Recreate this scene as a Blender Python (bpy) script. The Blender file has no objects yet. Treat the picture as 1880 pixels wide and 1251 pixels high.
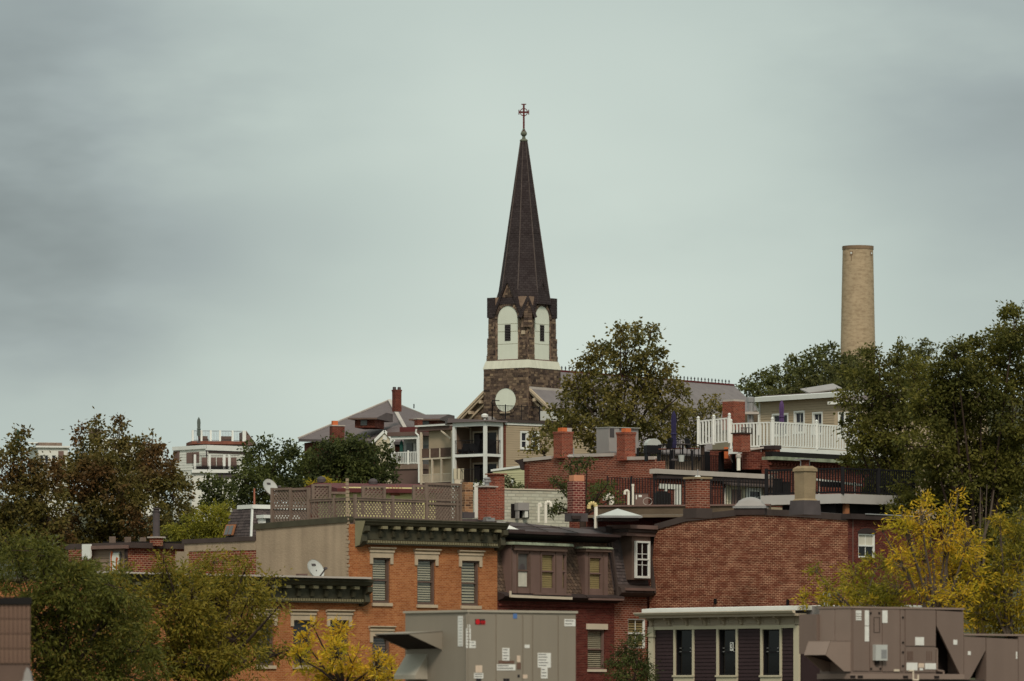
import bpy, bmesh, math, random
import numpy as np
from mathutils import Vector, Matrix
random.seed(7)
R = math.radians
scene = bpy.context.scene
COL = scene.collection

# ------------------------------------------------------------------ camera
F, CX, HY, ZC = 10444.4, 940.0, 1290.0, 12.0
cam_d = bpy.data.cameras.new("camera")
cam = bpy.data.objects.new("camera", cam_d)
COL.objects.link(cam)
cam.location = (0, 0, ZC)
cam.rotation_euler = (R(90), 0, 0)
cam_d.lens = 200
cam_d.sensor_width = 36
cam_d.shift_y = (HY - 625.5) / 1880
cam_d.clip_start = 1
cam_d.clip_end = 9000
cam_d.dof.use_dof = True
cam_d.dof.focus_distance = 380
cam_d.dof.aperture_fstop = 3.3
scene.camera = cam

# ------------------------------------------------------------------ world, sun, exposure
SUN_EL, SUN_AZ = 44, 174          # azimuth of the sun seen from above, degrees clockwise from +Y
world = bpy.data.worlds.new("World")
scene.world = world
world.use_nodes = True
nt = world.node_tree
nt.nodes.clear()
N = nt.nodes.new
Lk = nt.links.new
wout = N('ShaderNodeOutputWorld')
sky = N('ShaderNodeTexSky'); sky.sky_type = 'NISHITA'; sky.sun_disc = False
sky.sun_elevation = R(SUN_EL); sky.sun_rotation = R(SUN_AZ)
bg1 = N('ShaderNodeBackground'); bg1.inputs[1].default_value = 0.06
Lk(sky.outputs[0], bg1.inputs[0])
tc = N('ShaderNodeTexCoord')
def mapping(scale, loc=(0, 0, 0)):
    m = N('ShaderNodeMapping'); m.inputs['Scale'].default_value = scale; m.inputs['Location'].default_value = loc
    Lk(tc.outputs['Generated'], m.inputs[0]); return m
def wnoise(scale3, loc, sc, det, rough):
    m = mapping(scale3, loc); n = N('ShaderNodeTexNoise'); n.inputs['Scale'].default_value = sc
    n.inputs['Detail'].default_value = det; n.inputs['Roughness'].default_value = rough
    Lk(m.outputs[0], n.inputs['Vector']); return n.outputs[0]
def wmath(op, a, b):
    m = N('ShaderNodeMath'); m.operation = op
    for i, v in enumerate((a, b)):
        if isinstance(v, (int, float)): m.inputs[i].default_value = v
        else: Lk(v, m.inputs[i])
    return m.outputs[0]
n1 = wnoise((1, 1, 1.7), (3.1, 0.2, 0.5), 9.0, 4, 0.45)
n2 = wnoise((1, 1, 2.6), (0.4, 5.2, 1.5), 24.0, 4, 0.5)
val = wmath('ADD', wmath('MULTIPLY', wmath('SUBTRACT', n1, 0.5), 0.24), wmath('MULTIPLY', wmath('SUBTRACT', n2, 0.5), 0.09))
# individual cloud masses: direction, size (radians), horizontal squash, depth
def dirpx(px, py):
    return Vector(((px - CX) / F, 1, (HY - py) / F)).normalized()
for px, py, rad, sq, amt in [
        (-40, 470, 0.045, 0.8, -0.26), (-60, 30, 0.045, 0.7, -0.24), (60, 230, 0.030, 0.6, -0.08), (430, 400, 0.040, 0.45, -0.17),
        (300, 540, 0.035, 0.5, -0.10), (620, 130, 0.055, 0.5, 0.08), (760, 625, 0.030, 0.4, 0.10), (1200, 450, 0.045, 0.5, 0.15),
        (1250, 640, 0.025, 0.4, 0.06), (1930, 300, 0.050, 0.6, -0.22), (1500, 300, 0.03, 0.4, -0.06), (1950, 30, 0.045, 0.5, -0.16),
        (760, 500, 0.028, 0.3, -0.10), (1400, 575, 0.025, 0.3, -0.09), (900, -60, 0.05, 0.35, -0.09), (300, 60, 0.04, 0.5, -0.09), (1000, 420, 0.075, 0.6, 0.12), (800, 700, 0.05, 0.4, 0.07), (120, 740, 0.03, 0.5, -0.07),
        (1100, 250, 0.03, 0.3, -0.05), (1450, 90, 0.03, 0.35, 0.05), (500, 250, 0.025, 0.3, 0.06)]:
    c = dirpx(px, py)
    s = N('ShaderNodeVectorMath'); s.operation = 'SUBTRACT'; s.inputs[1].default_value = c
    Lk(tc.outputs['Generated'], s.inputs[0])
    k = N('ShaderNodeVectorMath'); k.operation = 'MULTIPLY'; k.inputs[1].default_value = (sq, 1, 1)
    Lk(s.outputs[0], k.inputs[0])
    ln = N('ShaderNodeVectorMath'); ln.operation = 'LENGTH'; Lk(k.outputs[0], ln.inputs[0])
    mr = N('ShaderNodeMapRange'); mr.interpolation_type = 'SMOOTHERSTEP'
    mr.inputs['From Min'].default_value = 0; mr.inputs['From Max'].default_value = rad
    mr.inputs['To Min'].default_value = amt * .68; mr.inputs['To Max'].default_value = 0
    dist = wmath('ADD', ln.outputs['Value'], wmath('MULTIPLY', wmath('SUBTRACT', n2, 0.5), rad * 0.55))
    Lk(dist, mr.inputs['Value'])
    val = wmath('ADD', val, mr.outputs[0])
v = wmath('ADD', val, 0.60)
cr = N('ShaderNodeValToRGB')
Lk(v, cr.inputs[0])
els = cr.color_ramp.elements
els[0].position = 0.0; els[0].color = (0.11, 0.125, 0.128, 1)
els[1].position = 1.0; els[1].color = (0.66, 0.735, 0.665, 1)
for p_, c_ in ((0.25, (0.185, 0.213, 0.212, 1)), (0.42, (0.305, 0.350, 0.345, 1)), (0.6, (0.435, 0.500, 0.462, 1)), (0.78, (0.54, 0.610, 0.552, 1))):
    e = els.new(p_); e.color = c_
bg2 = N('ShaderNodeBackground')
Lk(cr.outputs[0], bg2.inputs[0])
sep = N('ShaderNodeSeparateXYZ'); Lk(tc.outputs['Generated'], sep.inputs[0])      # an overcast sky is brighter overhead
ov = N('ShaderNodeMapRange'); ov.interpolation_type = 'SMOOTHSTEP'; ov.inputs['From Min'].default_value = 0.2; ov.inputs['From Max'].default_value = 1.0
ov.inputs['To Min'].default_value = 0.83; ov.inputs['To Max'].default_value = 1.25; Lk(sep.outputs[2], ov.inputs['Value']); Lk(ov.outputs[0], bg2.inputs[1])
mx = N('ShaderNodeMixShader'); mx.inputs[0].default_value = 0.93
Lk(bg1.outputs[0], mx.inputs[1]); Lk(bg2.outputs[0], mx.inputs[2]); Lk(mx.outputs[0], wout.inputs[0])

sun_d = bpy.data.lights.new("sun", 'SUN')
sun_d.energy = 1.5; sun_d.angle = R(14); sun_d.color = (1.0, 0.90, 0.76)
sun = bpy.data.objects.new("sun", sun_d); COL.objects.link(sun)
sd = Vector((math.sin(R(SUN_AZ)) * math.cos(R(SUN_EL)), math.cos(R(SUN_AZ)) * math.cos(R(SUN_EL)), math.sin(R(SUN_EL))))
sun.rotation_euler = sd.to_track_quat('Z', 'Y').to_euler()
scene.view_settings.view_transform = 'Standard'
scene.view_settings.look = 'None'
scene.view_settings.exposure = 0.48
scene.view_settings.gamma = 1.0
scene.view_settings.use_curve_mapping = False
scene.cycles.max_bounces = 5
scene.cycles.transparent_max_bounces = 8

# ------------------------------------------------------------------ helpers
def P(px, py, Y):
    return Vector(((px - CX) / F * Y, Y, ZC + (HY - py) / F * Y))

def ss(a, b, x):
    t = max(0, min(1, (x - a) / (b - a))); return t * t * (3 - 2 * t)
GP = [(-200, 2), (0, 2), (120, 3), (230, 6), (260, 8), (310, 15), (360, 19), (430, 23), (520, 28), (620, 32), (830, 41), (1000, 47), (1400, 55), (9000, 55)]
def gz(x, y):
    for (a, za), (b, zb) in zip(GP, GP[1:]):
        if y <= b:
            z = za + (zb - za) * max(0, (y - a)) / (b - a); break
    else: z = 55
    r = ss(20, 90, x - 0.0) * ss(600, 1000, y)
    return z + r * 18

class Fr:
    """vertical plane standing at pixel column px, distance Y, turned a degrees; x right, y away, z = world height"""
    def __init__(s, px, Y, a, X=None):
        s.X = (px - CX) / F * Y if X is None else X
        s.Y = Y; s.a = a; s.c = math.cos(R(a)); s.s = math.sin(R(a))
        s.M = Matrix.Translation((s.X, Y, 0)) @ Matrix.Rotation(R(a), 4, 'Z')
    def u(s, px, d=0):
        t = (px - CX) / F
        return (t * (s.Y + d * s.c) - s.X + d * s.s) / (s.c - t * s.s)
    def v(s, px, u=0):
        t = (px - CX) / F
        return (s.X + u * s.c - t * (s.Y + u * s.s)) / (s.s + t * s.c)
    def z(s, py, u=0, d=0):
        return ZC + (HY - py) / F * (s.Y + u * s.s + d * s.c)
    def uz(s, px, py, d=0):
        u = s.u(px, d); return (u, s.z(py, u, d))
    def w(s, x, y, z): return s.M @ Vector((x, y, z))

space = {}
def setp(o, label=None, cat=None, group=None, kind=None):
    if label: o['label'] = label
    if cat: o['category'] = cat
    if group: o['group'] = group
    if kind: o['kind'] = kind
    return o
def thing(name, label, cat, fr=None, loc=None, group=None, base=None):
    o = bpy.data.objects.new(name, None); COL.objects.link(o)
    if fr is not None:
        z = gz(fr.X, fr.Y) if base is None else base
        M = Matrix.Translation((0, 0, z)) @ fr.M
    else:
        M = Matrix.Translation(loc)
    o.matrix_world = M; o.empty_display_size = 0.3
    space[o.name] = M.copy()
    return setp(o, label, cat, group)

class MB:
    def __init__(s, fr=None):
        s.V = []; s.Fc = []; s.M = fr.M if fr is not None else Matrix.Identity(4)
    def add(s, vs, fs):
        n = len(s.V); s.V += [tuple(v) for v in vs]; s.Fc += [tuple(i + n for i in f) for f in fs]; return s
    def hexa(s, p):
        return s.add(p, [(0, 3, 2, 1), (4, 5, 6, 7), (0, 1, 5, 4), (1, 2, 6, 5), (2, 3, 7, 6), (3, 0, 4, 7)])
    def box(s, x0, x1, y0, y1, z0, z1):
        return s.hexa([(x0, y0, z0), (x1, y0, z0), (x1, y1, z0), (x0, y1, z0), (x0, y0, z1), (x1, y0, z1), (x1, y1, z1), (x0, y1, z1)])
    def prism(s, pts, ax, a, b):
        f = {'x': lambda p, q: (q, p[0], p[1]), 'y': lambda p, q: (p[0], q, p[1]), 'z': lambda p, q: (p[0], p[1], q)}[ax]
        n = len(pts)
        return s.add([f(p, a) for p in pts] + [f(p, b) for p in pts],
                     [tuple(range(n)), tuple(range(2 * n - 1, n - 1, -1))] + [(i, (i + 1) % n, (i + 1) % n + n, i + n) for i in range(n)])
    def poly(s, pts): return s.add(pts, [tuple(range(len(pts)))])
    def tube(s, p0, p1, r0, r1=None, n=6, cap=True):
        r1 = r0 if r1 is None else r1
        p0 = Vector(p0); p1 = Vector(p1); d = (p1 - p0)
        if d.length < 1e-6: return s
        d.normalize(); a = d.cross(Vector((0, 0, 1)) if abs(d.z) < .9 else Vector((1, 0, 0))).normalized(); b = d.cross(a)
        vs = []
        for p, r in ((p0, r0), (p1, r1)):
            for i in range(n):
                t = 2 * math.pi * i / n; vs.append(p + a * (r * math.cos(t)) + b * (r * math.sin(t)))
        fs = [(i, (i + 1) % n, (i + 1) % n + n, i + n) for i in range(n)]
        if cap: fs += [tuple(range(n)), tuple(range(2 * n - 1, n - 1, -1))]
        return s.add(vs, fs)
    def path(s, pts, r, n=6):
        for a, b in zip(pts, pts[1:]): s.tube(a, b, r, r, n)
        return s
    def bar(s, p0, p1, w, h=None):
        """square bar between two points"""
        h = w if h is None else h
        p0 = Vector(p0); p1 = Vector(p1); d = (p1 - p0).normalized()
        a = d.cross(Vector((0, 0, 1)) if abs(d.z) < .95 else Vector((1, 0, 0))).normalized() * (w / 2); b = d.cross(a).normalized() * (h / 2)
        return s.hexa([p0 - a - b, p0 + a - b, p0 + a + b, p0 - a + b, p1 - a - b, p1 + a - b, p1 + a + b, p1 - a + b])
    def lathe(s, c, prof, n=12):
        vs = []; fs = []
        for r, z in prof:
            for i in range(n):
                t = 2 * math.pi * i / n; vs.append((c[0] + r * math.cos(t), c[1] + r * math.sin(t), c[2] + z))
        for k in range(len(prof) - 1):
            for i in range(n): fs.append((k * n + i, k * n + (i + 1) % n, (k + 1) * n + (i + 1) % n, (k + 1) * n + i))
        fs += [tuple(range(n)), tuple(range(len(prof) * n - 1, (len(prof) - 1) * n - 1, -1))]
        return s.add(vs, fs)
    def build(s, name, mat, parent=None, kind=None, smooth=False, label=None, recalc=True, cat=None, group=None):
        Mi = (space[parent.name].inverted() @ s.M) if parent is not None else s.M
        me = bpy.data.meshes.new(name)
        me.from_pydata([Mi @ Vector(v) for v in s.V], [], s.Fc)
        uv = me.uv_layers.new(name='UVMap')
        co = []
        for f in s.Fc:
            p = [Vector(s.V[i]) for i in f]; nn = Vector((0, 0, 0))
            for i in range(len(p)):
                a, b = p[i], p[(i + 1) % len(p)]
                nn += Vector(((a.y - b.y) * (a.z + b.z), (a.z - b.z) * (a.x + b.x), (a.x - b.x) * (a.y + b.y)))
            if nn.length > 0: nn.normalize()
            if abs(nn.z) > .9 or math.hypot(nn.x, nn.y) < 1e-6:
                for q in p: co += [q.x, q.y]
            else:
                l = math.hypot(nn.x, nn.y); tx, ty = -nn.y / l, nn.x / l
                for q in p: co += [q.x * tx + q.y * ty, q.z / l if abs(nn.z) > .2 else q.z]
        uv.data.foreach_set('uv', co)
        if recalc:
            bm = bmesh.new(); bm.from_mesh(me); bmesh.ops.recalc_face_normals(bm, faces=bm.faces); bm.to_mesh(me); bm.free()
        if smooth:
            me.polygons.foreach_set('use_smooth', [True] * len(me.polygons))
        me.materials.append(M_[mat] if isinstance(mat, str) else mat)
        o = bpy.data.objects.new(name, me); COL.objects.link(o)
        if parent is not None: o.parent = parent; space[o.name] = space[parent.name]
        else: space[o.name] = Matrix.Identity(4)
        return setp(o, label, cat, group, kind)
def dup(o, off, parent=None):
    """copy of a piece moved by a world offset"""
    c = o.copy(); COL.objects.link(c)
    p = parent or o.parent
    Rm = space[p.name].to_3x3().inverted() if p else Matrix.Identity(3)
    c.parent = p; c.location = o.location + Rm @ Vector(off)
    space[c.name] = space[p.name] if p else Matrix.Identity(4)
    return c
def on_ground(name, label, cat, o): pass

# ------------------------------------------------------------------ materials
M_ = {}
def newmat(name):
    m = bpy.data.materials.new(name); m.use_nodes = True
    M_[name] = m; t = m.node_tree; b = t.nodes['Principled BSDF']
    return m, t, b
def mnode(t, ty, **kw):
    n = t.nodes.new(ty)
    for k, v in kw.items(): n.inputs[k].default_value = v
    return n
def c4(c): return (min(.9, c[0] * 1.09), c[1] * .97, c[2] * .93, 1)
def plain(name, col, rough=.8, var=.18, sc=1.2, bump=.0, metal=0, streak=0, bsc=12):
    m, t, b = newmat(name)
    b.inputs['Roughness'].default_value = rough; b.inputs['Metallic'].default_value = metal; b.inputs['Specular IOR Level'].default_value = .18
    tcn = t.nodes.new('ShaderNodeTexCoord')
    n = mnode(t, 'ShaderNodeTexNoise', Scale=sc, Detail=6.0, Roughness=.6); t.links.new(tcn.outputs['Object'], n.inputs['Vector'])
    src = n.outputs[0]
    if streak:
        mp = t.nodes.new('ShaderNodeMapping'); mp.inputs['Scale'].default_value = (1, 1, .08); t.links.new(tcn.outputs['Object'], mp.inputs[0])
        n2 = mnode(t, 'ShaderNodeTexNoise', Scale=sc * 2.5, Detail=4.0); t.links.new(mp.outputs[0], n2.inputs['Vector'])
        mm = t.nodes.new('ShaderNodeMix'); mm.inputs[0].default_value = streak; t.links.new(src, mm.inputs[2]); t.links.new(n2.outputs[0], mm.inputs[3]); src = mm.outputs[0]
    cr = t.nodes.new('ShaderNodeValToRGB'); t.links.new(src, cr.inputs[0])
    cr.color_ramp.elements[0].position = .3; cr.color_ramp.elements[1].position = .7
    cr.color_ramp.elements[0].color = c4([x * (1 - var) for x in col]); cr.color_ramp.elements[1].color = c4([min(.9, x * (1 + var)) for x in col])
    t.links.new(cr.outputs[0], b.inputs['Base Color'])
    if bump:
        nb = mnode(t, 'ShaderNodeTexNoise', Scale=bsc, Detail=5.0); t.links.new(tcn.outputs['Object'], nb.inputs['Vector'])
        bp = t.nodes.new('ShaderNodeBump'); bp.inputs['Distance'].default_value = bump; t.links.new(nb.outputs[0], bp.inputs['Height']); t.links.new(bp.outputs[0], b.inputs['Normal'])
    return m
def brick(name, c1, c2, mort, dark=(.5, .4, .4), bw=.21, rh=.075, ms=.011, patch=.9, scale=.55, mfade=.5, squash=None):
    m, t, b = newmat(name); b.inputs['Roughness'].default_value = .88; b.inputs['Specular IOR Level'].default_value = .15
    uvn = t.nodes.new('ShaderNodeUVMap'); tcn = t.nodes.new('ShaderNodeTexCoord')
    wob = mnode(t, 'ShaderNodeTexNoise', Scale=1.3, Detail=2.0); t.links.new(uvn.outputs[0], wob.inputs['Vector'])
    va = t.nodes.new('ShaderNodeVectorMath'); va.operation = 'MULTIPLY_ADD'; va.inputs[1].default_value = (.05, .03, 0); t.links.new(wob.outputs['Color'], va.inputs[0]); t.links.new(uvn.outputs[0], va.inputs[2])
    bt = mnode(t, 'ShaderNodeTexBrick', Scale=1.0, Color1=c4(c1), Color2=c4(c2), Mortar=c4(mort))
    bt.inputs['Mortar Size'].default_value = ms; bt.inputs['Brick Width'].default_value = bw; bt.inputs['Row Height'].default_value = rh; bt.inputs['Mortar Smooth'].default_value = .3
    t.links.new(va.outputs[0], bt.inputs['Vector'])
    bt2 = mnode(t, 'ShaderNodeTexBrick', Scale=1.0, Color1=(1, 1, 1, 1), Color2=c4(dark), Mortar=(1, 1, 1, 1))
    bt2.inputs['Mortar Size'].default_value = ms; bt2.inputs['Brick Width'].default_value = bw; bt2.inputs['Row Height'].default_value = rh; bt2.inputs['Bias'].default_value = -.35
    t.links.new(va.outputs[0], bt2.inputs['Vector'])
    # places where the mortar has gone dark or dirty
    nz = mnode(t, 'ShaderNodeTexNoise', Scale=1.9, Detail=6.0, Roughness=.7)
    mp = t.nodes.new('ShaderNodeMapping'); mp.inputs['Scale'].default_value = (.8, 1.6, 1); t.links.new(uvn.outputs[0], mp.inputs[0]); t.links.new(mp.outputs[0], nz.inputs['Vector'])
    mr = t.nodes.new('ShaderNodeMapRange'); mr.inputs[1].default_value = .42; mr.inputs[2].default_value = .6; mr.inputs[3].default_value = mfade; mr.inputs[4].default_value = 1.0
    t.links.new(nz.outputs[0], mr.inputs[0])
    mixm = t.nodes.new('ShaderNodeMix'); mixm.data_type = 'RGBA'; t.links.new(mr.outputs[0], mixm.inputs[0])
    mixm.inputs[6].default_value = c4([x * .75 for x in c1]); t.links.new(bt.outputs['Color'], mixm.inputs[7])
    n2 = mnode(t, 'ShaderNodeTexNoise', Scale=scale, Detail=7.0, Roughness=.65); t.links.new(tcn.outputs['Object'], n2.inputs['Vector'])
    if squash:
        mq = t.nodes.new('ShaderNodeMapping'); mq.inputs['Scale'].default_value = (squash, squash, 1); t.links.new(tcn.outputs['Object'], mq.inputs[0]); t.links.new(mq.outputs[0], n2.inputs['Vector'])
    cr = t.nodes.new('ShaderNodeValToRGB'); cr.color_ramp.elements[0].position = .34 if squash else .32; cr.color_ramp.elements[1].position = .58 if squash else .66
    cr.color_ramp.elements[0].color = (1 - .55 * patch, 1 - .6 * patch, 1 - .6 * patch, 1); cr.color_ramp.elements[1].color = (1.0, 1.0, 1.0, 1); t.links.new(n2.outputs[0], cr.inputs[0])
    m1 = t.nodes.new('ShaderNodeMix'); m1.data_type = 'RGBA'; m1.blend_type = 'MULTIPLY'; m1.inputs[0].default_value = 1; t.links.new(mixm.outputs[2], m1.inputs[6]); t.links.new(bt2.outputs['Color'], m1.inputs[7])
    m2 = t.nodes.new('ShaderNodeMix'); m2.data_type = 'RGBA'; m2.blend_type = 'MULTIPLY'; m2.inputs[0].default_value = 1; t.links.new(m1.outputs[2], m2.inputs[6]); t.links.new(cr.outputs[0], m2.inputs[7])
    t.links.new(m2.outputs[2], b.inputs['Base Color'])
    bp = t.nodes.new('ShaderNodeBump'); bp.inputs['Distance'].default_value = .02; bp.invert = True; t.links.new(bt.outputs['Fac'], bp.inputs['Height']); t.links.new(bp.outputs[0], b.inputs['Normal'])
    return m
def island(name, cols, rough=.85, trans=0, patch=None, psc=.25, bump=0, gloss=.12):
    """colour picked per loose piece (leaf, stone, shingle); optional patches of a second palette"""
    m, t, b = newmat(name); b.inputs['Roughness'].default_value = rough; b.inputs['Specular IOR Level'].default_value = gloss
    g = t.nodes.new('ShaderNodeNewGeometry'); cr = t.nodes.new('ShaderNodeValToRGB'); t.links.new(g.outputs['Random Per Island'], cr.inputs[0])
    def ramp(cr, cols):
        e = cr.color_ramp.elements
        e[0].position = 0; e[0].color = c4(cols[0]); e[1].position = 1; e[1].color = c4(cols[-1])
        for i in range(1, len(cols) - 1): q = e.new(i / (len(cols) - 1)); q.color = c4(cols[i])
    ramp(cr, cols); out = cr.outputs[0]
    tcn = t.nodes.new('ShaderNodeTexCoord')
    if patch:
        cr2 = t.nodes.new('ShaderNodeValToRGB'); t.links.new(g.outputs['Random Per Island'], cr2.inputs[0]); ramp(cr2, patch)
        n = mnode(t, 'ShaderNodeTexNoise', Scale=psc, Detail=3.0); t.links.new(tcn.outputs['Object'], n.inputs['Vector'])
        mr = t.nodes.new('ShaderNodeMapRange'); mr.inputs[1].default_value = .47; mr.inputs[2].default_value = .6; t.links.new(n.outputs[0], mr.inputs[0])
        mm = t.nodes.new('ShaderNodeMix'); mm.data_type = 'RGBA'; t.links.new(mr.outputs[0], mm.inputs[0]); t.links.new(out, mm.inputs[6]); t.links.new(cr2.outputs[0], mm.inputs[7]); out = mm.outputs[2]
    t.links.new(out, b.inputs['Base Color'])
    if bump:
        nb = mnode(t, 'ShaderNodeTexNoise', Scale=5.0, Detail=5.0); t.links.new(tcn.outputs['Object'], nb.inputs['Vector'])
        bp = t.nodes.new('ShaderNodeBump'); bp.inputs['Distance'].default_value = bump; t.links.new(nb.outputs[0], bp.inputs['Height']); t.links.new(bp.outputs[0], b.inputs['Normal'])
    if trans:
        tr = t.nodes.new('ShaderNodeBsdfTranslucent'); t.links.new(out, tr.inputs[0])
        mx = t.nodes.new('ShaderNodeMixShader'); mx.inputs[0].default_value = trans
        t.links.new(b.outputs[0], mx.inputs[1]); t.links.new(tr.outputs[0], mx.inputs[2]); t.links.new(mx.outputs[0], t.nodes['Material Output'].inputs[0])
    return m
def glassy(name, col, rough=.08, spec=.5):
    m, t, b = newmat(name); b.inputs['Base Color'].default_value = c4(col); b.inputs['Roughness'].default_value = rough; b.inputs['Specular IOR Level'].default_value = spec
    return m

brick('orange_brick', (.47, .20, .078), (.38, .14, .05), (.60, .38, .21), dark=(.72, .66, .62), ms=.007, patch=.45, mfade=.8)
brick('red_brick', (.205, .057, .034), (.145, .041, .028), (.60, .39, .25), dark=(.42, .32, .32), rh=.079, bw=.235, ms=.017, patch=.48, mfade=.25, scale=3.6, squash=.45)
brick('row_brick', (.15, .034, .026), (.105, .026, .022), (.22, .12, .09), ms=.009, patch=.4)
brick('bright_brick', (.30, .065, .035), (.20, .045, .028), (.40, .27, .2), ms=.011, patch=.3, mfade=.7)
brick('coarse_brick', (.26, .065, .036), (.15, .04, .028), (.44, .30, .21), bw=.24, rh=.10, ms=.017, patch=.3, mfade=.8)
brick('dark_brick', (.19, .038, .034), (.12, .028, .028), (.40, .25, .2), bw=.24, rh=.11, ms=.02, patch=.2, mfade=.9)
brick('yellow_brick', (.42, .24, .12), (.10, .06, .04), (.40, .28, .18), bw=.26, rh=.11, ms=.016, patch=.2, mfade=.9, dark=(.35, .3, .3))
brick('house_brick', (.24, .066, .036), (.16, .045, .03), (.40, .27, .2), rh=.10, bw=.28, ms=.018, patch=.35, mfade=.7)
brick('far_brick', (.17, .044, .028), (.12, .032, .024), (.28, .15, .11), rh=.10, bw=.28, ms=.014, patch=.4)
brick('white_painted_brick', (.56, .60, .50), (.50, .55, .46), (.38, .41, .35), bw=.45, rh=.16, ms=.02, patch=.25, dark=(.85, .85, .85))
plain('stucco', (.325, .275, .20), .92, .26, .8, .015, streak=.65)
plain('chimney_stucco', (.27, .225, .145), .92, .15, 1.2, .02)
plain('green_paint', (.060, .060, .040), .6, .25, 2.0, .0, streak=.3)
plain('green_light', (.19, .185, .115), .7, .15, 1.5)
plain('lintel_stone', (.44, .385, .285), .85, .12, 2)
plain('brown_trim', (.12, .086, .07), .6, .15, 1.5)
plain('grey_brown', (.16, .112, .098), .7, .15, 1.2, streak=.4)
plain('weathered_wood', (.175, .140, .115), .9, .28, 2.2, .0, streak=.4)
plain('white_paint', (.66, .735, .72), .6, .06, 1.0)
plain('off_white', (.55, .52, .42), .65, .08, 1.0)
plain('cream_trim', (.50, .49, .37), .65, .06, 1.0)
plain('cornice_cream', (.36, .33, .26), .65, .08, 1.0)
plain('black_metal', (.009, .009, .011), .6, .2)
plain('dark_roof', (.040, .031, .030), .8, .25, .9, .02, bsc=3)
plain('brown_roof', (.060, .044, .043), .6, .25, .8, .05, bsc=1.2)
plain('tan_roof', (.105, .085, .060), .85, .25, .5, .02)
plain('roof_edge', (.062, .050, .046), .6, .2, 1.0)
plain('slate', (.125, .108, .110), .8, .14, .8, .01, streak=.3)
plain('nave_slate', (.165, .160, .165), .8, .14, .8, .01, streak=.3)
plain('slate_light', (.33, .335, .35), .7, .1, .6)
plain('ridge_pale', (.42, .41, .38), .7, .1)
brick('spire_slate', (.058, .050, .052), (.042, .037, .040), (.024, .018, .018), dark=(.75, .75, .78), bw=.62, rh=.34, ms=.03, patch=.55, mfade=.5, scale=.35)
plain('spire_rib', (.095, .080, .075), .7, .2, 1)
plain('church_mortar', (.24, .18, .135), .9, .2, 1)
plain('pale_board', (.62, .71, .63), .75, .05, .6, streak=.5)
plain('pale_belt', (.56, .61, .52), .7, .1, .8, streak=.7)
plain('iron_red', (.10, .018, .018), .6, .1)
plain('verdigris', (.12, .14, .11), .7, .2)
plain('tan_siding', (.36, .315, .225), .8, .06, .8)
plain('green_siding', (.43, .46, .29), .8, .06, .8)
plain('beige_siding', (.24, .19, .145), .8, .07, .8)
plain('yellow_siding', (.55, .56, .28), .8, .08, .8)
plain('white_siding', (.62, .68, .64), .7, .05, .8)
plain('porch_tan', (.19, .14, .10), .8, .1, .8)
plain('porch_brown', (.12, .085, .075), .8, .15, .8)
plain('dark_siding', (.036, .0235, .0265), .75, .12, 1.5)
plain('maroon_roof', (.10, .03, .03), .8, .2)
plain('copper_green', (.22, .27, .20), .6, .5, 2.2)
plain('white_pvc', (.72, .74, .66), .45, .06)
plain('yellowed_pvc', (.55, .48, .22), .5, .1)
plain('steel', (.34, .36, .37), .4, .12, metal=.6)
plain('lead', (.075, .068, .072), .6, .2)
plain('clay_pot', (.52, .15, .055), .85, .12)
plain('clay_pale', (.55, .27, .16), .85, .12)
plain('rust_pole', (.30, .12, .08), .8, .3)
plain('navy_canvas', (.028, .026, .075), .85, .2)
plain('teal_canvas', (.02, .085, .07), .85, .2)
plain('purple_canvas', (.09, .055, .15), .85, .2)
plain('grey_green_canvas', (.10, .13, .12), .85, .2)
plain('deck_wood', (.16, .065, .045), .8, .3)
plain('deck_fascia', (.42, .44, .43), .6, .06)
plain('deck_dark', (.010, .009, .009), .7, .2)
plain('orange_wood', (.30, .14, .07), .8, .2)
plain('blind', (.44, .41, .33), .7, .05)
plain('blind_yellow', (.42, .34, .18), .8, .06)
plain('curtain', (.5, .52, .45), .9, .1, 4)
plain('dark_room', (.010, .009, .009), .9, .1)
plain('room_dim', (.03, .027, .024), .9, .1)
plain('ac_grey', (.235, .225, .185), .5, .07, .7, streak=.6)
plain('ac_rim', (.36, .36, .30), .5, .04)
plain('ac_brown', (.172, .138, .118), .5, .09, .8, streak=.6)
plain('ac_brown_light', (.23, .188, .16), .5, .06, .8)
plain('ac_dark', (.02, .016, .015), .8, .1)
plain('sticker', (.66, .72, .70), .5, .08, 8)
plain('sticker_cream', (.60, .52, .42), .5, .08, 8)
plain('sticker_brown', (.14, .09, .07), .6, .1, 8)
plain('print_red', (.48, .015, .02), .5, .05)
plain('print_dark', (.02, .02, .022), .5, .05)
plain('print_blue', (.08, .18, .42), .5, .05)
plain('print_orange', (.45, .12, .04), .5, .05)
plain('dish_grey', (.42, .47, .46), .45, .08)
plain('condenser', (.27, .275, .27), .5, .06)
plain('condenser_dark', (.06, .06, .065), .6, .1)
plain('tile_brown', (.15, .10, .075), .7, .12, 4)
plain('bark', (.045, .033, .026), .95, .3, 2)
plain('bark_grey', (.09, .075, .06), .95, .3, 2)
plain('asphalt', (.05, .05, .05), .9, .15)
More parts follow.
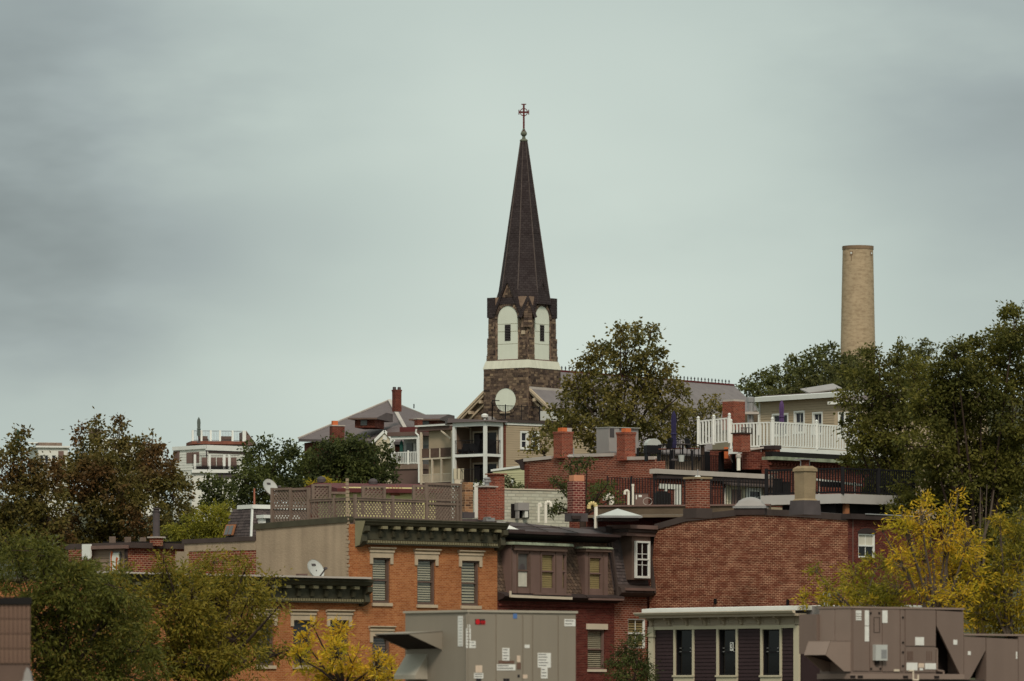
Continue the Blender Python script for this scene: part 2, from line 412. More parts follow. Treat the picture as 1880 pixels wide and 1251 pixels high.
def stackmat():
    m = plain('concrete_stack', (.41, .345, .235), .9, .10, .5, .03, streak=.35); t = m.node_tree; b = t.nodes['Principled BSDF']
    src = b.inputs['Base Color'].links[0].from_socket
    tcn = t.nodes.new('ShaderNodeTexCoord'); mp = t.nodes.new('ShaderNodeMapping'); mp.inputs['Scale'].default_value = (.7, .7, 2.0); t.links.new(tcn.outputs['Object'], mp.inputs[0])
    n = mnode(t, 'ShaderNodeTexNoise', Scale=1.0, Detail=8.0, Roughness=.75); t.links.new(mp.outputs[0], n.inputs['Vector'])
    cr = t.nodes.new('ShaderNodeValToRGB'); cr.color_ramp.elements[0].position = .40; cr.color_ramp.elements[0].color = (.45, .40, .36, 1); cr.color_ramp.elements[1].position = .54; cr.color_ramp.elements[1].color = (1, 1, 1, 1); t.links.new(n.outputs[0], cr.inputs[0])
    mm = t.nodes.new('ShaderNodeMix'); mm.data_type = 'RGBA'; mm.blend_type = 'MULTIPLY'; mm.inputs[0].default_value = .5; t.links.new(src, mm.inputs[6]); t.links.new(cr.outputs[0], mm.inputs[7]); t.links.new(mm.outputs[2], b.inputs['Base Color'])
stackmat()
plain('stack_dark', (.20, .15, .10), .9, .25, .3)
plain('earth', (.05, .055, .028), .95, .35, .05)
glassy('glass', (.006, .006, .007), .06, .22)
glassy('glass_blue', (.020, .022, .032), .1, .3)
glassy('glass_grey', (.10, .11, .11), .12, .4)
def clear_glass():
    m, t, b = newmat('clear_glass')
    gl = t.nodes.new('ShaderNodeBsdfGlossy'); gl.inputs['Roughness'].default_value = .03
    tr = t.nodes.new('ShaderNodeBsdfTransparent'); tr.inputs[0].default_value = (.88, .9, .88, 1)
    mx = t.nodes.new('ShaderNodeMixShader'); mx.inputs[0].default_value = .04; t.links.new(tr.outputs[0], mx.inputs[1]); t.links.new(gl.outputs[0], mx.inputs[2])
    t.links.new(mx.outputs[0], t.nodes['Material Output'].inputs[0])
clear_glass()
island('church_stone', [(.04, .030, .027), (.10, .076, .060), (.15, .115, .088), (.065, .050, .043), (.20, .155, .11), (.05, .038, .034), (.26, .205, .14), (.09, .068, .055), (.035, .028, .026)], .9, bump=.05)
island('shingle', [(.10, .072, .056), (.15, .11, .08), (.075, .055, .044), (.12, .085, .062)], .85)
island('shingle_dark', [(.075, .066, .066), (.10, .086, .086), (.055, .048, .05)], .8)

# ------------------------------------------------------------------ shared builders
def wall(T, fr, name, u0, u1, z0, z1, holes, mat, t=.25, d=0, label=None):
    """wall front with real openings and reveals; holes = (u0,u1,z0,z1)"""
    b = MB(fr)
    xs = sorted({u0, u1, *[min(max(h[i], u0), u1) for h in holes for i in (0, 1)]})
    zs = sorted({z0, z1, *[min(max(h[i], z0), z1) for h in holes for i in (2, 3)]})
    def inh(x, z): return any(h[0] < x < h[1] and h[2] < z < h[3] for h in holes)
    for xa, xb in zip(xs, xs[1:]):
        for za, zb in zip(zs, zs[1:]):
            if xb - xa < 1e-5 or zb - za < 1e-5 or inh((xa + xb) / 2, (za + zb) / 2): continue
            b.poly([(xa, d, za), (xb, d, za), (xb, d, zb), (xa, d, zb)])
    for h in holes:
        a, c, e, f = h
        b.poly([(a, d, e), (a, d + t, e), (a, d + t, f), (a, d, f)]); b.poly([(c, d, e), (c, d, f), (c, d + t, f), (c, d + t, e)])
        b.poly([(a, d, f), (a, d + t, f), (c, d + t, f), (c, d, f)]); b.poly([(a, d, e), (c, d, e), (c, d + t, e), (a, d + t, e)])
    b.poly([(u0, d, z0), (u0, d, z1), (u0, d + t, z1), (u0, d + t, z0)]); b.poly([(u1, d, z0), (u1, d + t, z0), (u1, d + t, z1), (u1, d, z1)])
    b.poly([(u0, d, z1), (u1, d, z1), (u1, d + t, z1), (u0, d + t, z1)])
    return b.build(name, mat, T, recalc=False, label=label)
def siding(T, fr, u0, u1, z0, z1, ex, mat, holes=(), d=0, single=False, name='clapboard', ztop=None):
    """overlapping boards; single = each board is its own object"""
    bs = MB(fr); z = z0
    while z < z1 - .01:
        zt = min(z + ex * 1.06, z1)
        segs = [(u0, u1)]
        for h in holes:
            if h[2] < z + ex * .8 and h[3] > z + ex * .2:
                ns = []
                for a, c in segs:
                    if h[0] > a: ns.append((a, min(c, h[0])))
                    if h[1] < c: ns.append((max(a, h[1]), c))
                segs = [q for q in ns if q[1] - q[0] > .02]
        for a, c in segs:
            if ztop:
                lim = min(ztop(a), ztop(c))
                if z + ex > lim: continue
            b = MB(fr) if single else bs
            b.hexa([(a, d - .035, z), (c, d - .035, z), (c, d, z), (a, d, z), (a, d - .008, zt), (c, d - .008, zt), (c, d, zt), (a, d, zt)])
            if single: b.build(name, mat, T)
        z += ex
    if not single: bs.build('clapboards' if name == 'clapboard' else name, mat, T, kind='stuff')
def window(T, fr, u0, u1, z0, z1, mat='white_paint', d=0, rec=.14, fw=.07, split=.5, glass='glass', blind=None, bfrac=1.0, munt=(0, 0), slat=.085, cov=.62, label=None):
    """sash window: part window > pane, sash_rail, blind"""
    y = d + rec
    b = MB(fr)
    for a in ((u0, u0 + fw, z0, z1), (u1 - fw, u1, z0, z1), (u0 + fw, u1 - fw, z1 - fw, z1), (u0 + fw, u1 - fw, z0, z0 + fw * 1.2)):
        b.box(a[0], a[1], y - .05, y + .06, a[2], a[3])
    w = b.build('window', mat, T, label=label)
    zi0, zi1 = z0 + fw * 1.2, z1 - fw; zm = zi0 + (zi1 - zi0) * split
    ui0, ui1 = u0 + fw, u1 - fw
    if split:
        r = MB(fr).box(ui0, ui1, y - .035, y + .04, zm - .035, zm + .035)
        for s_ in (ui0, ui1 - .035):
            r.box(s_, s_ + .035, y - .02, y + .04, zi0, zm - .035); r.box(s_, s_ + .035, y, y + .05, zm + .035, zi1)
        r.build('sash', mat, w)
    g = 'clear_glass' if blind else glass
    for a, c in (((zi0, zm), (zm, zi1)) if split else ((zi0, zi1),)):
        MB(fr).box(ui0, ui1, y + .03, y + .036, a, c).build('pane', g, w)
    if munt[0] or munt[1]:
        m = MB(fr)
        for i in range(munt[0]):
            x = ui0 + (ui1 - ui0) * (i + 1) / (munt[0] + 1); m.box(x - .014, x + .014, y + .002, y + .028, zi0, zi1)
        for i in range(munt[1]):
            z = zi0 + (zi1 - zi0) * (i + 1) / (munt[1] + 1); m.box(ui0, ui1, y + .004, y + .026, z - .014, z + .014)
        m.build('glazing_bars', mat, w)
    if blind:
        s = MB(fr); z = zi1 - .02; zb = zi1 - (zi1 - zi0) * bfrac
        while z > zb:
            s.hexa([(ui0 + .02, y + .06, z - slat * cov), (ui1 - .02, y + .06, z - slat * cov), (ui1 - .02, y + .065, z - slat * cov), (ui0 + .02, y + .065, z - slat * cov),
                    (ui0 + .02, y + .085, z), (ui1 - .02, y + .085, z), (ui1 - .02, y + .09, z), (ui0 + .02, y + .09, z)]); z -= slat
        s.build('blind', blind, w)
        MB(fr).box(ui0, ui1, y + .10, y + .108, zi0, zi1).build('unlit_room_sheet', 'room_dim', w)  # dark sheet standing in for the unlit room behind the blind
    return w
def casing(T, fr, u0, u1, z0, z1, mat, w=.12, d=0, pr=.03, sill=.1, head=None):
    head = head or w
    b = MB(fr); b.box(u0 - w, u0, d - pr, d + .02, z0, z1); b.box(u1, u1 + w, d - pr, d + .02, z0, z1); b.box(u0 - w, u1 + w, d - pr - .004, d + .02, z1, z1 + head)
    b.build('window_casing', mat, T)
    if sill: MB(fr).box(u0 - w - .02, u1 + w + .02, d - pr - .05, d + .02, z0 - sill, z0).build('window_sill', mat, T)
def chimney(T, px0, px1, pt, pb, Y, mat, a=45, cap='roof_edge', pots=(), band=2, capoff=.05, caph=.06, flash=True, top=True):
    w = (px1 - px0) * Y / F / (abs(math.cos(R(a))) + abs(math.sin(R(a)))); h = w / 2
    f = Fr((px0 + px1) / 2, Y, a)
    zt = f.z(pt); zb = f.z(pb)
    b = MB(f).box(-h + .03, h - .03, -h + .03, h - .03, zb, zt - .12 * band if band else zt)
    c = b.build('chimney', mat, T)
    if band:
        b = MB(f)
        for i in range(band):
            o = .03 * i; b.box(-h - o + .02, h + o - .02, -h - o + .02, h + o - .02, zt - .12 * (band - i), zt - .12 * (band - i - 1))
        b.build('corbel', mat, c)
    if cap: MB(f).box(-h + capoff * -1, h + capoff, -h - capoff, h + capoff, zt, zt + caph).build('chimney_cap', cap, c)
    for (dx, dy, r, hh, m) in pots:
        p = MB(f)
        p.box(dx - r, dx + r, dy - r, dy + r, zt + caph * bool(cap), zt + caph * bool(cap) + hh * .82); p.box(dx - r * 1.12, dx + r * 1.12, dy - r * 1.12, dy + r * 1.12, zt + caph * bool(cap) + hh * .82, zt + caph * bool(cap) + hh)
        p.build('flue_pot', m, c)
    if flash: MB(f).box(-h - .03, h + .03, -h - .03, h + .03, zb - .02, zb + .25).build('flashing', 'lead', c)
    return c, f, h, zt
def railing(T, A, B, h, sp, bw, mat, posts=(), pw=.1, ph=None, zb=.08, rail=.05, single=True, cap=None, name='baluster', toprail=None):
    """A,B floor end points (world); posts = fractions along"""
    A = Vector(A); B = Vector(B); L = (B - A).length; d = (B - A) / L; up = Vector((0, 0, 1))
    r = MB(); r.bar(A + up * (h - rail / 2), B + up * (h - rail / 2), toprail or rail, rail); r.build('top_rail', mat, T)
    MB().bar(A + up * zb, B + up * zb, rail, rail).build('bottom_rail', mat, T)
    n = max(2, int(L / sp)); fr_ = Fr(0, 0, math.degrees(math.atan2(d.y, d.x)), X=0)
    def bal(b, p): b.hexa([p + d * sx * bw / 2 + Vector((-d.y, d.x, 0)) * sy * bw / 2 + up * z for z in (zb + rail / 2, h - rail) for sx, sy in ((-1, -1), (1, -1), (1, 1), (-1, 1))])
    if single:
        b = MB(); p0 = A + d * (L / n * .5); bal(b, p0); o = b.build(name, mat, T)
        for i in range(1, n): dup(o, (B - A) * (i / n))
    else:
        b = MB()
        for i in range(n): bal(b, A + (B - A) * ((i + .5) / n))
        b.build('balusters', mat, T, kind='stuff')
    ph = ph or h + .08
    for f in posts:
        p = A + (B - A) * f
        q = MB().bar(p - up * .02, p + up * ph, pw).build('post', mat, T)
        if cap:
            MB().lathe(p + up * ph, [(pw * .7, 0), (pw * .7, .03), (pw * .35, .05), (pw * .6, .1), (pw * .6, .15), (pw * .2, .21)], 8).build('post_cap', mat, q)
# ------------------------------------------------------------------ foliage
rng = np.random.default_rng(11)
def leaf_mesh(name, mat, parent, C, D, L, W, kind=None):
    n = len(C); D = D / np.linalg.norm(D, axis=1, keepdims=True)
    S = np.cross(D, rng.normal(size=(n, 3))); S /= np.linalg.norm(S, axis=1, keepdims=True) + 1e-9
    L = L * rng.uniform(.5, 1.4, (n, 1)); W = W * rng.uniform(.55, 1.35, (n, 1))
    V = np.empty((n, 4, 3)); V[:, 0] = C; V[:, 1] = C + D * L * .45 + S * W * .5; V[:, 2] = C + D * L; V[:, 3] = C + D * L * .45 - S * W * .5
    Mi = np.array(space[parent.name].inverted()); V = V.reshape(-1, 3) @ Mi[:3, :3].T + Mi[:3, 3]
    me = bpy.data.meshes.new(name); me.vertices.add(4 * n); me.vertices.foreach_set('co', V.ravel().astype(np.float32))
    me.loops.add(4 * n); me.loops.foreach_set('vertex_index', np.arange(4 * n, dtype=np.int32))
    me.polygons.add(n); me.polygons.foreach_set('loop_start', np.arange(0, 4 * n, 4, dtype=np.int32)); me.polygons.foreach_set('loop_total', np.full(n, 4, dtype=np.int32))
    me.update(calc_edges=True); me.materials.append(M_[mat])
    o = bpy.data.objects.new(name, me); COL.objects.link(o); o.parent = parent; space[o.name] = space[parent.name]
    if kind: o['kind'] = kind
    return o
NLEAF = [0]; COVER = 1.45
def tree(name, label, blobs, Y, mat, L, W, cover=3.2, cr=.5, group=None, bark='bark', droop=.35, root=None, cat='tree', shell=.35, twigs=.25, depth=1.0, spread=.8, wisps=0, tr=None, part='crown'):
    sc = Y / F
    xs = [b[0] for b in blobs]; wid = (max(xs) - min(xs)) * sc
    px0 = root if root is not None else sum(xs) / len(xs)
    x0 = (px0 - CX) / F * Y; g = gz(x0, Y)
    T = thing(name, label, cat, loc=(x0, Y, g), group=group)
    Cs = []; Ds = []; cent = []; tw = MB()
    for (bx, by, rx, ry) in blobs:
        y = Y + random.uniform(-.5, .5) * min(wid, 12) * spread
        c = P(bx, by, y); ax, az = rx * sc, ry * sc; ay = (ax + az) / 2 * depth; cent.append((c, ax, az))
        area = math.pi * ax * az
        ncl = max(4, int(area * 1.9 / (cr * cr)))
        nl = int(cover * COVER * area / (L * W * .5) / ncl) + 1
        u = rng.normal(size=(ncl, 3)); u /= np.linalg.norm(u, axis=1, keepdims=True)
        rr = rng.uniform(shell, 1.0, (ncl, 1)) ** .55
        lump = 1 + .12 * np.sin(u[:, :1] * 5 + bx) * np.cos(u[:, 2:3] * 4 + by)
        cc = np.array(c) + u * rr * lump * np.array([ax, ay, az])
        crs = cr * rng.uniform(.45, 1.5, (ncl, 1, 1))
        off = rng.normal(size=(ncl, nl, 3)) * crs * .44 * np.array([1, 1, .7])
        pos = (cc[:, None, :] + off).reshape(-1, 3)
        d = (off / (crs * .5) * .6).reshape(-1, 3) + rng.normal(size=(ncl * nl, 3)) * .55 + np.repeat(u, nl, 0) * .4 + np.array([0, 0, -droop])
        Cs.append(pos); Ds.append(d)
        for k in range(min(int(ncl * twigs), 40, ncl)):
            tw.tube(c + Vector((0, 0, -az * .3)), Vector(cc[k]), .012 * (1 + cr * 3), .006 * (1 + cr * 2), 3, False)
    for k in range(wisps):
        c, ax, az = random.choice(cent); t = random.uniform(.2, 1) * math.pi
        e = c + Vector((math.cos(t) * ax * 1.1, random.uniform(-.5, .5) * ax, math.sin(t) * az * random.uniform(1.05, 1.4)))
        tw.tube(c, e, .03, .01, 3, False); n = 14
        q = np.array([c.lerp(e, random.uniform(.6, 1.02)) for _ in range(n)]) + rng.normal(size=(n, 3)) * cr * .28
        Cs.append(q); Ds.append(rng.normal(size=(n, 3)) + np.array([0, 0, -.2]))
    Cs = np.concatenate(Cs); Ds = np.concatenate(Ds); NLEAF[0] += len(Cs)
    leaf_mesh(part, mat, T, Cs, Ds, L, W)
    # trunk and limbs
    top = sum((c for c, _, _ in cent), Vector()) / len(cent); zmin = min(c.z - az for c, _, az in cent)
    base = Vector((x0, Y, g - .3)); r0 = tr or max(.07, min(.45, wid * .03 + (top.z - g) * .012)); fork = Vector((x0, Y, max(g + 1, zmin + (top.z - zmin) * .0)))
    b = MB(); mid = base.lerp(fork, .5) + Vector((random.uniform(-.15, .15), 0, 0))
    b.tube(base, mid, r0 * 1.15, r0 * .85, 10, False).tube(mid, fork, r0 * .85, r0 * .7, 10, False)
    tk = b.build('trunk', bark, T, smooth=True)
    lb = MB()
    for c, ax, az in cent:
        m = fork.lerp(c, .5) + Vector((random.uniform(-.3, .3), random.uniform(-.3, .3), random.uniform(-.2, .5))) * min(1, ax)
        lb.tube(fork, m, r0 * .34, r0 * .2, 6, False).tube(m, c, r0 * .2, r0 * .08, 6, False)
    lb.V += []; n0 = len(lb.V); lb.V += tw.V; lb.Fc += [tuple(i + n0 for i in f) for f in tw.Fc]
    lb.build('limbs', bark, T, recalc=False)
    return T

G = dict(
    olive=[(0.065, 0.065, 0.017), (0.109, 0.102, 0.026), (0.145, 0.123, 0.032), (0.080, 0.080, 0.023), (0.174, 0.145, 0.051)],
    brownish=[(0.072, 0.049, 0.020), (0.109, 0.070, 0.026), (0.145, 0.080, 0.029), (0.087, 0.058, 0.026)],
    dark=[(0.026, 0.038, 0.014), (0.043, 0.058, 0.020), (0.065, 0.080, 0.026), (0.035, 0.049, 0.017)],
    mid=[(0.051, 0.070, 0.020), (0.080, 0.102, 0.029), (0.109, 0.131, 0.038), (0.065, 0.084, 0.026)],
    yellow=[(.56, .38, .028), (.76, .57, .04), (.44, .34, .03), (.62, .37, .028), (.30, .28, .03)],
    yellowgreen=[(0.189, 0.203, 0.026), (0.261, 0.275, 0.032), (0.288, 0.264, 0.030), (0.145, 0.174, 0.026)],
    orange=[(0.504, 0.240, 0.024), (0.432, 0.204, 0.024), (0.600, 0.336, 0.024)],
    fresh=[(0.109, 0.123, 0.020), (0.160, 0.174, 0.029), (0.203, 0.203, 0.032), (0.123, 0.138, 0.026)],
)
island('leaf_left_mass', G['olive'], .6, .3, patch=G['brownish'], psc=.30)
island('leaf_left_dark', G['mid'], .6, .3, patch=G['brownish'], psc=.35)
island('leaf_dark', G['dark'], .6, .3, patch=G['mid'], psc=.5)
island('leaf_mid', G['mid'], .6, .3, patch=G['dark'], psc=.4)
island('leaf_mid_tree', [(.11, .105, .03), (.16, .145, .038), (.20, .17, .05), (.09, .09, .026)], .55, .3, patch=[(.07, .075, .022), (.10, .10, .028), (.14, .13, .035)], psc=.35)
island('leaf_hill', [(0.072, 0.084, 0.029), (0.109, 0.116, 0.041), (0.058, 0.070, 0.026)], .7, .25, patch=G['mid'], psc=.12)
island('leaf_right', [(.085, .095, .020), (.125, .132, .028), (.17, .165, .036), (.10, .105, .022)], .6, .35, patch=[(.06, .075, .02), (.09, .10, .026), (.12, .12, .03)], psc=.3)
island('leaf_near', [(.070, .085, .018), (.10, .115, .024), (.14, .148, .028), (.085, .096, .02)], .55, .35, patch=[(.06, .072, .016), (.09, .10, .02), (.19, .165, .03)], psc=.6)
island('leaf_near_light', [(.15, .14, .022), (.20, .18, .028), (.26, .215, .03), (.17, .15, .024)], .55, .35, patch=[(.09, .108, .02), (.14, .15, .024), (.34, .24, .03)], psc=.7)
island('leaf_yellow', G['yellow'], .55, .4, patch=[(.34, .32, .025), (.44, .38, .03), (.55, .42, .03), (.26, .26, .022)], psc=.9)
island('leaf_yellow_green', [(.15, .16, .02), (.20, .20, .026), (.26, .24, .03), (.12, .14, .02)], .55, .4, patch=[(.5, .36, .025), (.3, .28, .025), (.6, .42, .03)], psc=.6)
island('leaf_lime', G['yellowgreen'], .55, .4, patch=G['fresh'], psc=.9)

island('leaf_gold_mix', [(.16, .16, .02), (.30, .26, .026), (.5, .36, .03), (.2, .19, .024)], .55, .4, patch=[(.12, .13, .02), (.19, .18, .024), (.24, .22, .03)], psc=.7)
def near(px, py, r): return (px, py, r, r)
tree('street_tree', 'dark brownish green tree at the far left edge behind the lower green trees',
     [(18, 850, 30, 40), (38, 812, 14, 24), (60, 872, 34, 34), (15, 915, 50, 50), (78, 915, 42, 44), (30, 965, 60, 45), (92, 950, 36, 44), (96, 872, 18, 24), (20, 1000, 60, 40), (90, 1010, 60, 40)], 372, 'leaf_left_mass', .26, .17, cr=.55, wisps=26, root=45)
tree('street_tree', 'large rusty olive tree rising in peaks between the white house and the black roof pipe',
     [(165, 845, 34, 40), (176, 796, 13, 24), (146, 800, 10, 18), (212, 812, 20, 32), (220, 782, 10, 16), (250, 842, 40, 40), (278, 818, 16, 26), (145, 900, 48, 50), (208, 905, 60, 55), (292, 872, 38, 38), (318, 905, 36, 42), (255, 950, 60, 45), (160, 965, 60, 45), (330, 950, 30, 34), (130, 860, 24, 28), (190, 1010, 70, 36), (270, 1000, 60, 34), (240, 880, 60, 40), (180, 870, 40, 40)],
     380, 'leaf_left_mass', .26, .17, cr=.55, wisps=50, root=215)
tree('bare_topped_tree', 'thin sparse tree top with a few reddish leaves sticking above the rusty tree', [(172, 788, 9, 22), (180, 815, 12, 20)], 392, 'leaf_left_mass', .22, .15, cover=.5, cr=.5, root=176, twigs=1.5, wisps=8)
tree('broadleaf_tree', 'round mid green tree beside the white house with the roof terrace',
     [(478, 845, 36, 36), (520, 828, 26, 24), (452, 882, 26, 28), (505, 880, 42, 34), (445, 915, 30, 22), (480, 900, 50, 36), (560, 900, 40, 24)], 404, 'leaf_mid', .25, .17, cr=.5, wisps=10, root=485)
tree('broadleaf_tree', 'broad dark green domed tree in front of the grey hipped roof house',
     [(600, 840, 38, 36), (652, 838, 42, 38), (694, 850, 34, 40), (565, 860, 32, 36), (620, 872, 56, 34), (690, 885, 40, 26), (640, 850, 50, 40), (640, 812, 24, 14), (545, 880, 30, 26)], 410, 'leaf_dark', .25, .17, cr=.5, wisps=10, root=635)
tree('small_tree', 'small dark tree below the white house deck', [(388, 895, 22, 26), (412, 905, 18, 22), (395, 925, 24, 20)], 395, 'leaf_dark', .25, .17, cr=.45, root=395)
tree('shrub_tree', 'bright yellow green bushy tree behind the black roof pipe',
     [(345, 972, 34, 24), (392, 955, 36, 26), (412, 942, 22, 20), (365, 985, 44, 24), (310, 985, 22, 16), (405, 975, 32, 24)], 300, 'leaf_lime', .20, .07, cr=.35, root=370, droop=.6, wisps=10)
tree('shrub_tree', 'low yellow leaved bush behind the lattice screen', [(598, 886, 16, 10), (622, 894, 12, 10), (575, 893, 10, 8)], 330, 'leaf_yellow_green', .16, .08, cr=.3, root=600)
tree('plane_tree', 'tall olive brown tree standing in front of the grey church roof',
     [(1150, 640, 34, 32), (1172, 610, 15, 15), (1140, 612, 12, 14), (1195, 612, 10, 14), (1105, 655, 26, 26), (1075, 680, 22, 24), (1200, 665, 30, 34), (1145, 690, 50, 40), (1062, 720, 34, 34), (1215, 715, 38, 38), (1095, 745, 44, 40), (1160, 755, 55, 45), (1230, 760, 34, 32), (1030, 755, 22, 22), (1100, 795, 50, 34), (1180, 800, 50, 30), (1040, 790, 30, 28), (1015, 800, 20, 22), (1250, 725, 14, 18)],
     415, 'leaf_mid_tree', .27, .19, cover=2.6, cr=.6, wisps=70, root=1130)
tree('plane_tree', 'lower thin brown tree between the tall olive tree and the brick chimney with flat cap',
     [(1290, 765, 26, 24), (1312, 742, 16, 14), (1262, 775, 24, 26), (1335, 755, 14, 12), (1270, 800, 26, 20)], 425, 'leaf_mid_tree', .24, .16, cover=2.0, cr=.5, wisps=20, root=1290)
tree('plane_tree', 'small tree with spreading leaves in front of the tan clapboard end wall', [(985, 800, 10, 14), (992, 820, 16, 12), (978, 828, 12, 8), (1006, 790, 10, 16)], 400, 'leaf_mid_tree', .25, .17, cover=1.6, cr=.4, wisps=8, root=1000)
hl = [('dark tree at the left foot of the wooded hill', [(1372, 708, 16, 14), (1385, 722, 22, 16)]), ('low round tree on the wooded hill above the brick chimney cap', [(1404, 695, 18, 14), (1410, 715, 24, 20)]),
      ('dense tree on the wooded hill left of the tan house gutter', [(1436, 688, 22, 16), (1445, 710, 30, 20)]), ('broad tree halfway up the wooded hill', [(1462, 668, 20, 14), (1470, 695, 30, 24)]),
      ('rounded tree near the hilltop left of the concrete tower', [(1496, 655, 22, 17), (1500, 685, 32, 24)]), ('highest tree on the hill just left of the concrete tower', [(1522, 646, 20, 13), (1535, 668, 28, 20)]),
      ('tree on the hill hiding the left foot of the concrete tower', [(1552, 663, 16, 14), (1560, 690, 28, 20)]), ('tree on the hill hiding the right foot of the concrete tower', [(1582, 660, 18, 14), (1592, 685, 28, 20)]),
      ('low dark tree on the hill behind the tan house roof', [(1480, 722, 30, 20), (1430, 730, 26, 16)]), ('tree on the hill behind the grey solar panel', [(1530, 712, 30, 20), (1560, 720, 30, 20)]),
      ('distant pale tree on the hill right of the concrete tower', [(1688, 640, 26, 14), (1670, 665, 34, 20)]), ('small distant tree behind the church roof end', [(1352, 712, 8, 5), (1346, 722, 10, 7)])]
for i, (lb, bl) in enumerate(hl):
    bl = bl + [(bx, by + 26, rx * 1.15, ry * 1.1) for bx, by, rx, ry in bl[-1:]] + [(bx + 4, by + 50, rx * 1.2, ry * 1.2) for bx, by, rx, ry in bl[-1:]]
    tree('hill_tree', lb, bl, 930 + (i % 4) * 14, 'leaf_hill', .55, .38, cover=3.0, cr=1.0, group='trees on the wooded hill', depth=1.3, twigs=0, wisps=6)
tree('maple_tree', 'large dark green tree filling the right edge above the yellow trees',
     [(1862, 595, 32, 38), (1838, 625, 28, 30), (1800, 655, 36, 36), (1868, 668, 44, 50), (1755, 650, 24, 30), (1745, 690, 44, 44), (1800, 720, 60, 50), (1860, 760, 50, 60), (1720, 745, 50, 44), (1780, 800, 70, 50), (1860, 850, 60, 60), (1710, 820, 56, 50), (1760, 880, 60, 44), (1840, 925, 60, 44), (1700, 895, 50, 40), (1770, 940, 60, 36), (1660, 940, 34, 30), (1750, 760, 50, 50), (1820, 860, 60, 60), (1740, 1000, 80, 50), (1840, 1000, 70, 50), (1680, 1010, 50, 50), (1780, 1080, 80, 50)],
     272, 'leaf_right', .17, .115, cover=4.2, cr=.42, wisps=60, root=1800)
tree('maple_tree', 'dark green tree with ragged outline overlapping the white deck and tan house',
     [(1610, 660, 24, 22), (1648, 650, 20, 20), (1680, 690, 34, 34), (1590, 695, 30, 26), (1560, 690, 18, 14), (1632, 712, 40, 38), (1560, 732, 24, 16), (1600, 752, 34, 26), (1650, 775, 44, 40), (1582, 800, 32, 30), (1560, 775, 18, 18), (1620, 840, 44, 40), (1570, 850, 22, 18), (1662, 860, 40, 44), (1625, 900, 36, 36), (1640, 945, 26, 34), (1610, 930, 14, 20), (1655, 740, 40, 34), (1620, 790, 50, 40), (1640, 870, 40, 40)],
     280, 'leaf_right', .17, .115, cover=3.1, cr=.40, wisps=60, root=1650)
tree('ailanthus_tree', 'green tree with pale tips before the big brick wall',
     [(1520, 1085, 20, 18), (1500, 1050, 12, 12), (1570, 1070, 34, 28), (1610, 1040, 30, 22), (1600, 1095, 46, 28), (1650, 1080, 40, 34), (1545, 1100, 34, 18), (1625, 1120, 60, 24), (1480, 1100, 10, 10)],
     226, 'leaf_yellow_green', .22, .055, cover=2.2, cr=.34, root=1590, droop=.3, wisps=24, twigs=.5, bark='bark_grey')
tree('ailanthus_tree', 'bright yellow tree with bare upper stems behind the brown rooftop unit',
     [(1690, 955, 26, 26), (1668, 985, 24, 24), (1745, 945, 22, 22), (1735, 985, 36, 28), (1775, 1000, 26, 26), (1695, 1020, 40, 28), (1655, 1035, 26, 22), (1750, 1045, 40, 30), (1710, 1075, 44, 30), (1760, 1095, 40, 28), (1735, 1130, 44, 30), (1640, 1000, 10, 12), (1620, 975, 8, 10), (1700, 920, 10, 16), (1760, 905, 8, 14), (1655, 955, 16, 18), (1790, 1050, 30, 30)],
     222, 'leaf_yellow', .21, .055, cover=1.35, cr=.34, root=1722, droop=.2, wisps=40, twigs=.8, bark='bark_grey')
tree('ailanthus_tree', 'green and yellow tree at the right edge above the low brown unit',
     [(1862, 990, 26, 26), (1835, 965, 12, 14), (1870, 1030, 34, 34), (1825, 1040, 30, 30), (1800, 1080, 34, 30), (1850, 1090, 44, 40), (1810, 1130, 40, 34), (1865, 1140, 34, 34), (1835, 940, 8, 16), (1875, 960, 14, 18), (1790, 1010, 24, 20)],
     224, 'leaf_gold_mix', .23, .06, cover=2.4, cr=.36, root=1850, droop=.3, wisps=24, twigs=.5, bark='bark_grey')
b = MB()
for (x0_, y0_, x1_, y1_) in ((1700, 1120, 1690, 905), (1705, 1120, 1745, 925), (1790, 1140, 1800, 895), (1795, 1140, 1812, 890), (1788, 1100, 1770, 940), (1720, 1100, 1738, 960), (1802, 1000, 1825, 900), (1690, 1050, 1655, 940)):
    m_ = P((x0_ + x1_) / 2 + 4, (y0_ + y1_) / 2, 228)
    b.tube(P(x0_, y0_, 228), m_, .07, .045, 5, False).tube(m_, P(x1_, y1_, 228), .045, .015, 5, False)
Tb = thing('bare_shrub', 'clump of tall bare grey stems rising behind the yellow tree', 'shrub', loc=P(1745, 1290, 228))
b.build('stem', 'bark_grey', Tb)
T1 = tree('locust_tree', 'dark green feathery tree in the lower left corner',
     [(20, 1020, 34, 30), (70, 1012, 44, 28), (130, 1030, 40, 30), (40, 1060, 44, 36), (105, 1075, 54, 40), (170, 1070, 40, 36), (70, 1120, 54, 40), (150, 1130, 56, 44), (100, 1180, 56, 40), (60, 1215, 50, 36), (170, 1200, 66, 44), (215, 1130, 50, 44), (250, 1185, 46, 40), (120, 1240, 60, 30), (240, 1235, 60, 30), (225, 1080, 40, 36), (200, 1160, 60, 50), (130, 1090, 60, 50), (60, 1160, 60, 50), (160, 1240, 80, 40), (20, 1000, 40, 20)],
     196, 'leaf_near', .19, .058, cover=2.6, cr=.52, root=110, droop=.5, wisps=30, twigs=.4)
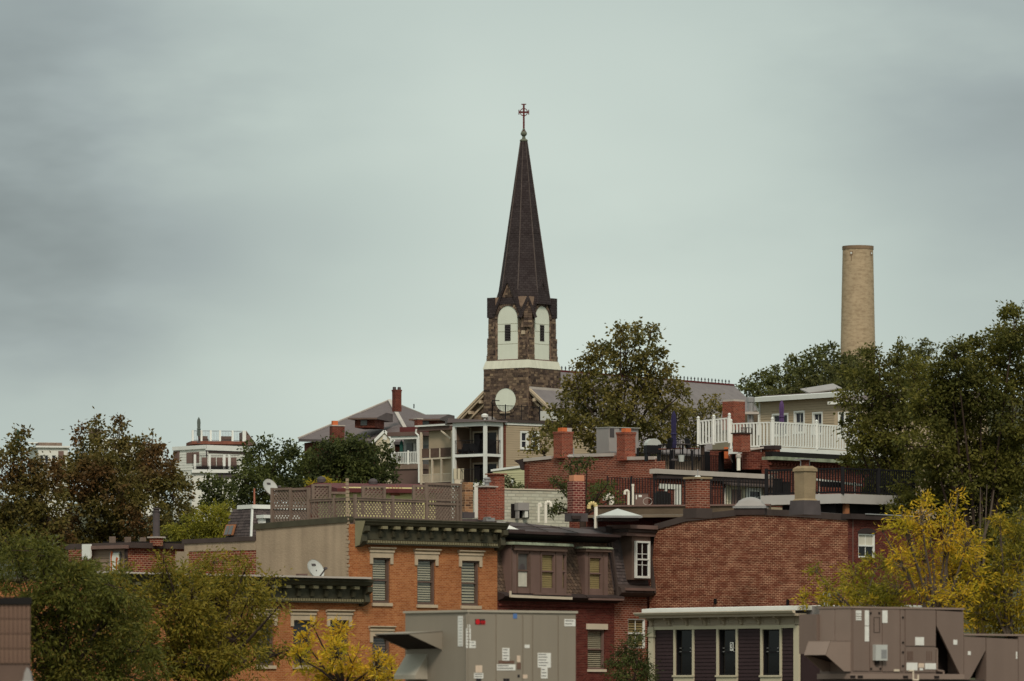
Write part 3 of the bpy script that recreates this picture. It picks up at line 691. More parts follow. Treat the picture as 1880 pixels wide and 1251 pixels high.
tree('locust_tree', 'light green feathery tree with orange tinted tips left of the orange brick house',
     [(300, 1062, 34, 26), (345, 1040, 24, 20), (350, 1080, 44, 34), (392, 1030, 26, 20), (410, 1065, 40, 34), (450, 1045, 22, 24), (400, 1100, 60, 40), (340, 1140, 60, 44), (420, 1180, 60, 40), (360, 1210, 70, 40), (470, 1150, 34, 30), (280, 1100, 34, 34), (320, 1120, 50, 36), (390, 1120, 54, 38), (455, 1100, 34, 30), (492, 1112, 22, 14), (350, 1170, 54, 36), (430, 1165, 46, 36), (300, 1215, 50, 36), (385, 1225, 60, 34), (455, 1215, 40, 30), (505, 1200, 26, 16), (535, 1192, 18, 8), (500, 1060, 16, 8), (515, 1110, 12, 8), (300, 1030, 16, 14), (225, 1060, 30, 26), (250, 1110, 40, 30), (240, 1160, 40, 36), (270, 1190, 40, 40), (485, 1075, 14, 14), (480, 1150, 18, 14)],
     205, 'leaf_near_light', .19, .060, cover=2.1, cr=.46, root=380, droop=.45, wisps=40, twigs=.5)
tree('yellow_shrub', 'vivid yellow bush in front of the orange brick house, beside the grey unit hood',
     [(560, 1180, 12, 22), (552, 1210, 18, 26), (624, 1158, 12, 18), (618, 1172, 16, 20), (618, 1200, 22, 26), (590, 1225, 30, 26), (645, 1215, 24, 26), (690, 1222, 24, 24), (720, 1240, 20, 18), (620, 1245, 40, 20), (575, 1150, 10, 8), (670, 1245, 40, 20)],
     196, 'leaf_yellow', .22, .052, cover=2.2, cr=.28, root=630, droop=.0, wisps=24, twigs=.6, cat='bush')
tree('conifer_shrub', 'small dark green tree beside the corner of the dark clapboard house',
     [(1150, 1192, 16, 12), (1172, 1170, 14, 12), (1135, 1212, 22, 14), (1168, 1208, 24, 16), (1150, 1240, 34, 22), (1185, 1232, 18, 24)], 226, 'leaf_dark', .16, .045, cover=2.6, cr=.3, root=1160, droop=.5, wisps=10)
tree('climbing_shrub', 'leafy green shrub growing behind the slim dark brick chimney',
     [(1060, 862, 16, 14), (1078, 850, 10, 9), (1045, 852, 9, 8), (1030, 895, 12, 9), (1018, 886, 7, 5), (1100, 905, 22, 20), (1115, 890, 14, 9), (1032, 932, 18, 10), (1050, 905, 10, 16), (1085, 925, 20, 14), (1018, 942, 14, 8), (1125, 915, 12, 12)],
     272, 'leaf_fresh' if 0 else 'leaf_mid', .17, .085, cover=2.0, cr=.3, root=1070, wisps=14, cat='shrub')
tree('roof_shrub', 'dark green bush between the stained red chimney and the green clapboard wall', [(935, 885, 10, 10), (945, 893, 12, 6), (927, 880, 6, 8), (958, 892, 6, 4)], 300, 'leaf_dark', .15, .08, cover=2.4, cr=.25, root=940, cat='shrub')
tree('roof_shrub', 'small green tuft left of the twin red chimneys', [(882, 888, 7, 6), (872, 892, 6, 4)], 300, 'leaf_mid', .15, .08, cover=2.4, cr=.2, root=880, cat='shrub')
# ------------------------------------------------------------------ ground
def ground():
    xs = list(range(-3000, -200, 200)) + list(range(-200, 200, 10)) + list(range(200, 3001, 200))
    ys = list(range(-200, 1100, 12)) + list(range(1100, 6001, 250))
    me = bpy.data.meshes.new('ground')
    V = [(x, y, gz(x, y)) for y in ys for x in xs]; w = len(xs)
    me.from_pydata(V, [], [(j * w + i, j * w + i + 1, (j + 1) * w + i + 1, (j + 1) * w + i) for j in range(len(ys) - 1) for i in range(w - 1)])
    me.materials.append(M_['earth']); o = bpy.data.objects.new('ground', me); COL.objects.link(o); o['kind'] = 'structure'
ground()

# ------------------------------------------------------------------ church
fc = Fr(970, 832, -36)
C = thing('church', 'dark stone church with tall slate spire, pale blind windows and red cross', 'church', fc)
S = 8.1
zc = lambda py: fc.z(py)
z0c, zb0, zb1, zsh, zsp = gz(fc.X, fc.Y), zc(675), zc(660), zc(543), zc(553)
def ashlar(b, fr, face, a0, a1, z0, z1, off, rh=.36, skip=None, hw=(.32, .95)):
    """rough stones on a face: face 'A' = front (y=off), 'B' = right side (x=off)"""
    z = z0
    while z < z1 - .1:
        h = min(rh * random.uniform(.8, 1.25), z1 - z); x = a0 - random.uniform(0, .3)
        while x < a1:
            w = random.uniform(*hw); xa, xb = max(x, a0), min(x + w, a1); x += w
            if xb - xa < .08: continue
            if skip and skip((xa + xb) / 2, z + h / 2): continue
            p = random.uniform(.02, .09); g = .028; xa += g; xb -= g
            if face == 'A': b.box(xa, xb, off - p, off + .05, z + g, z + h - g)
            else: b.box(off - .05, off + p, xa, xb, z + g, z + h - g)
        z += h
# lower stage
MB(fc).box(-S, 0, 0, S, z0c, zb0).build('tower_base', 'church_mortar', C)
ru, rz = fc.u(929), zc(733); rr = 21.5 / 12.55
def tri(p, a, b_, c_):
    s_ = lambda q, r, t: (q[0] - t[0]) * (r[1] - t[1]) - (r[0] - t[0]) * (q[1] - t[1])
    d1, d2, d3 = s_(p, a, b_), s_(p, b_, c_), s_(p, c_, a); return not ((d1 < 0 or d2 < 0 or d3 < 0) and (d1 > 0 or d2 > 0 or d3 > 0))
b = MB(fc)
ashlar(b, fc, 'A', -S, 0, zc(800), zb0, 0, skip=lambda x, z: math.hypot(x - ru, z - rz) < rr + .35)
ashlar(b, fc, 'B', 0, S, zc(800), zb0, 0)
b.build('stone_blocks', 'church_stone', C, kind='stuff')
b = MB(fc); n = 40
b.prism([(ru + rr * 1.09 * math.cos(i / n * 2 * math.pi), rz + rr * math.sin(i / n * 2 * math.pi)) for i in range(n)], 'y', -.10, .05)
b.build('round_window_board', 'pale_board', C)
b = MB(fc)
for i in range(30):
    a0, a1 = i / 30 * 2 * math.pi + .012, (i + 1) / 30 * 2 * math.pi - .012
    r1, r2 = rr + .01, rr + .48
    b.prism([(ru + r * 1.09 * math.cos(t), rz + r * math.sin(t)) for r, t in ((r1, a0), (r2, a0), (r2, a1), (r1, a1))], 'y', -.16, .05)
b.build('round_window_ring', 'church_stone', C, kind='stuff')
MB(fc).box(ru - .9, ru + .9, -.3, 0, rz - rr - .25, rz - rr - .02).build('window_sill', 'lintel_stone', C)
# pale belt (sloped)
i1 = .55
def frus(b, o0, z0, o1, z1):
    b.hexa([(-S - o0, -o0, z0), (o0, -o0, z0), (o0, S + o0, z0), (-S - o0, S + o0, z0), (-S - o1, -o1, z1), (o1, -o1, z1), (o1, S + o1, z1), (-S - o1, S + o1, z1)])
b = MB(fc); frus(b, .12, zb0, -.22, zb1); b.build('belt_course', 'pale_belt', C)
# upper stage with corner piers
u0, u1 = -S + i1, -i1
b = MB(fc); b.box(u0, u1, i1, S - i1, zb1, zsh); b.build('belfry', 'church_mortar', C)
b = MB(fc)
for cx_, cy_ in ((u0 + .6, i1 + .6), (u1 - .6, i1 + .6), (u1 - .6, S - i1 - .6), (u0 + .6, S - i1 - .6)):
    for o_, za_, zt_ in ((.85, zb1, zc(650)), (.78, zc(650), zc(618)), (.66, zc(618), zc(568))):
        b.box(cx_ - o_, cx_ + o_, cy_ - o_, cy_ + o_, za_, zt_)
b.build('corner_piers', 'church_mortar', C, kind='stuff')
cu, cv = (u0 + u1) / 2, S / 2
pw_, pz0, pz1 = 1.80, zc(658), zc(583)
fA, fB = i1, u1
def arch(u, z):  # inside panel incl. ring
    return abs(u) < pw_ + .12 and pz0 - .1 < z < pz1 or math.hypot(u, z - pz1) < pw_ + .3
b = MB(fc)
ashlar(b, fc, 'A', u0 + .1, u1 - .1, zb1, zc(560), fA, rh=.38, skip=lambda x, z: arch(x - cu, z))
ashlar(b, fc, 'B', i1 + .1, S - i1 - .1, zb1, zc(560), fB, rh=.38, skip=lambda x, z: arch(x - cv, z))
for o_, za_, zt_ in ((.85, zb1, zc(650)), (.78, zc(650), zc(618)), (.66, zc(618), zc(568))):
    for cx_, cy_ in ((u0 + .6, i1 + .6), (u1 - .6, i1 + .6)):
        ashlar(b, fc, 'A', cx_ - o_, cx_ + o_, za_, zt_, cy_ - o_, rh=.36, hw=(.3, .7))
    for cx_, cy_ in ((u1 - .6, i1 + .6), (u1 - .6, S - i1 - .6)):
        ashlar(b, fc, 'B', cy_ - o_, cy_ + o_, za_, zt_, cx_ + o_, rh=.36, hw=(.3, .7))
b.build('stone_blocks', 'church_stone', C, kind='stuff')
MB(fc).box(u1 - .9, u1 - .3, i1 - .32, i1 + .1, zc(613), zc(606)).build('carved_corbel', 'lintel_stone', C)
# blind arched windows with louvres on both faces, gablet above each
def face_pts(face, cen, off, u, z): return (cen + u, off, z) if face == 'A' else (off, cen + u, z)
def facep(b, face, cen, d0, d1, pts):
    """extrude polygon (u,z) outward from the face between d0 and d1 (outward positive)"""
    if face == 'A': b.prism([(cen + p[0], p[1]) for p in pts], 'y', fA - d1, fA - d0)
    else: b.prism([(cen + p[0], p[1]) for p in pts], 'x', fB + d0, fB + d1)
for face, cen in (('A', cu), ('B', cv)):
    b = MB(fc); pts = [(-pw_, pz0), (pw_, pz0)] + [(pw_ * math.cos(t / 16 * math.pi), pz1 + pw_ * 1.05 * math.sin(t / 16 * math.pi)) for t in range(17)]
    facep(b, face, cen, 0, .10, pts); w = b.build('arched_window_board', 'pale_board', C)
    b = MB(fc)
    for zz in (zc(593), zc(607), zc(630)): facep(b, face, cen, .10, .112, [(-pw_, zz), (pw_, zz), (pw_, zz + .05), (-pw_, zz + .05)])
    b.build('board_seams', 'green_light', w, kind='stuff')
    b = MB(fc); facep(b, face, cen, .10, .13, [(-.52, zc(624)), (.52, zc(624)), (.52, zc(594)), (-.52, zc(594))]); lv = b.build('louvre', 'dark_room', w)
    b = MB(fc); zz = zc(623)
    while zz < zc(595): facep(b, face, cen, .13, .2, [(-.48, zz), (.48, zz), (.48, zz + .08), (-.48, zz + .08)]); zz += .24
    b.build('louvre_blades', 'lead', w)
    b = MB(fc)
    for t in range(18):
        a0, a1 = t / 18 * math.pi + .012, (t + 1) / 18 * math.pi - .012
        facep(b, face, cen, 0, .2, [(r * math.cos(q), pz1 + r * 1.04 * math.sin(q)) for r, q in ((pw_ + .02, a0), (pw_ + .42, a0), (pw_ + .42, a1), (pw_ + .02, a1))])
    b.build('arch_ring', 'church_stone', w)
    b = MB(fc); facep(b, face, cen, 0, .25, [(-pw_ - .3, pz0 - .3), (pw_ + .3, pz0 - .3), (pw_ + .3, pz0), (-pw_ - .3, pz0)]); b.build('window_sill', 'grey_brown', C)
    # gablet
    gw, g0, g1 = 2.5, zc(570), zc(508)
    b = MB(fc); facep(b, face, cen, -2.4, .05, [(-gw, g0), (gw, g0), (0, g1 - .5)]); gb = b.build('gablet', 'church_mortar', C)
    b = MB(fc); z = g0 + .75
    while z < g1 - 1:
        hw_ = gw * (g1 - .5 - z - .35) / (g1 - .5 - g0) - .25; x = -hw_
        while x < hw_:
            w2 = random.uniform(.35, .7); xa, xb = x + .02, min(x + w2, hw_); x += w2
            if xb - xa > .1 and not arch((xa + xb) / 2, z + .15): facep(b, face, cen, .05, .05 + random.uniform(.02, .07), [(xa, z), (xb, z), (xb, z + .3), (xa, z + .3)])
        z += .34
    b.build('gablet_stones', 'church_stone', gb, kind='stuff')
    b = MB(fc)
    for s_ in (-1, 1): facep(b, face, cen, -2.6, .3, [(s_ * (gw + .25), g0 - .3), (0, g1), (0, g1 - .62), (s_ * (gw - .25), g0 - .4)])
    b.build('gablet_roof', 'spire_slate', gb)
for face, cen in (('C', cu), ('D', cv)):   # gablets on the two hidden faces
    b = MB(fc); gw, g0, g1 = 2.5, zc(570), zc(508)
    if face == 'C': b.prism([(cen - gw, g0), (cen + gw, g0), (cen, g1)], 'y', S - i1 - 2.4, S - i1 + .2)
    else: b.prism([(cen - gw, g0), (cen + gw, g0), (cen, g1)], 'x', u0 - .2, u0 + 2.4)
    b.build('gablet', 'spire_slate', C)
# corner caps and small corner gablet
for cx_, cy_, o_ in ((u0 + .48, i1 + .48, .68), (u1 - .48, S - i1 - .48, .68), (u0 + .45, S - i1 - .45, .7)):
    MB(fc).box(cx_ - o_, cx_ + o_, cy_ - o_, cy_ + o_, zc(580), zc(543)).build('corner_cap', 'spire_slate', C)
q = (u1 - .45, i1 + .45)
MB(fc).box(q[0] - .62, q[0] + .62, q[1] - .62, q[1] + .62, zc(600), zc(566)).build('corner_cap', 'church_mortar', C)
fq = Fr(0, 0, 0, X=0); fq.M = fc.M @ Matrix.Translation((q[0], q[1], 0)) @ Matrix.Rotation(R(45), 4, 'Z')
b = MB(fq); b.prism([(-.75, zc(572)), (.75, zc(572)), (0, zc(546))], 'y', -1.02, 1.2); cg = b.build('corner_gablet', 'church_mortar', C)
b = MB(fq)
for s_ in (-1, 1): b.prism([(s_ * 1.35, zc(582)), (0, zc(541)), (0, zc(550)), (s_ * .95, zc(584))], 'y', -1.25, 1.4)
b.build('corner_gablet_roof', 'spire_slate', cg)
b = MB(fq); zz = zc(600)
while zz < zc(552):
    hw_ = min(.62, .75 * (zc(546) - zz) / (zc(546) - zc(572)) - .1) if zz > zc(572) else .62
    if hw_ > .15: b.box(-hw_, -.02, -1.1, -.9, zz, zz + .3); b.box(.02, hw_, -1.12, -.9, zz, zz + .3)
    zz += .34
b.build('gablet_stones', 'church_stone', cg, kind='stuff')
# spire
cxs, cys = cu + .20, cv + .14; ax = Vector((cu, cv, 0))
def octo(r, z, ph=22.5 - 36 + 36): return [(cxs + r * math.cos(R(45 * k + 22.5)), cys + r * math.sin(R(45 * k + 22.5)), z) for k in range(8)]
zS0, zS1 = zc(556), zc(252)
R0, R1 = 50.5 / 12.55, 6.2 / 12.55
b = MB(fc); lev = 24; rings = []
for i in range(lev + 1):
    t = i / lev; r = R0 + (R1 - R0) * t; rings.append(octo(r + (.18 * (1 - t) ** 6), zS0 + (zS1 - zS0) * t))
vs = [p for r_ in rings for p in r_]
b.add(vs, [(k + 8 * i, (k + 1) % 8 + 8 * i, (k + 1) % 8 + 8 * (i + 1), k + 8 * (i + 1)) for i in range(lev) for k in range(8)] + [tuple(range(8 * lev, 8 * lev + 8))])
sp = b.build('spire', 'spire_slate', C)
for k in range(8):
    a = octo(R0 + .02, zS0)[k]; e = octo(R1 + .02, zS1)[k]
    MB(fc).tube(a, e, .10, .05, 5).build('spire_rib', 'spire_rib', sp)
b = MB(fc)
for i, zz in enumerate((290, 325, 375, 425, 470, 495)):
    t = (zc(zz) - zS0) / (zS1 - zS0); r = R0 + (R1 - R0) * t
    o0, o1 = octo(r + .035, zc(zz)), octo(r + .02, zc(zz) + .14)
    b.add(o0 + o1, [(k, (k + 1) % 8, (k + 1) % 8 + 8, k + 8) for k in range(8)])
b.build('slate_bands', 'spire_slate', sp, kind='stuff')
# louvred lucarne near the top
b = MB(fc); ax_, ay_ = cxs + .85, cys - .75
b.lathe((cxs, cys, zS1 - .1), [(.55, 0), (.62, .15), (.5, .3), (.28, .42), (.22, .75), (.45, 1.0), (.48, 1.2), (.4, 1.42), (.16, 1.6), (.22, 1.75), (.12, 1.9)], 14)
b.build('finial', 'verdigris', C, smooth=False)
fx = Fr(0, 0, 0, X=0); fx.M = fc.M @ Matrix.Translation((cxs, cys, 0)) @ Matrix.Rotation(R(36), 4, 'Z')
b = MB(fx); zt, zm, zb_ = zc(185), zc(199), zc(238)
b.box(-.14, .14, -.08, .08, zb_, zt); b.box(-.72, .72, -.075, .075, zm - .13, zm + .13)
for s_ in (-1, 1): b.box(s_ * .72 - .07, s_ * .72 + .07, -.09, .09, zm - .36, zm + .36)
b.box(-.36, .36, -.09, .09, zt - .02, zt + .12); b.box(-.3, .3, -.25, .25, zb_ + .3, zb_ + .38)
for i in range(20):
    a0, a1 = i / 20 * 2 * math.pi, (i + 1) / 20 * 2 * math.pi
    b.prism([(r * math.cos(t), zm + r * math.sin(t)) for r, t in ((.48, a0), (.60, a0), (.60, a1), (.48, a1))], 'y', -.06, .06)
b.build('cross', 'iron_red', C)
# nave with its front gable behind the tower, ridge running away to the right
rc, we, sl = -S / 2, 14.0, .80
nz = fc.z(686, rc, 14); LN = fc.v(1347, rc)
zl = nz - we * sl
b = MB(fc)
b.prism([(rc - we, z0c), (rc + we, z0c), (rc + we, zl), (rc, nz - .1), (rc - we, zl)], 'y', 1.2, LN - .3)
b.build('nave_walls', 'church_mortar', C)
b = MB(fc)
def inwall(x, z): return z < nz - abs(x - rc) * sl - .8
ashlar(b, fc, 'A', rc - we, -S, zc(830), zc(715), 1.2, rh=.38, skip=lambda x, z: not inwall(x, z))
ashlar(b, fc, 'A', 0, rc + we, zc(830), zc(715), 1.2, rh=.38, skip=lambda x, z: not inwall(x, z))
b.build('stone_blocks', 'church_stone', C, kind='stuff')
for s_ in (-1, 1):
    b = MB(fc); e = we + 1.2
    b.prism([(rc, nz + .3), (rc + s_ * e, nz + .3 - e * sl), (rc + s_ * e, nz - e * sl - .1), (rc, nz - .1)], 'y', .4, LN)
    b.build('nave_roof', 'nave_slate', C)
b = MB(fc)
for s_ in (-1, 1):
    e = we + 1.2
    for dz, hh, y_ in ((.36, .40, .12), (-.1, .3, .3), (-1.1, .35, .85)):
        b.prism([(rc, nz + dz), (rc + s_ * e, nz + dz - e * sl), (rc + s_ * e, nz + dz - hh - e * sl), (rc, nz + dz - hh)], 'y', y_, y_ + .34)
rk = b.build('raking_cornice', 'lintel_stone', C)
for s_ in (-1, 1):
    for k in range(5):
        d = 4.9 + k * 1.9
        MB(fc).box(rc + s_ * d - .22, rc + s_ * d + .22, .2, 1.2, nz - d * sl - .95, nz - d * sl - .5).build('cornice_bracket', 'lintel_stone', rk)
MB(fc).box(rc - .14, rc + .14, S, LN, nz + .25, nz + .5).build('ridge_tile', 'iron_red', C)
cm = MB(fc); cm.box(rc - .05, rc + .05, S + .25, S + .35, nz + .5, nz + 1.1); cm.box(rc - .05, rc + .05, S + .12, S + .48, nz + .8, nz + .9)
first = cm.build('cresting_cross', 'black_metal', C)
dv = Vector((-fc.s, fc.c, 0)); stp = .95
for k in range(1, int((LN - S - .6) / stp)): dup(first, dv * stp * k)
MB(fc).box(-.02, .12, .2, S + 1, nz - 4.05 * sl + .2, nz - 4.05 * sl + .55).build('flashing', 'ridge_pale', C)

# ------------------------------------------------------------------ concrete stack on the hill
fs = Fr(1575, 1330, 0)
ST = thing('concrete_tower', 'tall round tan concrete stack rising from the wooded hill', 'tower', fs)
z1_, z0_ = fs.z(456), gz(fs.X, 1330) - 5
r1_, r0_ = 28 / 7.853, 31.8 / 7.853
b = MB(fs); prof = []
nz_ = 46; hs = fs.z(640)
for i in range(nz_ + 1):
    z = hs - 12 + (z1_ - hs + 12) * i / nz_; r = r0_ + (r1_ - r0_) * max(0, (z - hs) / (z1_ - hs))
    prof.append((r, z)); prof.append((r, z + (z1_ - hs + 12) / nz_ * .9)) if i < nz_ else None
    if i < nz_: prof.append((r - .035, z + (z1_ - hs + 12) / nz_ * .93)); 
prof += [(r1_ + .1, z1_), (r1_ + .1, z1_ + .35), (r1_ - .4, z1_ + .35), (r1_ - .4, z1_ - 2)]
b.lathe((0, 0, 0), [(r0_ + .2, z0_)] + prof, 48)
b.build('shaft', 'concrete_stack', ST)
zzt = fs.z(455)
b = MB(fs)
for i in range(48):
    a0, a1 = i / 48 * 2 * math.pi, (i + 1) / 48 * 2 * math.pi
    b.prism([(r * math.cos(t), r * math.sin(t)) for r, t in ((r1_ - .2, a0), (r1_ + .12, a0), (r1_ + .12, a1), (r1_ - .2, a1))], 'z', z1_ - .35, z1_ + .45)
b.build('rim', 'stack_dark', ST)
for (ap, w_, l_) in ((-118, .42, .0), (-35, .42, .0), (155, .42, 0)):
    f = Fr(0, 0, 0, X=0); f.M = fs.M @ Matrix.Rotation(R(ap + 90), 4, 'Z')
    zz = fs.z(467)
    h_ = MB(f).box(-.36, .36, -r1_ - .12, -r1_ + .3, zz - .45, zz + .45).build('lamp_opening', 'stack_dark', ST)
    MB(f).lathe((0, 0, 0), [(0.01, 0), (.01, .01)], 3) if 0 else None
    MB(f).box(-.2, .2, -r1_ - .2, -r1_ - .1, zz - .15, zz + .25).build('aviation_lamp', 'white_paint', h_)
    MB(f).box(-.12, .10, -r1_ - .06, -r1_ + .3, zz - 2.8, zz - .45).build('rust_streak', 'stack_dark', ST)
# ------------------------------------------------------------------ orange brick rowhouse and its lower neighbour
f1 = Fr(655, 249, 46)
W1 = f1.u(913); H1 = thing('brick_rowhouse', 'orange brick rowhouse with bracketed dark green cornice and three tall blinds-covered windows', 'rowhouse', f1)
g1 = gz(f1.X, f1.Y)
zt1 = f1.z(954)
zw = lambda py, px, fr=f1: fr.z(py, fr.u(px))
wins = []
for (a, c, t_, b_) in ((683.8, 716, 1024, 1107), (766, 799, 1027, 1110), (847, 879.5, 1029.5, 1112)):
    wins.append((f1.u(a), f1.u(c), zw(b_, a), zw(t_, a)))
low = [(w_[0], w_[1], w_[2] - 3.45, w_[3] - 3.45) for w_ in wins]
wall(H1, f1, 'front_wall', 0, W1, g1, zt1 - .3, wins + low, 'orange_brick')
D1 = f1.v(472); D2 = f1.v(340)
MB(f1).box(.02, W1 - .02, .26, D1, g1, zt1 - .25).build('main_block', 'orange_brick', H1)
MB(f1).box(.02, W1 - .02, D1, D2, g1, f1.z(985, 0, (D1 + D2) / 2) - .1).build('rear_block', 'orange_brick', H1)
# stucco party wall with stepped parapet
zr_ = f1.z(958); zrb = f1.z(972, 0, D1)
b = MB(f1); b.prism([(.55, g1), (D1, g1), (D1, zrb), (.55, zr_)], 'x', -.06, .02)
b.build('stucco_wall', 'stucco', H1)
b = MB(f1); b.prism([(.5, zr_ - .02), (D1 + .1, zrb - .02), (D1 + .1, zrb + .24), (.5, zr_ + .24)], 'x', -.12, .35); b.build('parapet_coping', 'green_paint', H1)
z2a, z2b = f1.z(993, 0, D1), f1.z(999, 0, D2)
b = MB(f1); b.prism([(D1 + .02, z2a - .42), (D2, z2b - .34), (D2, z2b), (D1 + .02, z2a)], 'x', -.06, .02); b.build('low_stucco_wall', 'stucco', H1)
b = MB(f1); b.prism([(D1 + .02, z2a), (D2 + .1, z2b), (D2 + .1, z2b + .2), (D1 + .02, z2a + .2)], 'x', -.12, .3); b.build('parapet_coping', 'roof_edge', H1)
b = MB(f1); b.prism([(D1 + .0, z2a - 3.2), (D2 - .3, z2b - 3.0), (D2 - .3, z2b - .36), (D1 + .0, z2a - .44)], 'x', -.04, .02); b.build('red_side_wall', 'coarse_brick', H1)
b = MB(f1); b.prism([(D2 - .3, z2b - 3.4), (D2 + .55, z2b - 3.4), (D2 + .55, z2b - .33), (D2 - .3, z2b - .345)], 'x', -.1, .02); b.build('stucco_pier', 'stucco', H1)
b = MB(f1); b.prism([(.02, g1), (.55, g1), (.55, zr_ - .1), (.02, zr_ - .1)], 'x', -.03, .02); b.build('corner_brick', 'orange_brick', H1)
for k in range(26):   # toothed edge where the stucco ends against the brick
    zz = f1.z(1062) + k * .17
    MB(f1).box(-.075, -.02, .5 - random.uniform(0, .12), .62, zz, zz + random.uniform(.1, .16)).build('stucco_chip', 'stucco', H1)
b = MB(f1).box(.3, W1, .3, D1, zt1 - .28, zt1 - .22).build('flat_roof', 'dark_roof', H1)
# lintels, sills, windows
def lintel(T, fr, a, c, zt_, zo, ear, w=.17):
    """flat arched head with ears and a small cornice"""
    b = MB(fr)
    b.box(a - w, c + w, -.05, .06, zt_, zo - .10); b.box(a - w, a, -.05, .06, zt_ - ear, zt_); b.box(c, c + w, -.05, .06, zt_ - ear, zt_)
    o = b.build('lintel', 'lintel_stone', T)
    MB(fr).box(a - w - .04, c + w + .04, -.09, .05, zo - .20, zo - .11).build('lintel_band', 'lintel_stone', o)
    MB(fr).prism([(-.02, zo - .1), (-.16, zo - .03), (-.16, zo + .02), (.04, zo + .02), (.04, zo - .1)], 'x', a - w - .08, c + w + .08).build('lintel_cornice', 'lintel_stone', o)
for i, (w_, l_) in enumerate(zip(wins, low)):
    lintel(H1, f1, w_[0], w_[1], w_[3], w_[3] + .44, .27)
    MB(f1).box(w_[0] - .06, w_[1] + .1, -.08, .16, w_[2] - .14, w_[2]).build('window_sill', 'lintel_stone', H1)
    window(H1, f1, w_[0], w_[1], w_[2], w_[3], 'brown_trim', rec=.12, fw=.085, split=.5, blind='blind' if i < 2 else 'blind', slat=.105 if i < 2 else .13)
    lintel(H1, f1, l_[0], l_[1], l_[3], l_[3] + .44, .27)
    MB(f1).box(l_[0] - .06, l_[1] + .1, -.08, .16, l_[2] - .14, l_[2]).build('window_sill', 'lintel_stone', H1)
    window(H1, f1, l_[0], l_[1], l_[2], l_[3], 'brown_trim', rec=.12, fw=.085, split=.5, blind='grey_brown', slat=.12)
def cornice(T, fr, u0, u1, zt_, brx, pr=.62, h=1.0, left=True, right=True, endp='green_light'):
    b = MB(fr)
    b.prism([(.05, zt_), (-pr, zt_ - .0), (-pr, zt_ - .08), (-pr + .06, zt_ - .14), (-pr + .10, zt_ - .23), (-pr + .16, zt_ - .27), (.05, zt_ - .27)], 'x', u0, u1)
    cr_ = b.build('cornice', 'green_paint', T)
    MB(fr).box(u0 - .05, u1 + .05, -pr - .04, .3, zt_, zt_ + .05).build('cornice_cap', 'green_paint', cr_)
    MB(fr).box(u0 + .2, u1 - .2, -.24, .04, zt_ - h * .86, zt_ - .27).build('frieze', 'green_paint', cr_)
    MB(fr).box(u0 + .2, u1 - .2, -.28, .03, zt_ - h - .06, zt_ - h + .0).build('architrave', 'green_paint', cr_)
    bm_ = MB(fr); pf = [(-.14, zt_ - .27), (-pr + .14, zt_ - .27), (-pr + .14, zt_ - .40), (-pr + .3, zt_ - .44), (-.40, zt_ - .52), (-.33, zt_ - .74), (-.14, zt_ - .80)]
    u_ = brx[0]; bm_.prism(pf, 'x', u_ - .10, u_ + .10); first = bm_.build('bracket', 'green_paint', cr_)
    fcap = MB(fr).box(u_ - .15, u_ + .15, -pr + .06, -pr + .5, zt_ - .40, zt_ - .275).build('bracket_cap', 'green_light', cr_)
    d = Vector((fr.c, fr.s, 0))
    for q in brx[1:]: dup(first, d * (q - u_)); dup(fcap, d * (q - u_))
    n = int((u1 - u0 - .5) / .155); dm = MB(fr); dm.box(u0 + .28, u0 + .37, -.32, -.18, zt_ - h + .005, zt_ - h + .12); dd = dm.build('dentil', 'green_light', cr_)
    for k in range(1, n): dup(dd, d * (.155 * k))
    for on, ue, sg in ((left, u0, 1), (right, u1, -1)):
        if not on: continue
        b = MB(fr); x0, x1 = (ue, ue + .3) if sg > 0 else (ue - .3, ue)
        b.prism([(.04, zt_ - .28), (-pr + .04, zt_ - .28), (-pr + .04, zt_ - .5), (-pr + .25, zt_ - .62), (-.42, zt_ - .95), (-.22, zt_ - h - .12), (.04, zt_ - h - .2)], 'x', x0, x1)
        b.build('end_console', 'green_paint', cr_)
    if left:
        MB(fr).prism([(.03, zt_ - .06), (-pr + .02, zt_ - .06), (-pr + .2, zt_ - .55), (-.25, zt_ - h - .1), (.03, zt_ - h - .18)], 'x', u0 - .03, u0 - .005).build('end_panel', endp, cr_)
    return cr_
brx = [f1.u(696.5 + 23.2 * k) - .18 for k in range(10)]
cornice(H1, f1, -.05, W1 + .12, zt1, brx, h=1.02)
# lower neighbour
f0 = f1
fl = Fr(200, 0, 46); u00 = f1.u(150)
f0b = Fr(0, 0, 46, X=0); f0b.M = f1.M @ Matrix.Translation((u00, 0, 0)); o_ = f0b.M.translation; f0b.X, f0b.Y = o_.x, o_.y; f0b.c, f0b.s = f1.c, f1.s
H0 = thing('brick_rowhouse', 'lower orange brick rowhouse with a pale edged roof, half hidden by the light green tree', 'rowhouse', f0b, base=g1 - .3)
zt0 = f1.z(1066)
L0 = -u00; sh = lambda u: u - u00
wins0 = []
for (a, c) in ((386, 419), (470, 503), (538.5, 572.5), (605, 640)):
    ua, uc = f1.u(a), f1.u(c); wins0.append((sh(ua), sh(uc), f1.z(1222, ua), f1.z(1138.6 if a > 500 else 1137, ua)))
wall(H0, f0b, 'front_wall', 0, L0 - .01, g1 - .3, zt0 - .25, wins0, 'orange_brick')
MB(f0b).box(.02, L0 - .12, .26, D1 + 4, g1 - .3, zt0 - .25).build('main_block', 'orange_brick', H0)
for w_ in wins0:
    lintel(H0, f0b, w_[0], w_[1], w_[3], w_[3] + .43, .27)
    MB(f0b).box(w_[0] - .06, w_[1] + .08, -.08, .16, w_[2] - .14, w_[2]).build('window_sill', 'lintel_stone', H0)
    window(H0, f0b, w_[0], w_[1], w_[2], w_[3], 'brown_trim', rec=.12, fw=.085, split=.5, glass='glass_blue')
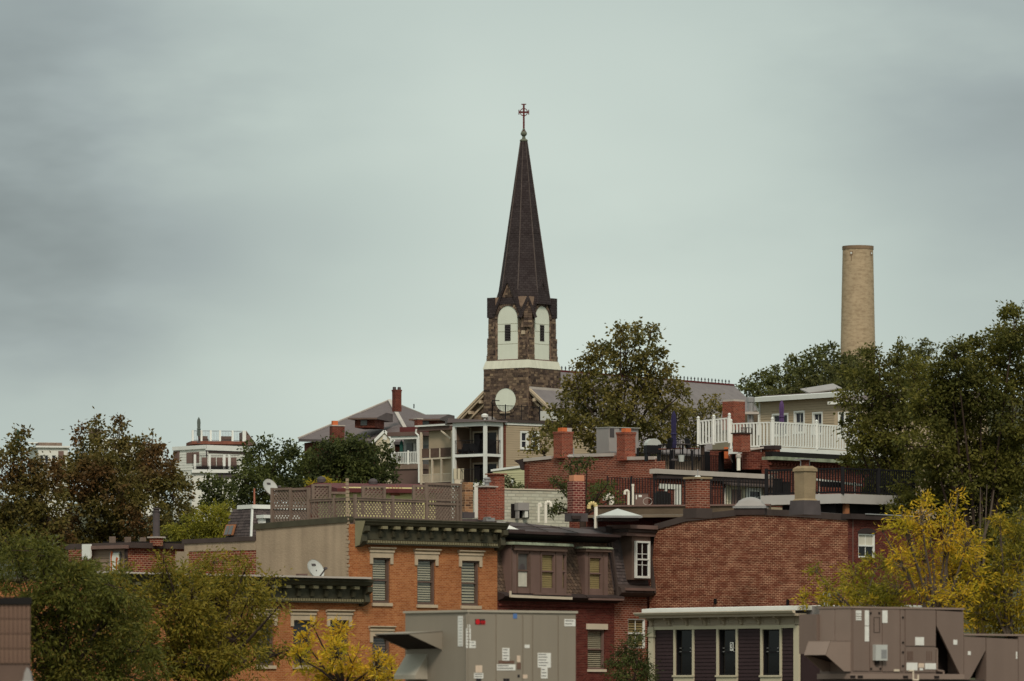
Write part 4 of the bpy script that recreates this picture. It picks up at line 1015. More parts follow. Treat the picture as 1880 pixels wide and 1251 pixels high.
cornice(H0, f0b, 0, sh(f1.u(655)) + .42, zt0, [sh(f1.u(645 - 25.1 * k)) - .18 for k in range(20) if 645 - 25.1 * k > 165], h=.95, left=False)
MB(f0b).box(.3, L0 - .15, .2, D1 + 4, zt0 - .2, zt0 - .1).build('flat_roof', 'tan_roof', H0)
b = MB(f0b); b.box(.0, L0 + .02, -.9, .15, zt0 + .05, zt0 + .13); b.build('roof_edge', 'ridge_pale', H0)
# low penthouse at the back of the lower roof: siding, poster door, red brick, dark fascia
fp = Fr(232, 262, 46)
HP = thing('roof_penthouse', 'low penthouse of dark red brick and beige siding with a tall picture panel', 'penthouse', fp)
zp1, zp0 = fp.z(1006), fp.z(1062)
up = fp.u(347)
MB(fp).box(0, up, 0, 4, zp0, zp1).build('brick_wall', 'coarse_brick', HP)
vL = fp.v(172)
b = MB(fp); b.prism([(.02, zp0), (vL, zp0), (vL, zp1 - .05), (.02, zp1)], 'x', -.03, 0); b.build('side_wall', 'beige_siding', HP)
f_side = Fr(0, 0, 46 - 90, X=0); f_side.M = fp.M @ Matrix.Translation((-.03, 0, 0)) @ Matrix.Rotation(R(-90), 4, 'Z')
siding(HP, f_side, -vL, -.9 * 1, zp0, zp1 - .05, .19, 'beige_siding')
v1, v2 = fp.v(223, -.03), fp.v(204, -.03)
b = MB(f_side); b.box(-v2, -v1, -.09, 0, fp.z(1054), fp.z(1013)); pn = b.build('picture_panel', 'glass_grey', HP)
MB(f_side).box(-v2 + .05, -v1 - .05, -.11, -.09, fp.z(1053), fp.z(1015)).build('picture_sheet', 'white_siding', pn)
b = MB(f_side); m_ = (-v1 - v2) / 2
for (dx, hh) in ((-.22, 1.05), (.14, .75), (.3, .45)):   # slim orange plant-like print
    z0 = fp.z(1053) + .02
    b.prism([(m_ + dx - .05, z0), (m_ + dx + .05, z0), (m_ + dx + .035, z0 + hh * .7), (m_ + dx + .12, z0 + hh * .9), (m_ + dx, z0 + hh), (m_ + dx - .06, z0 + hh * .85)], 'y', -.114, -.111)
b.build('orange_print', 'print_orange', pn)
MB(fp).box(-.1, .04, -.06, .02, zp0, zp1).build('corner_board', 'dark_roof', HP)
b = MB(fp); b.box(-.02, up, -.25, 4.2, zp1, zp1 + .25); b.build('brick_roof_fascia', 'roof_edge', HP)
b = MB(fp); b.box(-.35, -.03, -.2, vL + .3, zp1 - .04, zp1 + .12); b.build('side_roof_fascia', 'grey_brown', HP)
MB(fp).box(-.42, -.3, vL - .2, vL + .35, zp1 - .5, zp1 + .2).build('gutter_end', 'white_paint', HP)
for k in range(3): MB(fp).box(.2 + k * .95, .42 + k * .95, 1.2, 1.4, zp1 + .25, zp1 + .55).build('roof_block', 'weathered_wood', HP)
MB(fp).bar(fp.M.inverted() @ P(190, 996, 266), fp.M.inverted() @ P(340, 996, 262), .08).build('roof_rail', 'deck_dark', HP)
c_, fcx, hw_, zt_ = chimney(HP, 273, 301, 988, 1003, 263, 'coarse_brick', 45, cap='ridge_pale', band=0, flash=False)
fk = Fr(287, 263, 0)
b = MB(fk); b.lathe((0, 0, 0), [(.16, fk.z(985)), (.16, fk.z(940)), (.19, fk.z(940)), (.19, fk.z(938)), (.14, fk.z(938)), (.14, fk.z(936)), (.19, fk.z(935)), (.19, fk.z(933))], 12); b.build('stove_pipe', 'lead', c_, smooth=False)

# ------------------------------------------------------------------ lattice screens on the roof deck
def latpanel(T, fr, plane, a0, a1, z0, z1, off, sp=.135, w=.07, lim=[0]):
    """crossing slats; plane 'x' = along u at y=off, 'y' = along y at u=off"""
    H = z1 - z0; n = int((a1 - a0 + H) / sp)
    for sg, dd in ((1, 0), (-1, .018)):
        for k in range(n + 1):
            s0 = a0 - H + k * sp if sg > 0 else a0 + k * sp
            pts = []
            # line a = s0 + sg*(z-z0)
            za, zb = z0, z1
            A, B_ = s0 + sg * 0, s0 + sg * H
            lo, hi = min(A, B_), max(A, B_)
            if hi < a0 + .03 or lo > a1 - .03: continue
            def zat(a): return z0 + (a - s0) * sg
            if A < a0: za = zat(a0); A = a0
            if A > a1: za = zat(a1); A = a1
            if B_ < a0: zb = zat(a0); B_ = a0
            if B_ > a1: zb = zat(a1); B_ = a1
            if abs(zb - za) < .05: continue
            b = MB(fr); y = off + dd
            p = lambda a, z, q: (a, q, z) if plane == 'x' else (q, a, z)
            wv = w * .7
            b.hexa([p(A, za - wv, y), p(B_, zb - wv, y), p(B_, zb - wv, y + .012), p(A, za - wv, y + .012), p(A, za + wv, y), p(B_, zb + wv, y), p(B_, zb + wv, y + .012), p(A, za + wv, y + .012)])
            b.build('slat', 'weathered_wood', T)
def fbar(T, fr, plane, a0, a1, z0, z1, off, th=.06, name='frame_board'):
    b = MB(fr)
    if plane == 'x': b.box(a0, a1, off - th / 2, off + th / 2, z0, z1)
    else: b.box(off - th / 2, off + th / 2, a0, a1, z0, z1)
    b.build(name, 'weathered_wood', T)
us = .35
LS = thing('lattice_fence', 'tall weathered wooden lattice screen at the left end of the roof deck', 'fence', loc=f1.w(us, f1.v(535, us), zt1 - .2))
va, vb, vc = f1.v(568, us), f1.v(535, us), f1.v(501, us)
zz = lambda py, v_, u_=us: f1.z(py, u_, v_)
for (p0, p1, t0, t1) in ((vb, vc, 901, 899), (va, vb, 897, 899)):
    top = zz(898, (p0 + p1) / 2); mid = zz(932, (p0 + p1) / 2); bot = zz(962, (p0 + p1) / 2)
    latpanel(LS, f1, 'y', p0 + .04, p1 - .04, mid + .05, top - .05, us, sp=.19); latpanel(LS, f1, 'y', p0 + .04, p1 - .04, bot + .05, mid - .05, us, sp=.19)
    for z_ in (top, mid, bot): fbar(LS, f1, 'y', p0, p1, z_ - .05, z_ + .05, us - .02, .07, 'rail')
for v_ in (va, vb, vc): fbar(LS, f1, 'y', v_ - .06, v_ + .06, zz(966, v_), zz(896, v_), us - .04, .12, 'post')
LF = thing('lattice_fence', 'long low weathered lattice railing turning the corner of the roof deck above the green cornice', 'fence', loc=f1.w(us, .5, zt1 - .1))
vk = .5
zL0, zL1 = zz(950, vk), zz(917, vk)
latpanel(LF, f1, 'y', vk + .05, va - .15, zL0 + .04, zL1 - .04, us, sp=.19)
for z_ in (zL0, zL1): fbar(LF, f1, 'y', vk, va - .1, z_ - .045, z_ + .045, us - .02, .07, 'rail')
fbar(LF, f1, 'y', vk, va - .1, zL1 + .05, zL1 + .09, us, .16, 'top_board')
ue = f1.u(780, vk); u3 = f1.u(846, vk)
latpanel(LF, f1, 'x', us + .05, ue - .05, zL0 + .04, zL1 - .04, vk, sp=.19)
for z_ in (zL0, zL1): fbar(LF, f1, 'x', us, ue, z_ - .045, z_ + .045, vk - .02, .07, 'rail')
fbar(LF, f1, 'x', us, ue, zL1 + .05, zL1 + .09, vk, .16, 'top_board')
for q in (us, f1.u(720, vk)): fbar(LF, f1, 'x', q - .06, q + .06, zL0 - .5, zL1 + .22, vk - .03, .12, 'post')
fbar(LF, f1, 'y', va * .5, va * .5 + .12, zL0 - .3, zL1 + .1, us - .03, .12, 'post')
LT = thing('lattice_fence', 'tall weathered lattice screen at the right, beside the yellow brick chimney', 'fence', loc=f1.w((ue + u3) / 2, vk, zt1 - .1))
ztp, zmd = f1.z(888, ue, vk), f1.z(917, ue, vk)
latpanel(LT, f1, 'x', ue + .1, u3 - .1, zmd + .06, ztp - .05, vk, sp=.19); latpanel(LT, f1, 'x', ue + .1, u3 - .2, zL0 + .02, zmd - .06, vk, sp=.19)
for z_ in (ztp, zmd, zmd - .18, zL0 - .02): fbar(LT, f1, 'x', ue, u3, z_ - .05, z_ + .05, vk - .02, .07, 'rail')
for q in (ue + .06, u3 - .06, u3 - .28): fbar(LT, f1, 'x', q - .055, q + .055, zL0 - .5, (ztp + .04) if q != u3 - .28 else zmd, vk - .03, .12, 'post')
for (pa, pb_, pt_, py0, lab) in ((572, 607, 891, 917, 'raised square of weathered lattice behind the left low railing'), (664, 707, 894, 917, 'raised dark square of weathered lattice beside the green shed wall'), (757, 786, 893, 918, 'narrow raised lattice square against the tall right lattice panel')):
    fq = Fr(pa, 255, 20)
    T = thing('lattice_screen', lab, 'screen', fq, base=fq.z(930)); q1 = fq.u(pb_); z0_, z1_ = fq.z(945), fq.z(pt_)
    latpanel(T, fq, 'x', .05, q1 - .05, fq.z(py0 + 2), z1_ - .05, 0, sp=.18)
    for z_ in (z1_, fq.z(py0 + 2)): fbar(T, fq, 'x', 0, q1, z_ - .045, z_ + .045, -.02, .07, 'rail')
    for q in (.05, q1 - .05): fbar(T, fq, 'x', q - .06, q + .06, z0_, z1_ + .03, -.03, .12, 'post')
fbm = Fr(608, 256, 20); T = thing('wooden_rail', 'short dark wooden rail between two lattice squares on the roof deck', 'rail', fbm, base=fbm.z(915))
MB(fbm).box(0, fbm.u(636), -.05, .05, fbm.z(907), fbm.z(903)).build('rail', 'weathered_wood', T); MB(fbm).box(.1, .2, 0, .08, fbm.z(915), fbm.z(907)).build('post', 'weathered_wood', T)

# satellite dishes
def dish(lab, px, py, Y, rx, mastbase, az, el=25):
    c = P(px, py, Y); rr = rx * Y / F
    T = thing('satellite_dish', lab, 'satellite dish', loc=Vector((c.x, c.y + .25, mastbase)))
    f = Fr(0, 0, 0, X=0); f.M = Matrix.Translation(c) @ Matrix.Rotation(R(az), 4, 'Z') @ Matrix.Rotation(R(90 - el), 4, 'X')
    b = MB(f); pr_ = [(rr * t, -.10 * (1 - t * t) * rr * 2) for t in (0.02, .3, .55, .8, 1)]
    b.lathe((0, 0, 0), pr_ + [(rr * 1.02, .02), (rr * 1.0, -.04)] + [(rr * t, -.10 * (1 - t * t) * rr * 2 - .04) for t in (.8, .5, .1)], 28)
    d_ = b.build('reflector', 'dish_grey', T)
    b = MB(f); b.box(-.05, .05, rr * .18, rr * .26, -.1, .012) if 0 else None
    for i_, (x0, x1) in enumerate(((-.16, -.05), (-.02, .03), (.06, .16))): b.box(x0 * rr * 1.6, x1 * rr * 1.6, rr * .42, rr * .6, -.06 * rr - .04, -.055 * rr + .0)
    b.build('dish_marking', 'lead', d_)
    b = MB(f); b.bar((0, -rr * .95, -.02), (0, -rr * .55, rr * 1.15), .05); b.box(-.07, .07, -rr * .6, -rr * .42, rr * 1.05, rr * 1.3); b.build('feed_arm', 'lead', T)
    b = MB(); b.tube(c + Vector((0, .1, -.05)), Vector((c.x + .05, c.y + .25, mastbase + .3)), .035, .035, 8).tube(Vector((c.x + .05, c.y + .25, mastbase + .3)), Vector((c.x + .05, c.y + .25, mastbase)), .035, .035, 8)
    b.build('mast', 'lead', T)
dish('large grey satellite dish standing on the lower roof against the stucco wall', 580, 1045, 248, 19, zt0 - .1, 48)
dish('grey satellite dish raised beside the left end of the tall lattice screen', 497, 895, 262, 17, f1.z(960, 0, D1), 48)
fj = Fr(549, 249.2, 30); T = thing('cable_box', 'small dark louvred box beside the dish on the lower roof', 'box', fj, base=zt0 - .1)
MB(fj).box(0, .42, 0, .3, zt0 - .1, zt0 + .3).build('housing', 'grey_brown', T)
for k in range(4): MB(fj).box(.04 + k * .095, .09 + k * .095, -.015, 0, zt0 - .02, zt0 + .24).build('louvre', 'lead', T)

# grey mansard roof behind with white dormer, left of the lattice
fm = Fr(465, 285, 35)
T = thing('mansard_house', 'small grey shingled mansard with white trimmed dormer left of the lattice screens', 'house', fm)
zm0, zm1 = fm.z(1010), fm.z(934); uA = fm.u(505); vA = fm.v(428)
MB(fm).box(0, uA + 2, .5, vA + 1, gz(fm.X, fm.Y), zm0).build('main_block', 'beige_siding', T)
b = MB(fm); b.hexa([(-.4, -.4, zm0), (uA + 2, -.4, zm0), (uA + 2, vA, zm0), (-.4, vA, zm0), (.0, .1, zm1), (uA + 2, .1, zm1), (uA + 2, vA - .6, zm1), (.0, vA - .6, zm1)]); b.build('mansard_roof', 'shingle_dark' if 0 else 'slate', T)
b = MB(fm)   # shingle courses
for k in range(14):
    t0, t1 = k / 14, (k + 1.15) / 14; lz = lambda t: zm0 + (zm1 - zm0) * t; lx = lambda t: -.4 + .4 * t; ly = lambda t: -.4 + .5 * t
    x = lx(t0)
    while x < uA + 2:
        w_ = random.uniform(.22, .4); b.hexa([(x, ly(t0) - .05, lz(t0)), (x + w_ - .02, ly(t0) - .05, lz(t0)), (x + w_ - .02, ly(t0), lz(t0)), (x, ly(t0), lz(t0)), (x, ly(t1) - .02, lz(t1)), (x + w_ - .02, ly(t1) - .02, lz(t1)), (x + w_ - .02, ly(t1), lz(t1)), (x, ly(t1), lz(t1))]); x += w_
    y = ly(t0)
    while y < vA:
        w_ = random.uniform(.22, .4); b.hexa([(lx(t0) - .05, y, lz(t0)), (lx(t0), y, lz(t0)), (lx(t0), y + w_ - .02, lz(t0)), (lx(t0) - .05, y + w_ - .02, lz(t0)), (lx(t1) - .02, y, lz(t1)), (lx(t1), y, lz(t1)), (lx(t1), y + w_ - .02, lz(t1)), (lx(t1) - .02, y + w_ - .02, lz(t1))]); y += w_
b.build('shingles', 'shingle_dark', T, kind='stuff')
MB(fm).box(-.08, uA + 2, -.05, vA - .5, zm1, zm1 + .2).build('roof_trim', 'white_paint', T)
MB(fm).bar((-.45, -.45, zm0), (-.02, .06, zm1), .09).build('hip_trim', 'white_paint', T)
b = MB(fm); ud = fm.u(470); b.box(ud - .02, uA + 1, -.75, .1, fm.z(952), fm.z(946)); b.box(ud + .05, ud + .2, -.6, .1, fm.z(976), fm.z(952)); b.box(ud + .0, ud + .25, -.68, .0, fm.z(979), fm.z(974)); b.build('dormer_trim', 'white_paint', T)
MB(fm).box(ud + .2, uA + 1, -.5, .2, fm.z(985), fm.z(952)).build('dormer_wall', 'glass_grey', T)
fsk = Fr(0, 0, 0, X=0)
b = MB(fm); yv0, yv1 = fm.v(441), fm.v(424); b.hexa([(-.47, yv0, fm.z(982)), (-.40, yv0, fm.z(982)), (-.40, yv1 , fm.z(982)), (-.47, yv1, fm.z(982)), (-.30, yv0, fm.z(962)), (-.22, yv0, fm.z(962)), (-.22, yv1, fm.z(962)), (-.30, yv1, fm.z(962))]); sk = b.build('skylight', 'orange_wood', T)
for a_, c_2 in ((.12, .46), (.54, .88)):
    ya, yb = yv0 + (yv1 - yv0) * a_, yv0 + (yv1 - yv0) * c_2
    MB(fm).hexa([(-.49, ya, fm.z(980.5)), (-.47, ya, fm.z(980.5)), (-.47, yb, fm.z(980.5)), (-.49, yb, fm.z(980.5)), (-.325, ya, fm.z(964)), (-.30, ya, fm.z(964)), (-.30, yb, fm.z(964)), (-.325, yb, fm.z(964))]).build('skylight_pane', 'glass_grey', sk)
T = thing('vent_pole', 'thin rusty pole standing on the grey mansard roof ridge', 'pole', loc=P(467, 932, 286))
MB().tube(P(467, 934, 286), P(467, 897, 286), .05, .04, 8).build('pole', 'rust_pole', T)

# yellow green shed with maroon roof and sun ornament
fy = Fr(632, 300, 18)
T = thing('siding_house', 'low yellow green clapboard house with maroon roof behind the lattice', 'house', fy)
zy1, zy0 = fy.z(894), fy.z(955); uy = fy.u(800)
MB(fy).box(0, uy, .05, 5, gz(fy.X, fy.Y), zy1).build('main_block', 'yellow_siding', T)
siding(T, fy, 0, uy, fy.z(960), zy1, .16, 'yellow_siding')
b = MB(fy); b.prism([(-.4, zy1 - .1), (4, zy1 + .35), (8, zy1), (8, zy1 - .3), (-.4, zy1 - .3)], 'x', -.5, uy + .3); b.build('roof', 'maroon_roof', T)
b = MB(fy); us_ = fy.u(725); zs = fy.z(909)
b.prism([(us_ + .26 * math.cos(t / 8 * math.pi), zs + .26 * math.sin(t / 8 * math.pi)) for t in range(9)], 'y', -.10, -.06)
sn = b.build('sun_ornament', 'rust_pole', T)
for k in range(9):
    t = (k + .5) / 9 * math.pi; MB(fy).bar((us_ + .3 * math.cos(t), -.08, zs + .3 * math.sin(t)), (us_ + .56 * math.cos(t), -.08, zs + .56 * math.sin(t)), .025).build('ray', 'rust_pole', sn)
for (px, py, lb) in ((590, 882, 'small round roof ventilator above the left lattice square'), (685, 886, 'small round roof ventilator on the maroon roof')):
    T = thing('roof_ventilator', lb, 'ventilator', loc=P(px, py + 8, 304)); c = P(px, py + 8, 304)
    MB().lathe(c, [(.12, -.3), (.12, .1), (.22, .12), (.24, .28), (.18, .4), (.05, .44)], 12).build('turbine_head', 'lead', T)
    MB().lathe(c, [(.14, -.5), (.14, -.3)], 10).build('collar', 'lead', T)

# chimneys on the right end of the orange house roof
chimney(H1, 846, 870, 886, 951, 258, 'yellow_brick', 20, cap=None, band=0, flash=True)
b = MB(); b.bar(P(874, 951, 259), P(874, 888, 259), .16); b.build('white_flue_board', 'white_siding', H1)
c_, fx_, hx_, zx_ = chimney(H1, 876, 912, 895, 955, 256, 'bright_brick', 46, cap='ridge_pale', band=0, flash=False)
b = MB(fx_); b.lathe((0, 0, zx_ + .05), [(.11, 0), (.11, .16), (.2, .18), (.2, .26), (.12, .28), (.17, .32), (.17, .36), (.08, .4)], 12); b.build('metal_cowl', 'steel', c_)
chimney(H1, 893, 928, 872, 955, 258.5, 'bright_brick', 40, cap='coarse_brick', band=0, flash=False)
T = thing('duct_cap', 'small shiny metal duct box on the green cornice beside the red chimneys', 'duct', loc=P(902, 956, 253))
fd = Fr(893, 253, 30); MB(fd).box(0, .44, 0, .3, fd.z(957), fd.z(951)).build('duct_body', 'steel', T); MB(fd).box(.05, .2, -.06, .34, fd.z(951), fd.z(949)).build('duct_lid', 'steel', T)

# white painted brick back wall with grey unit
fw = Fr(925, 278, 30)
T = thing('painted_wall_house', 'back wing with pale painted brick wall behind the brown roof', 'house', fw)
uw = fw.u(1045)
MB(fw).box(0, uw, 0, 5, gz(fw.X, fw.Y), fw.z(899)).build('main_block', 'white_painted_brick', T)
MB(fw).box(-.05, uw + .05, -.05, 5.05, fw.z(899), fw.z(899) + .06).build('coping', 'off_white', T)
ua, ub = fw.u(938), fw.u(971); 
MB(fw).box(ua, ub, -.02, .02, fw.z(951), fw.z(925)).build('window', 'dark_room', T)
uc, ud_ = fw.u(944), fw.u(964); T2 = thing('air_conditioner', 'grey air conditioner with hood in the painted brick wall', 'air conditioner', fw, base=fw.z(950))
MB(fw).box(uc, ud_, -.4, -.03, fw.z(937), fw.z(923)).build('housing', 'condenser', T2); MB(fw).box(uc + .03, uc + .09, -.35, -.05, fw.z(952), fw.z(937)).build('leg', 'condenser', T2); MB(fw).box(ud_ - .2, ud_ - .03, -.35, -.05, fw.z(950), fw.z(937)).build('filter_box', 'white_siding', T2)
def gooseneck(lab, px, pt, pb, Y, r, hw=.16, mat='white_pvc', turn=1, capm=None, dirx=1):
    T = thing('vent_pipe', lab, 'vent pipe', loc=P(px, pb, Y)); b = MB(); base = P(px, pb, Y); top = P(px, pt, Y); zc_ = top.z - hw
    b.tube(base - Vector((0, 0, .3)), (base.x, base.y, zc_), r, r, 10)
    b.build('pipe', mat, T, smooth=False)
    b = MB(); pts = [Vector((base.x + dirx * hw * (1 - math.cos(t / 6 * math.pi)), base.y, zc_ + hw * math.sin(t / 6 * math.pi))) for t in range(7)]; pts.append(pts[-1] - Vector((0, 0, .1)))
    b.path(pts, r * 1.12, 10); b.build('return_bend', capm or mat, T)
gooseneck('thin white vent pipe with hooked top before the painted wall, leftmost of three', 989, 925, 948, 266, .055, .05, turn=0)
gooseneck('thicker white hooked vent pipe between the thin one and the dark chimney', 1002, 922, 949, 266, .075, .12)
gooseneck('white vent pipe with yellowed hook right of the slim dark chimney', 1094, 924, 958, 262, .085, .16, capm='yellowed_pvc', dirx=-1)
gooseneck('fat white hooked pipe at the foot of the black railing', 1123, 910, 928, 275, .12, .15, dirx=-1)
gooseneck('slim white pipe bent at the top beside the condenser box', 1154, 901, 926, 275, .06, .09, dirx=-1)
T = thing('vent_pipe', 'straight tall white pipe against the black railing', 'vent pipe', loc=P(1162, 926, 275)); MB().tube(P(1162, 930, 275), P(1162, 889, 275), .055, .055, 10).build('pipe', 'white_pvc', T)
MB().lathe(P(1162, 889, 275), [(.07, -.1), (.07, 0)], 10).build('pipe_collar', 'white_pvc', T)
# ------------------------------------------------------------------ brown mansard house
xe, ye = (f1.w(W1, 0, 0).x, f1.w(W1, 0, 0).y)
f2 = Fr(0, ye, 52, X=xe)
g2 = gz(xe, ye)
H2 = thing('mansard_rowhouse', 'brown mansard rowhouse with scalloped shingles, bay dormer and sagging gutter', 'rowhouse', f2)
U2 = f2.u(1128); ur = f2.u(1192)
zled = f2.z(1098, U2 / 2)          # top of the brick, under the ledge
wl = (f2.u(1079), f2.u(1111), f2.z(1229, f2.u(1095)), f2.z(1156, f2.u(1095)))
wall(H2, f2, 'front_wall', 0.02, U2, g2, zled, [wl], 'row_brick')
MB(f2).box(.03, U2 - .01, .26, 9, g2, zled + .1).build('main_block', 'row_brick', H2)
MB(f2).box(0.05, U2 - .05, -.06, .05, zled - .42, zled - .3).build('brick_band', 'row_brick', H2)
MB(f2).box(wl[0] - .12, wl[1] + .14, -.06, .1, wl[3], wl[3] + .26).build('lintel', 'off_white', H2)
MB(f2).box(wl[0] - .05, wl[1] + .05, -.06, .1, wl[2] - .12, wl[2]).build('window_sill', 'off_white', H2)
window(H2, f2, wl[0], wl[1], wl[2], wl[3], 'grey_brown', rec=.12, fw=.07, blind='blind', slat=.09)
# mansard slope: from ledge up to eave, leaning back
ze = f2.z(992, U2 / 2); lean = .45
b = MB(f2); b.hexa([(.03, .02, zled + .1), (U2, .02, zled + .1), (U2, 1.5, zled + .1), (.03, 1.5, zled + .1), (.03, lean, ze), (U2, lean, ze), (U2, 1.5, ze), (.03, 1.5, ze)])
b.build('mansard_slope', 'shingle', H2)
b = MB(f2); rows = 17; rh_ = (ze - zled - .1) / rows
for k in range(rows):
    z = zled + .1 + k * rh_; y0 = .02 + lean * k / rows; y1 = .02 + lean * (k + 1.2) / rows; x = .03 - (.12 if k % 2 else 0)
    while x < U2 - .05:
        a, c = max(x, .03) + .008, min(x + .235, U2) - .008; m = (a + c) / 2
        if c - a > .08:
            pts = [(a, z + rh_ * 1.2), (a, z + rh_ * .35), (a + (c - a) * .28, z - .0), (a + (c - a) * .72, z - .0), (c, z + rh_ * .35), (c, z + rh_ * 1.2)]
            yy = lambda q: y0 + (y1 - y0) * (q - z) / (rh_ * 1.2)
            pr_ = lambda q: .05 if q < z + rh_ * .5 else .015
            n = len(b.V); b.V += [(p[0], yy(p[1]) - pr_(p[1]), p[1]) for p in pts] + [(p[0], yy(p[1]) + .01, p[1]) for p in pts]
            b.Fc += [tuple(n + i for i in (0, 1, 2, 3, 4, 5)), (n + 1, n + 7, n + 8, n + 2), (n + 2, n + 8, n + 9, n + 3), (n + 3, n + 9, n + 10, n + 4), (n, n + 6, n + 7, n + 1), (n + 4, n + 10, n + 11, n + 5)]
        x += .235
b.build('scalloped_shingles', 'shingle', H2, kind='stuff')
# eave cornice and brown membrane roof
b = MB(f2); b.prism([(lean + .1, ze - .05), (.15, ze - .02), (-.25, ze + .12), (-.32, ze + .16), (-.32, ze + .30), (lean + .1, ze + .30)], 'x', .0, U2 - .05); b.build('eave_cornice', 'deck_dark', H2)  # near-black colour paints in the shadow under the eave
MB(f2).box(0, U2, -.40, -.30, ze + .22, ze + .34).build('gutter', 'brown_roof', H2)
b = MB(f2); b.hexa([(.05, -.30, ze + .31), (U2, -.30, ze + .31), (U2, 8.9, ze + .31), (.05, 8.9, ze + .31), (.4, 1.5, ze + .9), (U2, 1.2, ze + .60), (U2, 8.8, ze + .75), (.4, 8.8, ze + 1.0)]); b.build('membrane_roof', 'brown_roof', H2)
b = MB(f2)
for k in range(3):
    x = 1.2 + k * (U2 - 1) / 3.4; b.bar((x, -.2, ze + .36), (x + .25 * math.sin(k * 2.1), 1.25, ze + .60 + .3 * (1 - x / U2)), .05, .03)
b.bar((.1, .55, ze + .56), (U2 * .6, .5, ze + .60), .06, .035); b.build('membrane_folds', 'roof_edge', H2, kind='stuff')
T = thing('roof_hood', 'small pale metal hood at the left end of the brown membrane roof', 'vent', loc=f2.w(.7, .2, ze + .45)); fh = Fr(0, 0, 0, X=0); fh.M = f2.M
MB(fh).hexa([(.25, -.35, ze + .35), (1.4, -.3, ze + .35), (1.4, .5, ze + .4), (.25, .5, ze + .4), (.35, -.2, ze + .72), (.6, -.1, ze + .62), (.6, .3, ze + .62), (.35, .3, ze + .75)]).build('hood_body', 'sticker', T)
MB(fh).box(.3, 1.5, -.42, -.34, ze + .26, ze + .4).build('hood_base', 'brown_roof', T)
# ledge at the foot of the mansard with sagging gutters
ld = f2.z(1090, 1)
b = MB(f2); xm = f2.u(1064)
b.prism([(.05, zled + .22), (-.38, zled + .1), (-.42, zled + .02), (-.3, zled - .08), (.05, zled - .2)], 'x', .03, xm); b.build('ledge', 'dark_roof', H2)
b = MB(f2); b.prism([(.05, zled + .22), (-.38, zled + .12), (-.42, zled + .04), (-.3, zled - .06), (.05, zled - .2)], 'x', xm + .04, U2 + .25); b.build('ledge', 'dark_roof', H2)
zg = zled + .0
MB(f2).bar((.35, -.46, zg + .02), (f2.u(1050, -.46), -.46, zg - .02), .07, .12).build('broken_gutter', 'off_white', H2)
MB(f2).bar((f2.u(980, -.5), -.50, zg + .16), (f2.u(1048, -.5), -.50, zg + .15), .08, .09).build('broken_gutter', 'grey_brown', H2)
MB(f2).bar((xm + .1, -.46, zg - .03), (U2 + .1, -.46, zg - .02), .07, .09).build('broken_gutter', 'grey_brown', H2)
MB(f2).box(.33, .40, -.5, -.42, zg - .02, zg + .25).build('broken_gutter', 'off_white', H2)
# bay dormer
dB = -.28
a0, a1 = f2.u(938, dB), f2.u(1040, dB); zb_ = zled + .16; zt_ = f2.z(1003, (a0 + a1) / 2)
w_a = (f2.u(950.5, dB), f2.u(971.5, dB), f2.z(1080, 1), f2.z(1015, 1)); w_b = (f2.u(994, dB), f2.u(1018.5, dB), f2.z(1081, 2), f2.z(1016, 2)); w_c = (f2.u(1032, dB), f2.u(1039, dB), f2.z(1081, 3), f2.z(1016, 3))
wall(H2, f2, 'bay_wall', a0, a1, zb_, zt_, [w_a, w_b, w_c], 'grey_brown', t=.16, d=dB)
MB(f2).box(a0 + .02, a1 - .02, dB + .165, .9, zb_, zt_ - .01).build('bay_block', 'grey_brown', H2)
MB(f2).box(a0 + .1, a1 - .1, dB - .14, dB - .0, zt_ - .22, zt_ + .02).build('bay_fascia', 'brown_trim', H2)
b = MB(f2); b.hexa([(a0 - .14, dB - .26, zt_ + .02), (a1 + .22, dB - .26, zt_ + .02), (a1 + .22, .3, zt_ + .02), (a0 - .14, .3, zt_ + .02), (a0 - .1, dB - .24, zt_ + .14), (a1 + .18, dB - .24, zt_ + .14), (a1 + .1, .3, zt_ + .15), (a0 - .1, .3, zt_ + .15)]); b.build('copper_roof', 'copper_green', H2)
w1 = window(H2, f2, *w_a, 'brown_trim', d=dB, rec=.05, fw=.04, glass='glass_grey', split=.5)
um = (w_a[0] + w_a[1]) / 2; zq = (w_a[2] + w_a[3]) / 2
b = MB(f2); b.prism([(um + .22 * math.cos(t / 10 * math.pi), zq + .06 + .25 * math.sin(t / 10 * math.pi)) for t in range(11)], 'y', dB + .072, dB + .078); b.build('shade_arch', 'lead', w1)
MB(f2).box(w_a[0] + .06, w_a[1] - .06, dB + .07, dB + .079, w_a[2] + .08, zq - .05).build('lace_curtain', 'curtain', w1)
window(H2, f2, *w_b, 'grey_brown', d=dB, rec=.045, fw=.05, blind='blind_yellow', slat=.10, cov=.93)
window(H2, f2, *w_c, 'grey_brown', d=dB, rec=.045, fw=.03, blind='blind_yellow', slat=.10, cov=.93)
for (x, w_) in ((w_a[0] - .08, .06), (w_a[1] + .02, .06), (w_b[0] - .10, .06), (w_b[1] + .03, .06), (a0 + .03, .05)):
    MB(f2).box(x, x + w_, dB - .035, dB + .01, zb_ + .02, zt_ - .24).build('pilaster', 'brown_trim', H2)
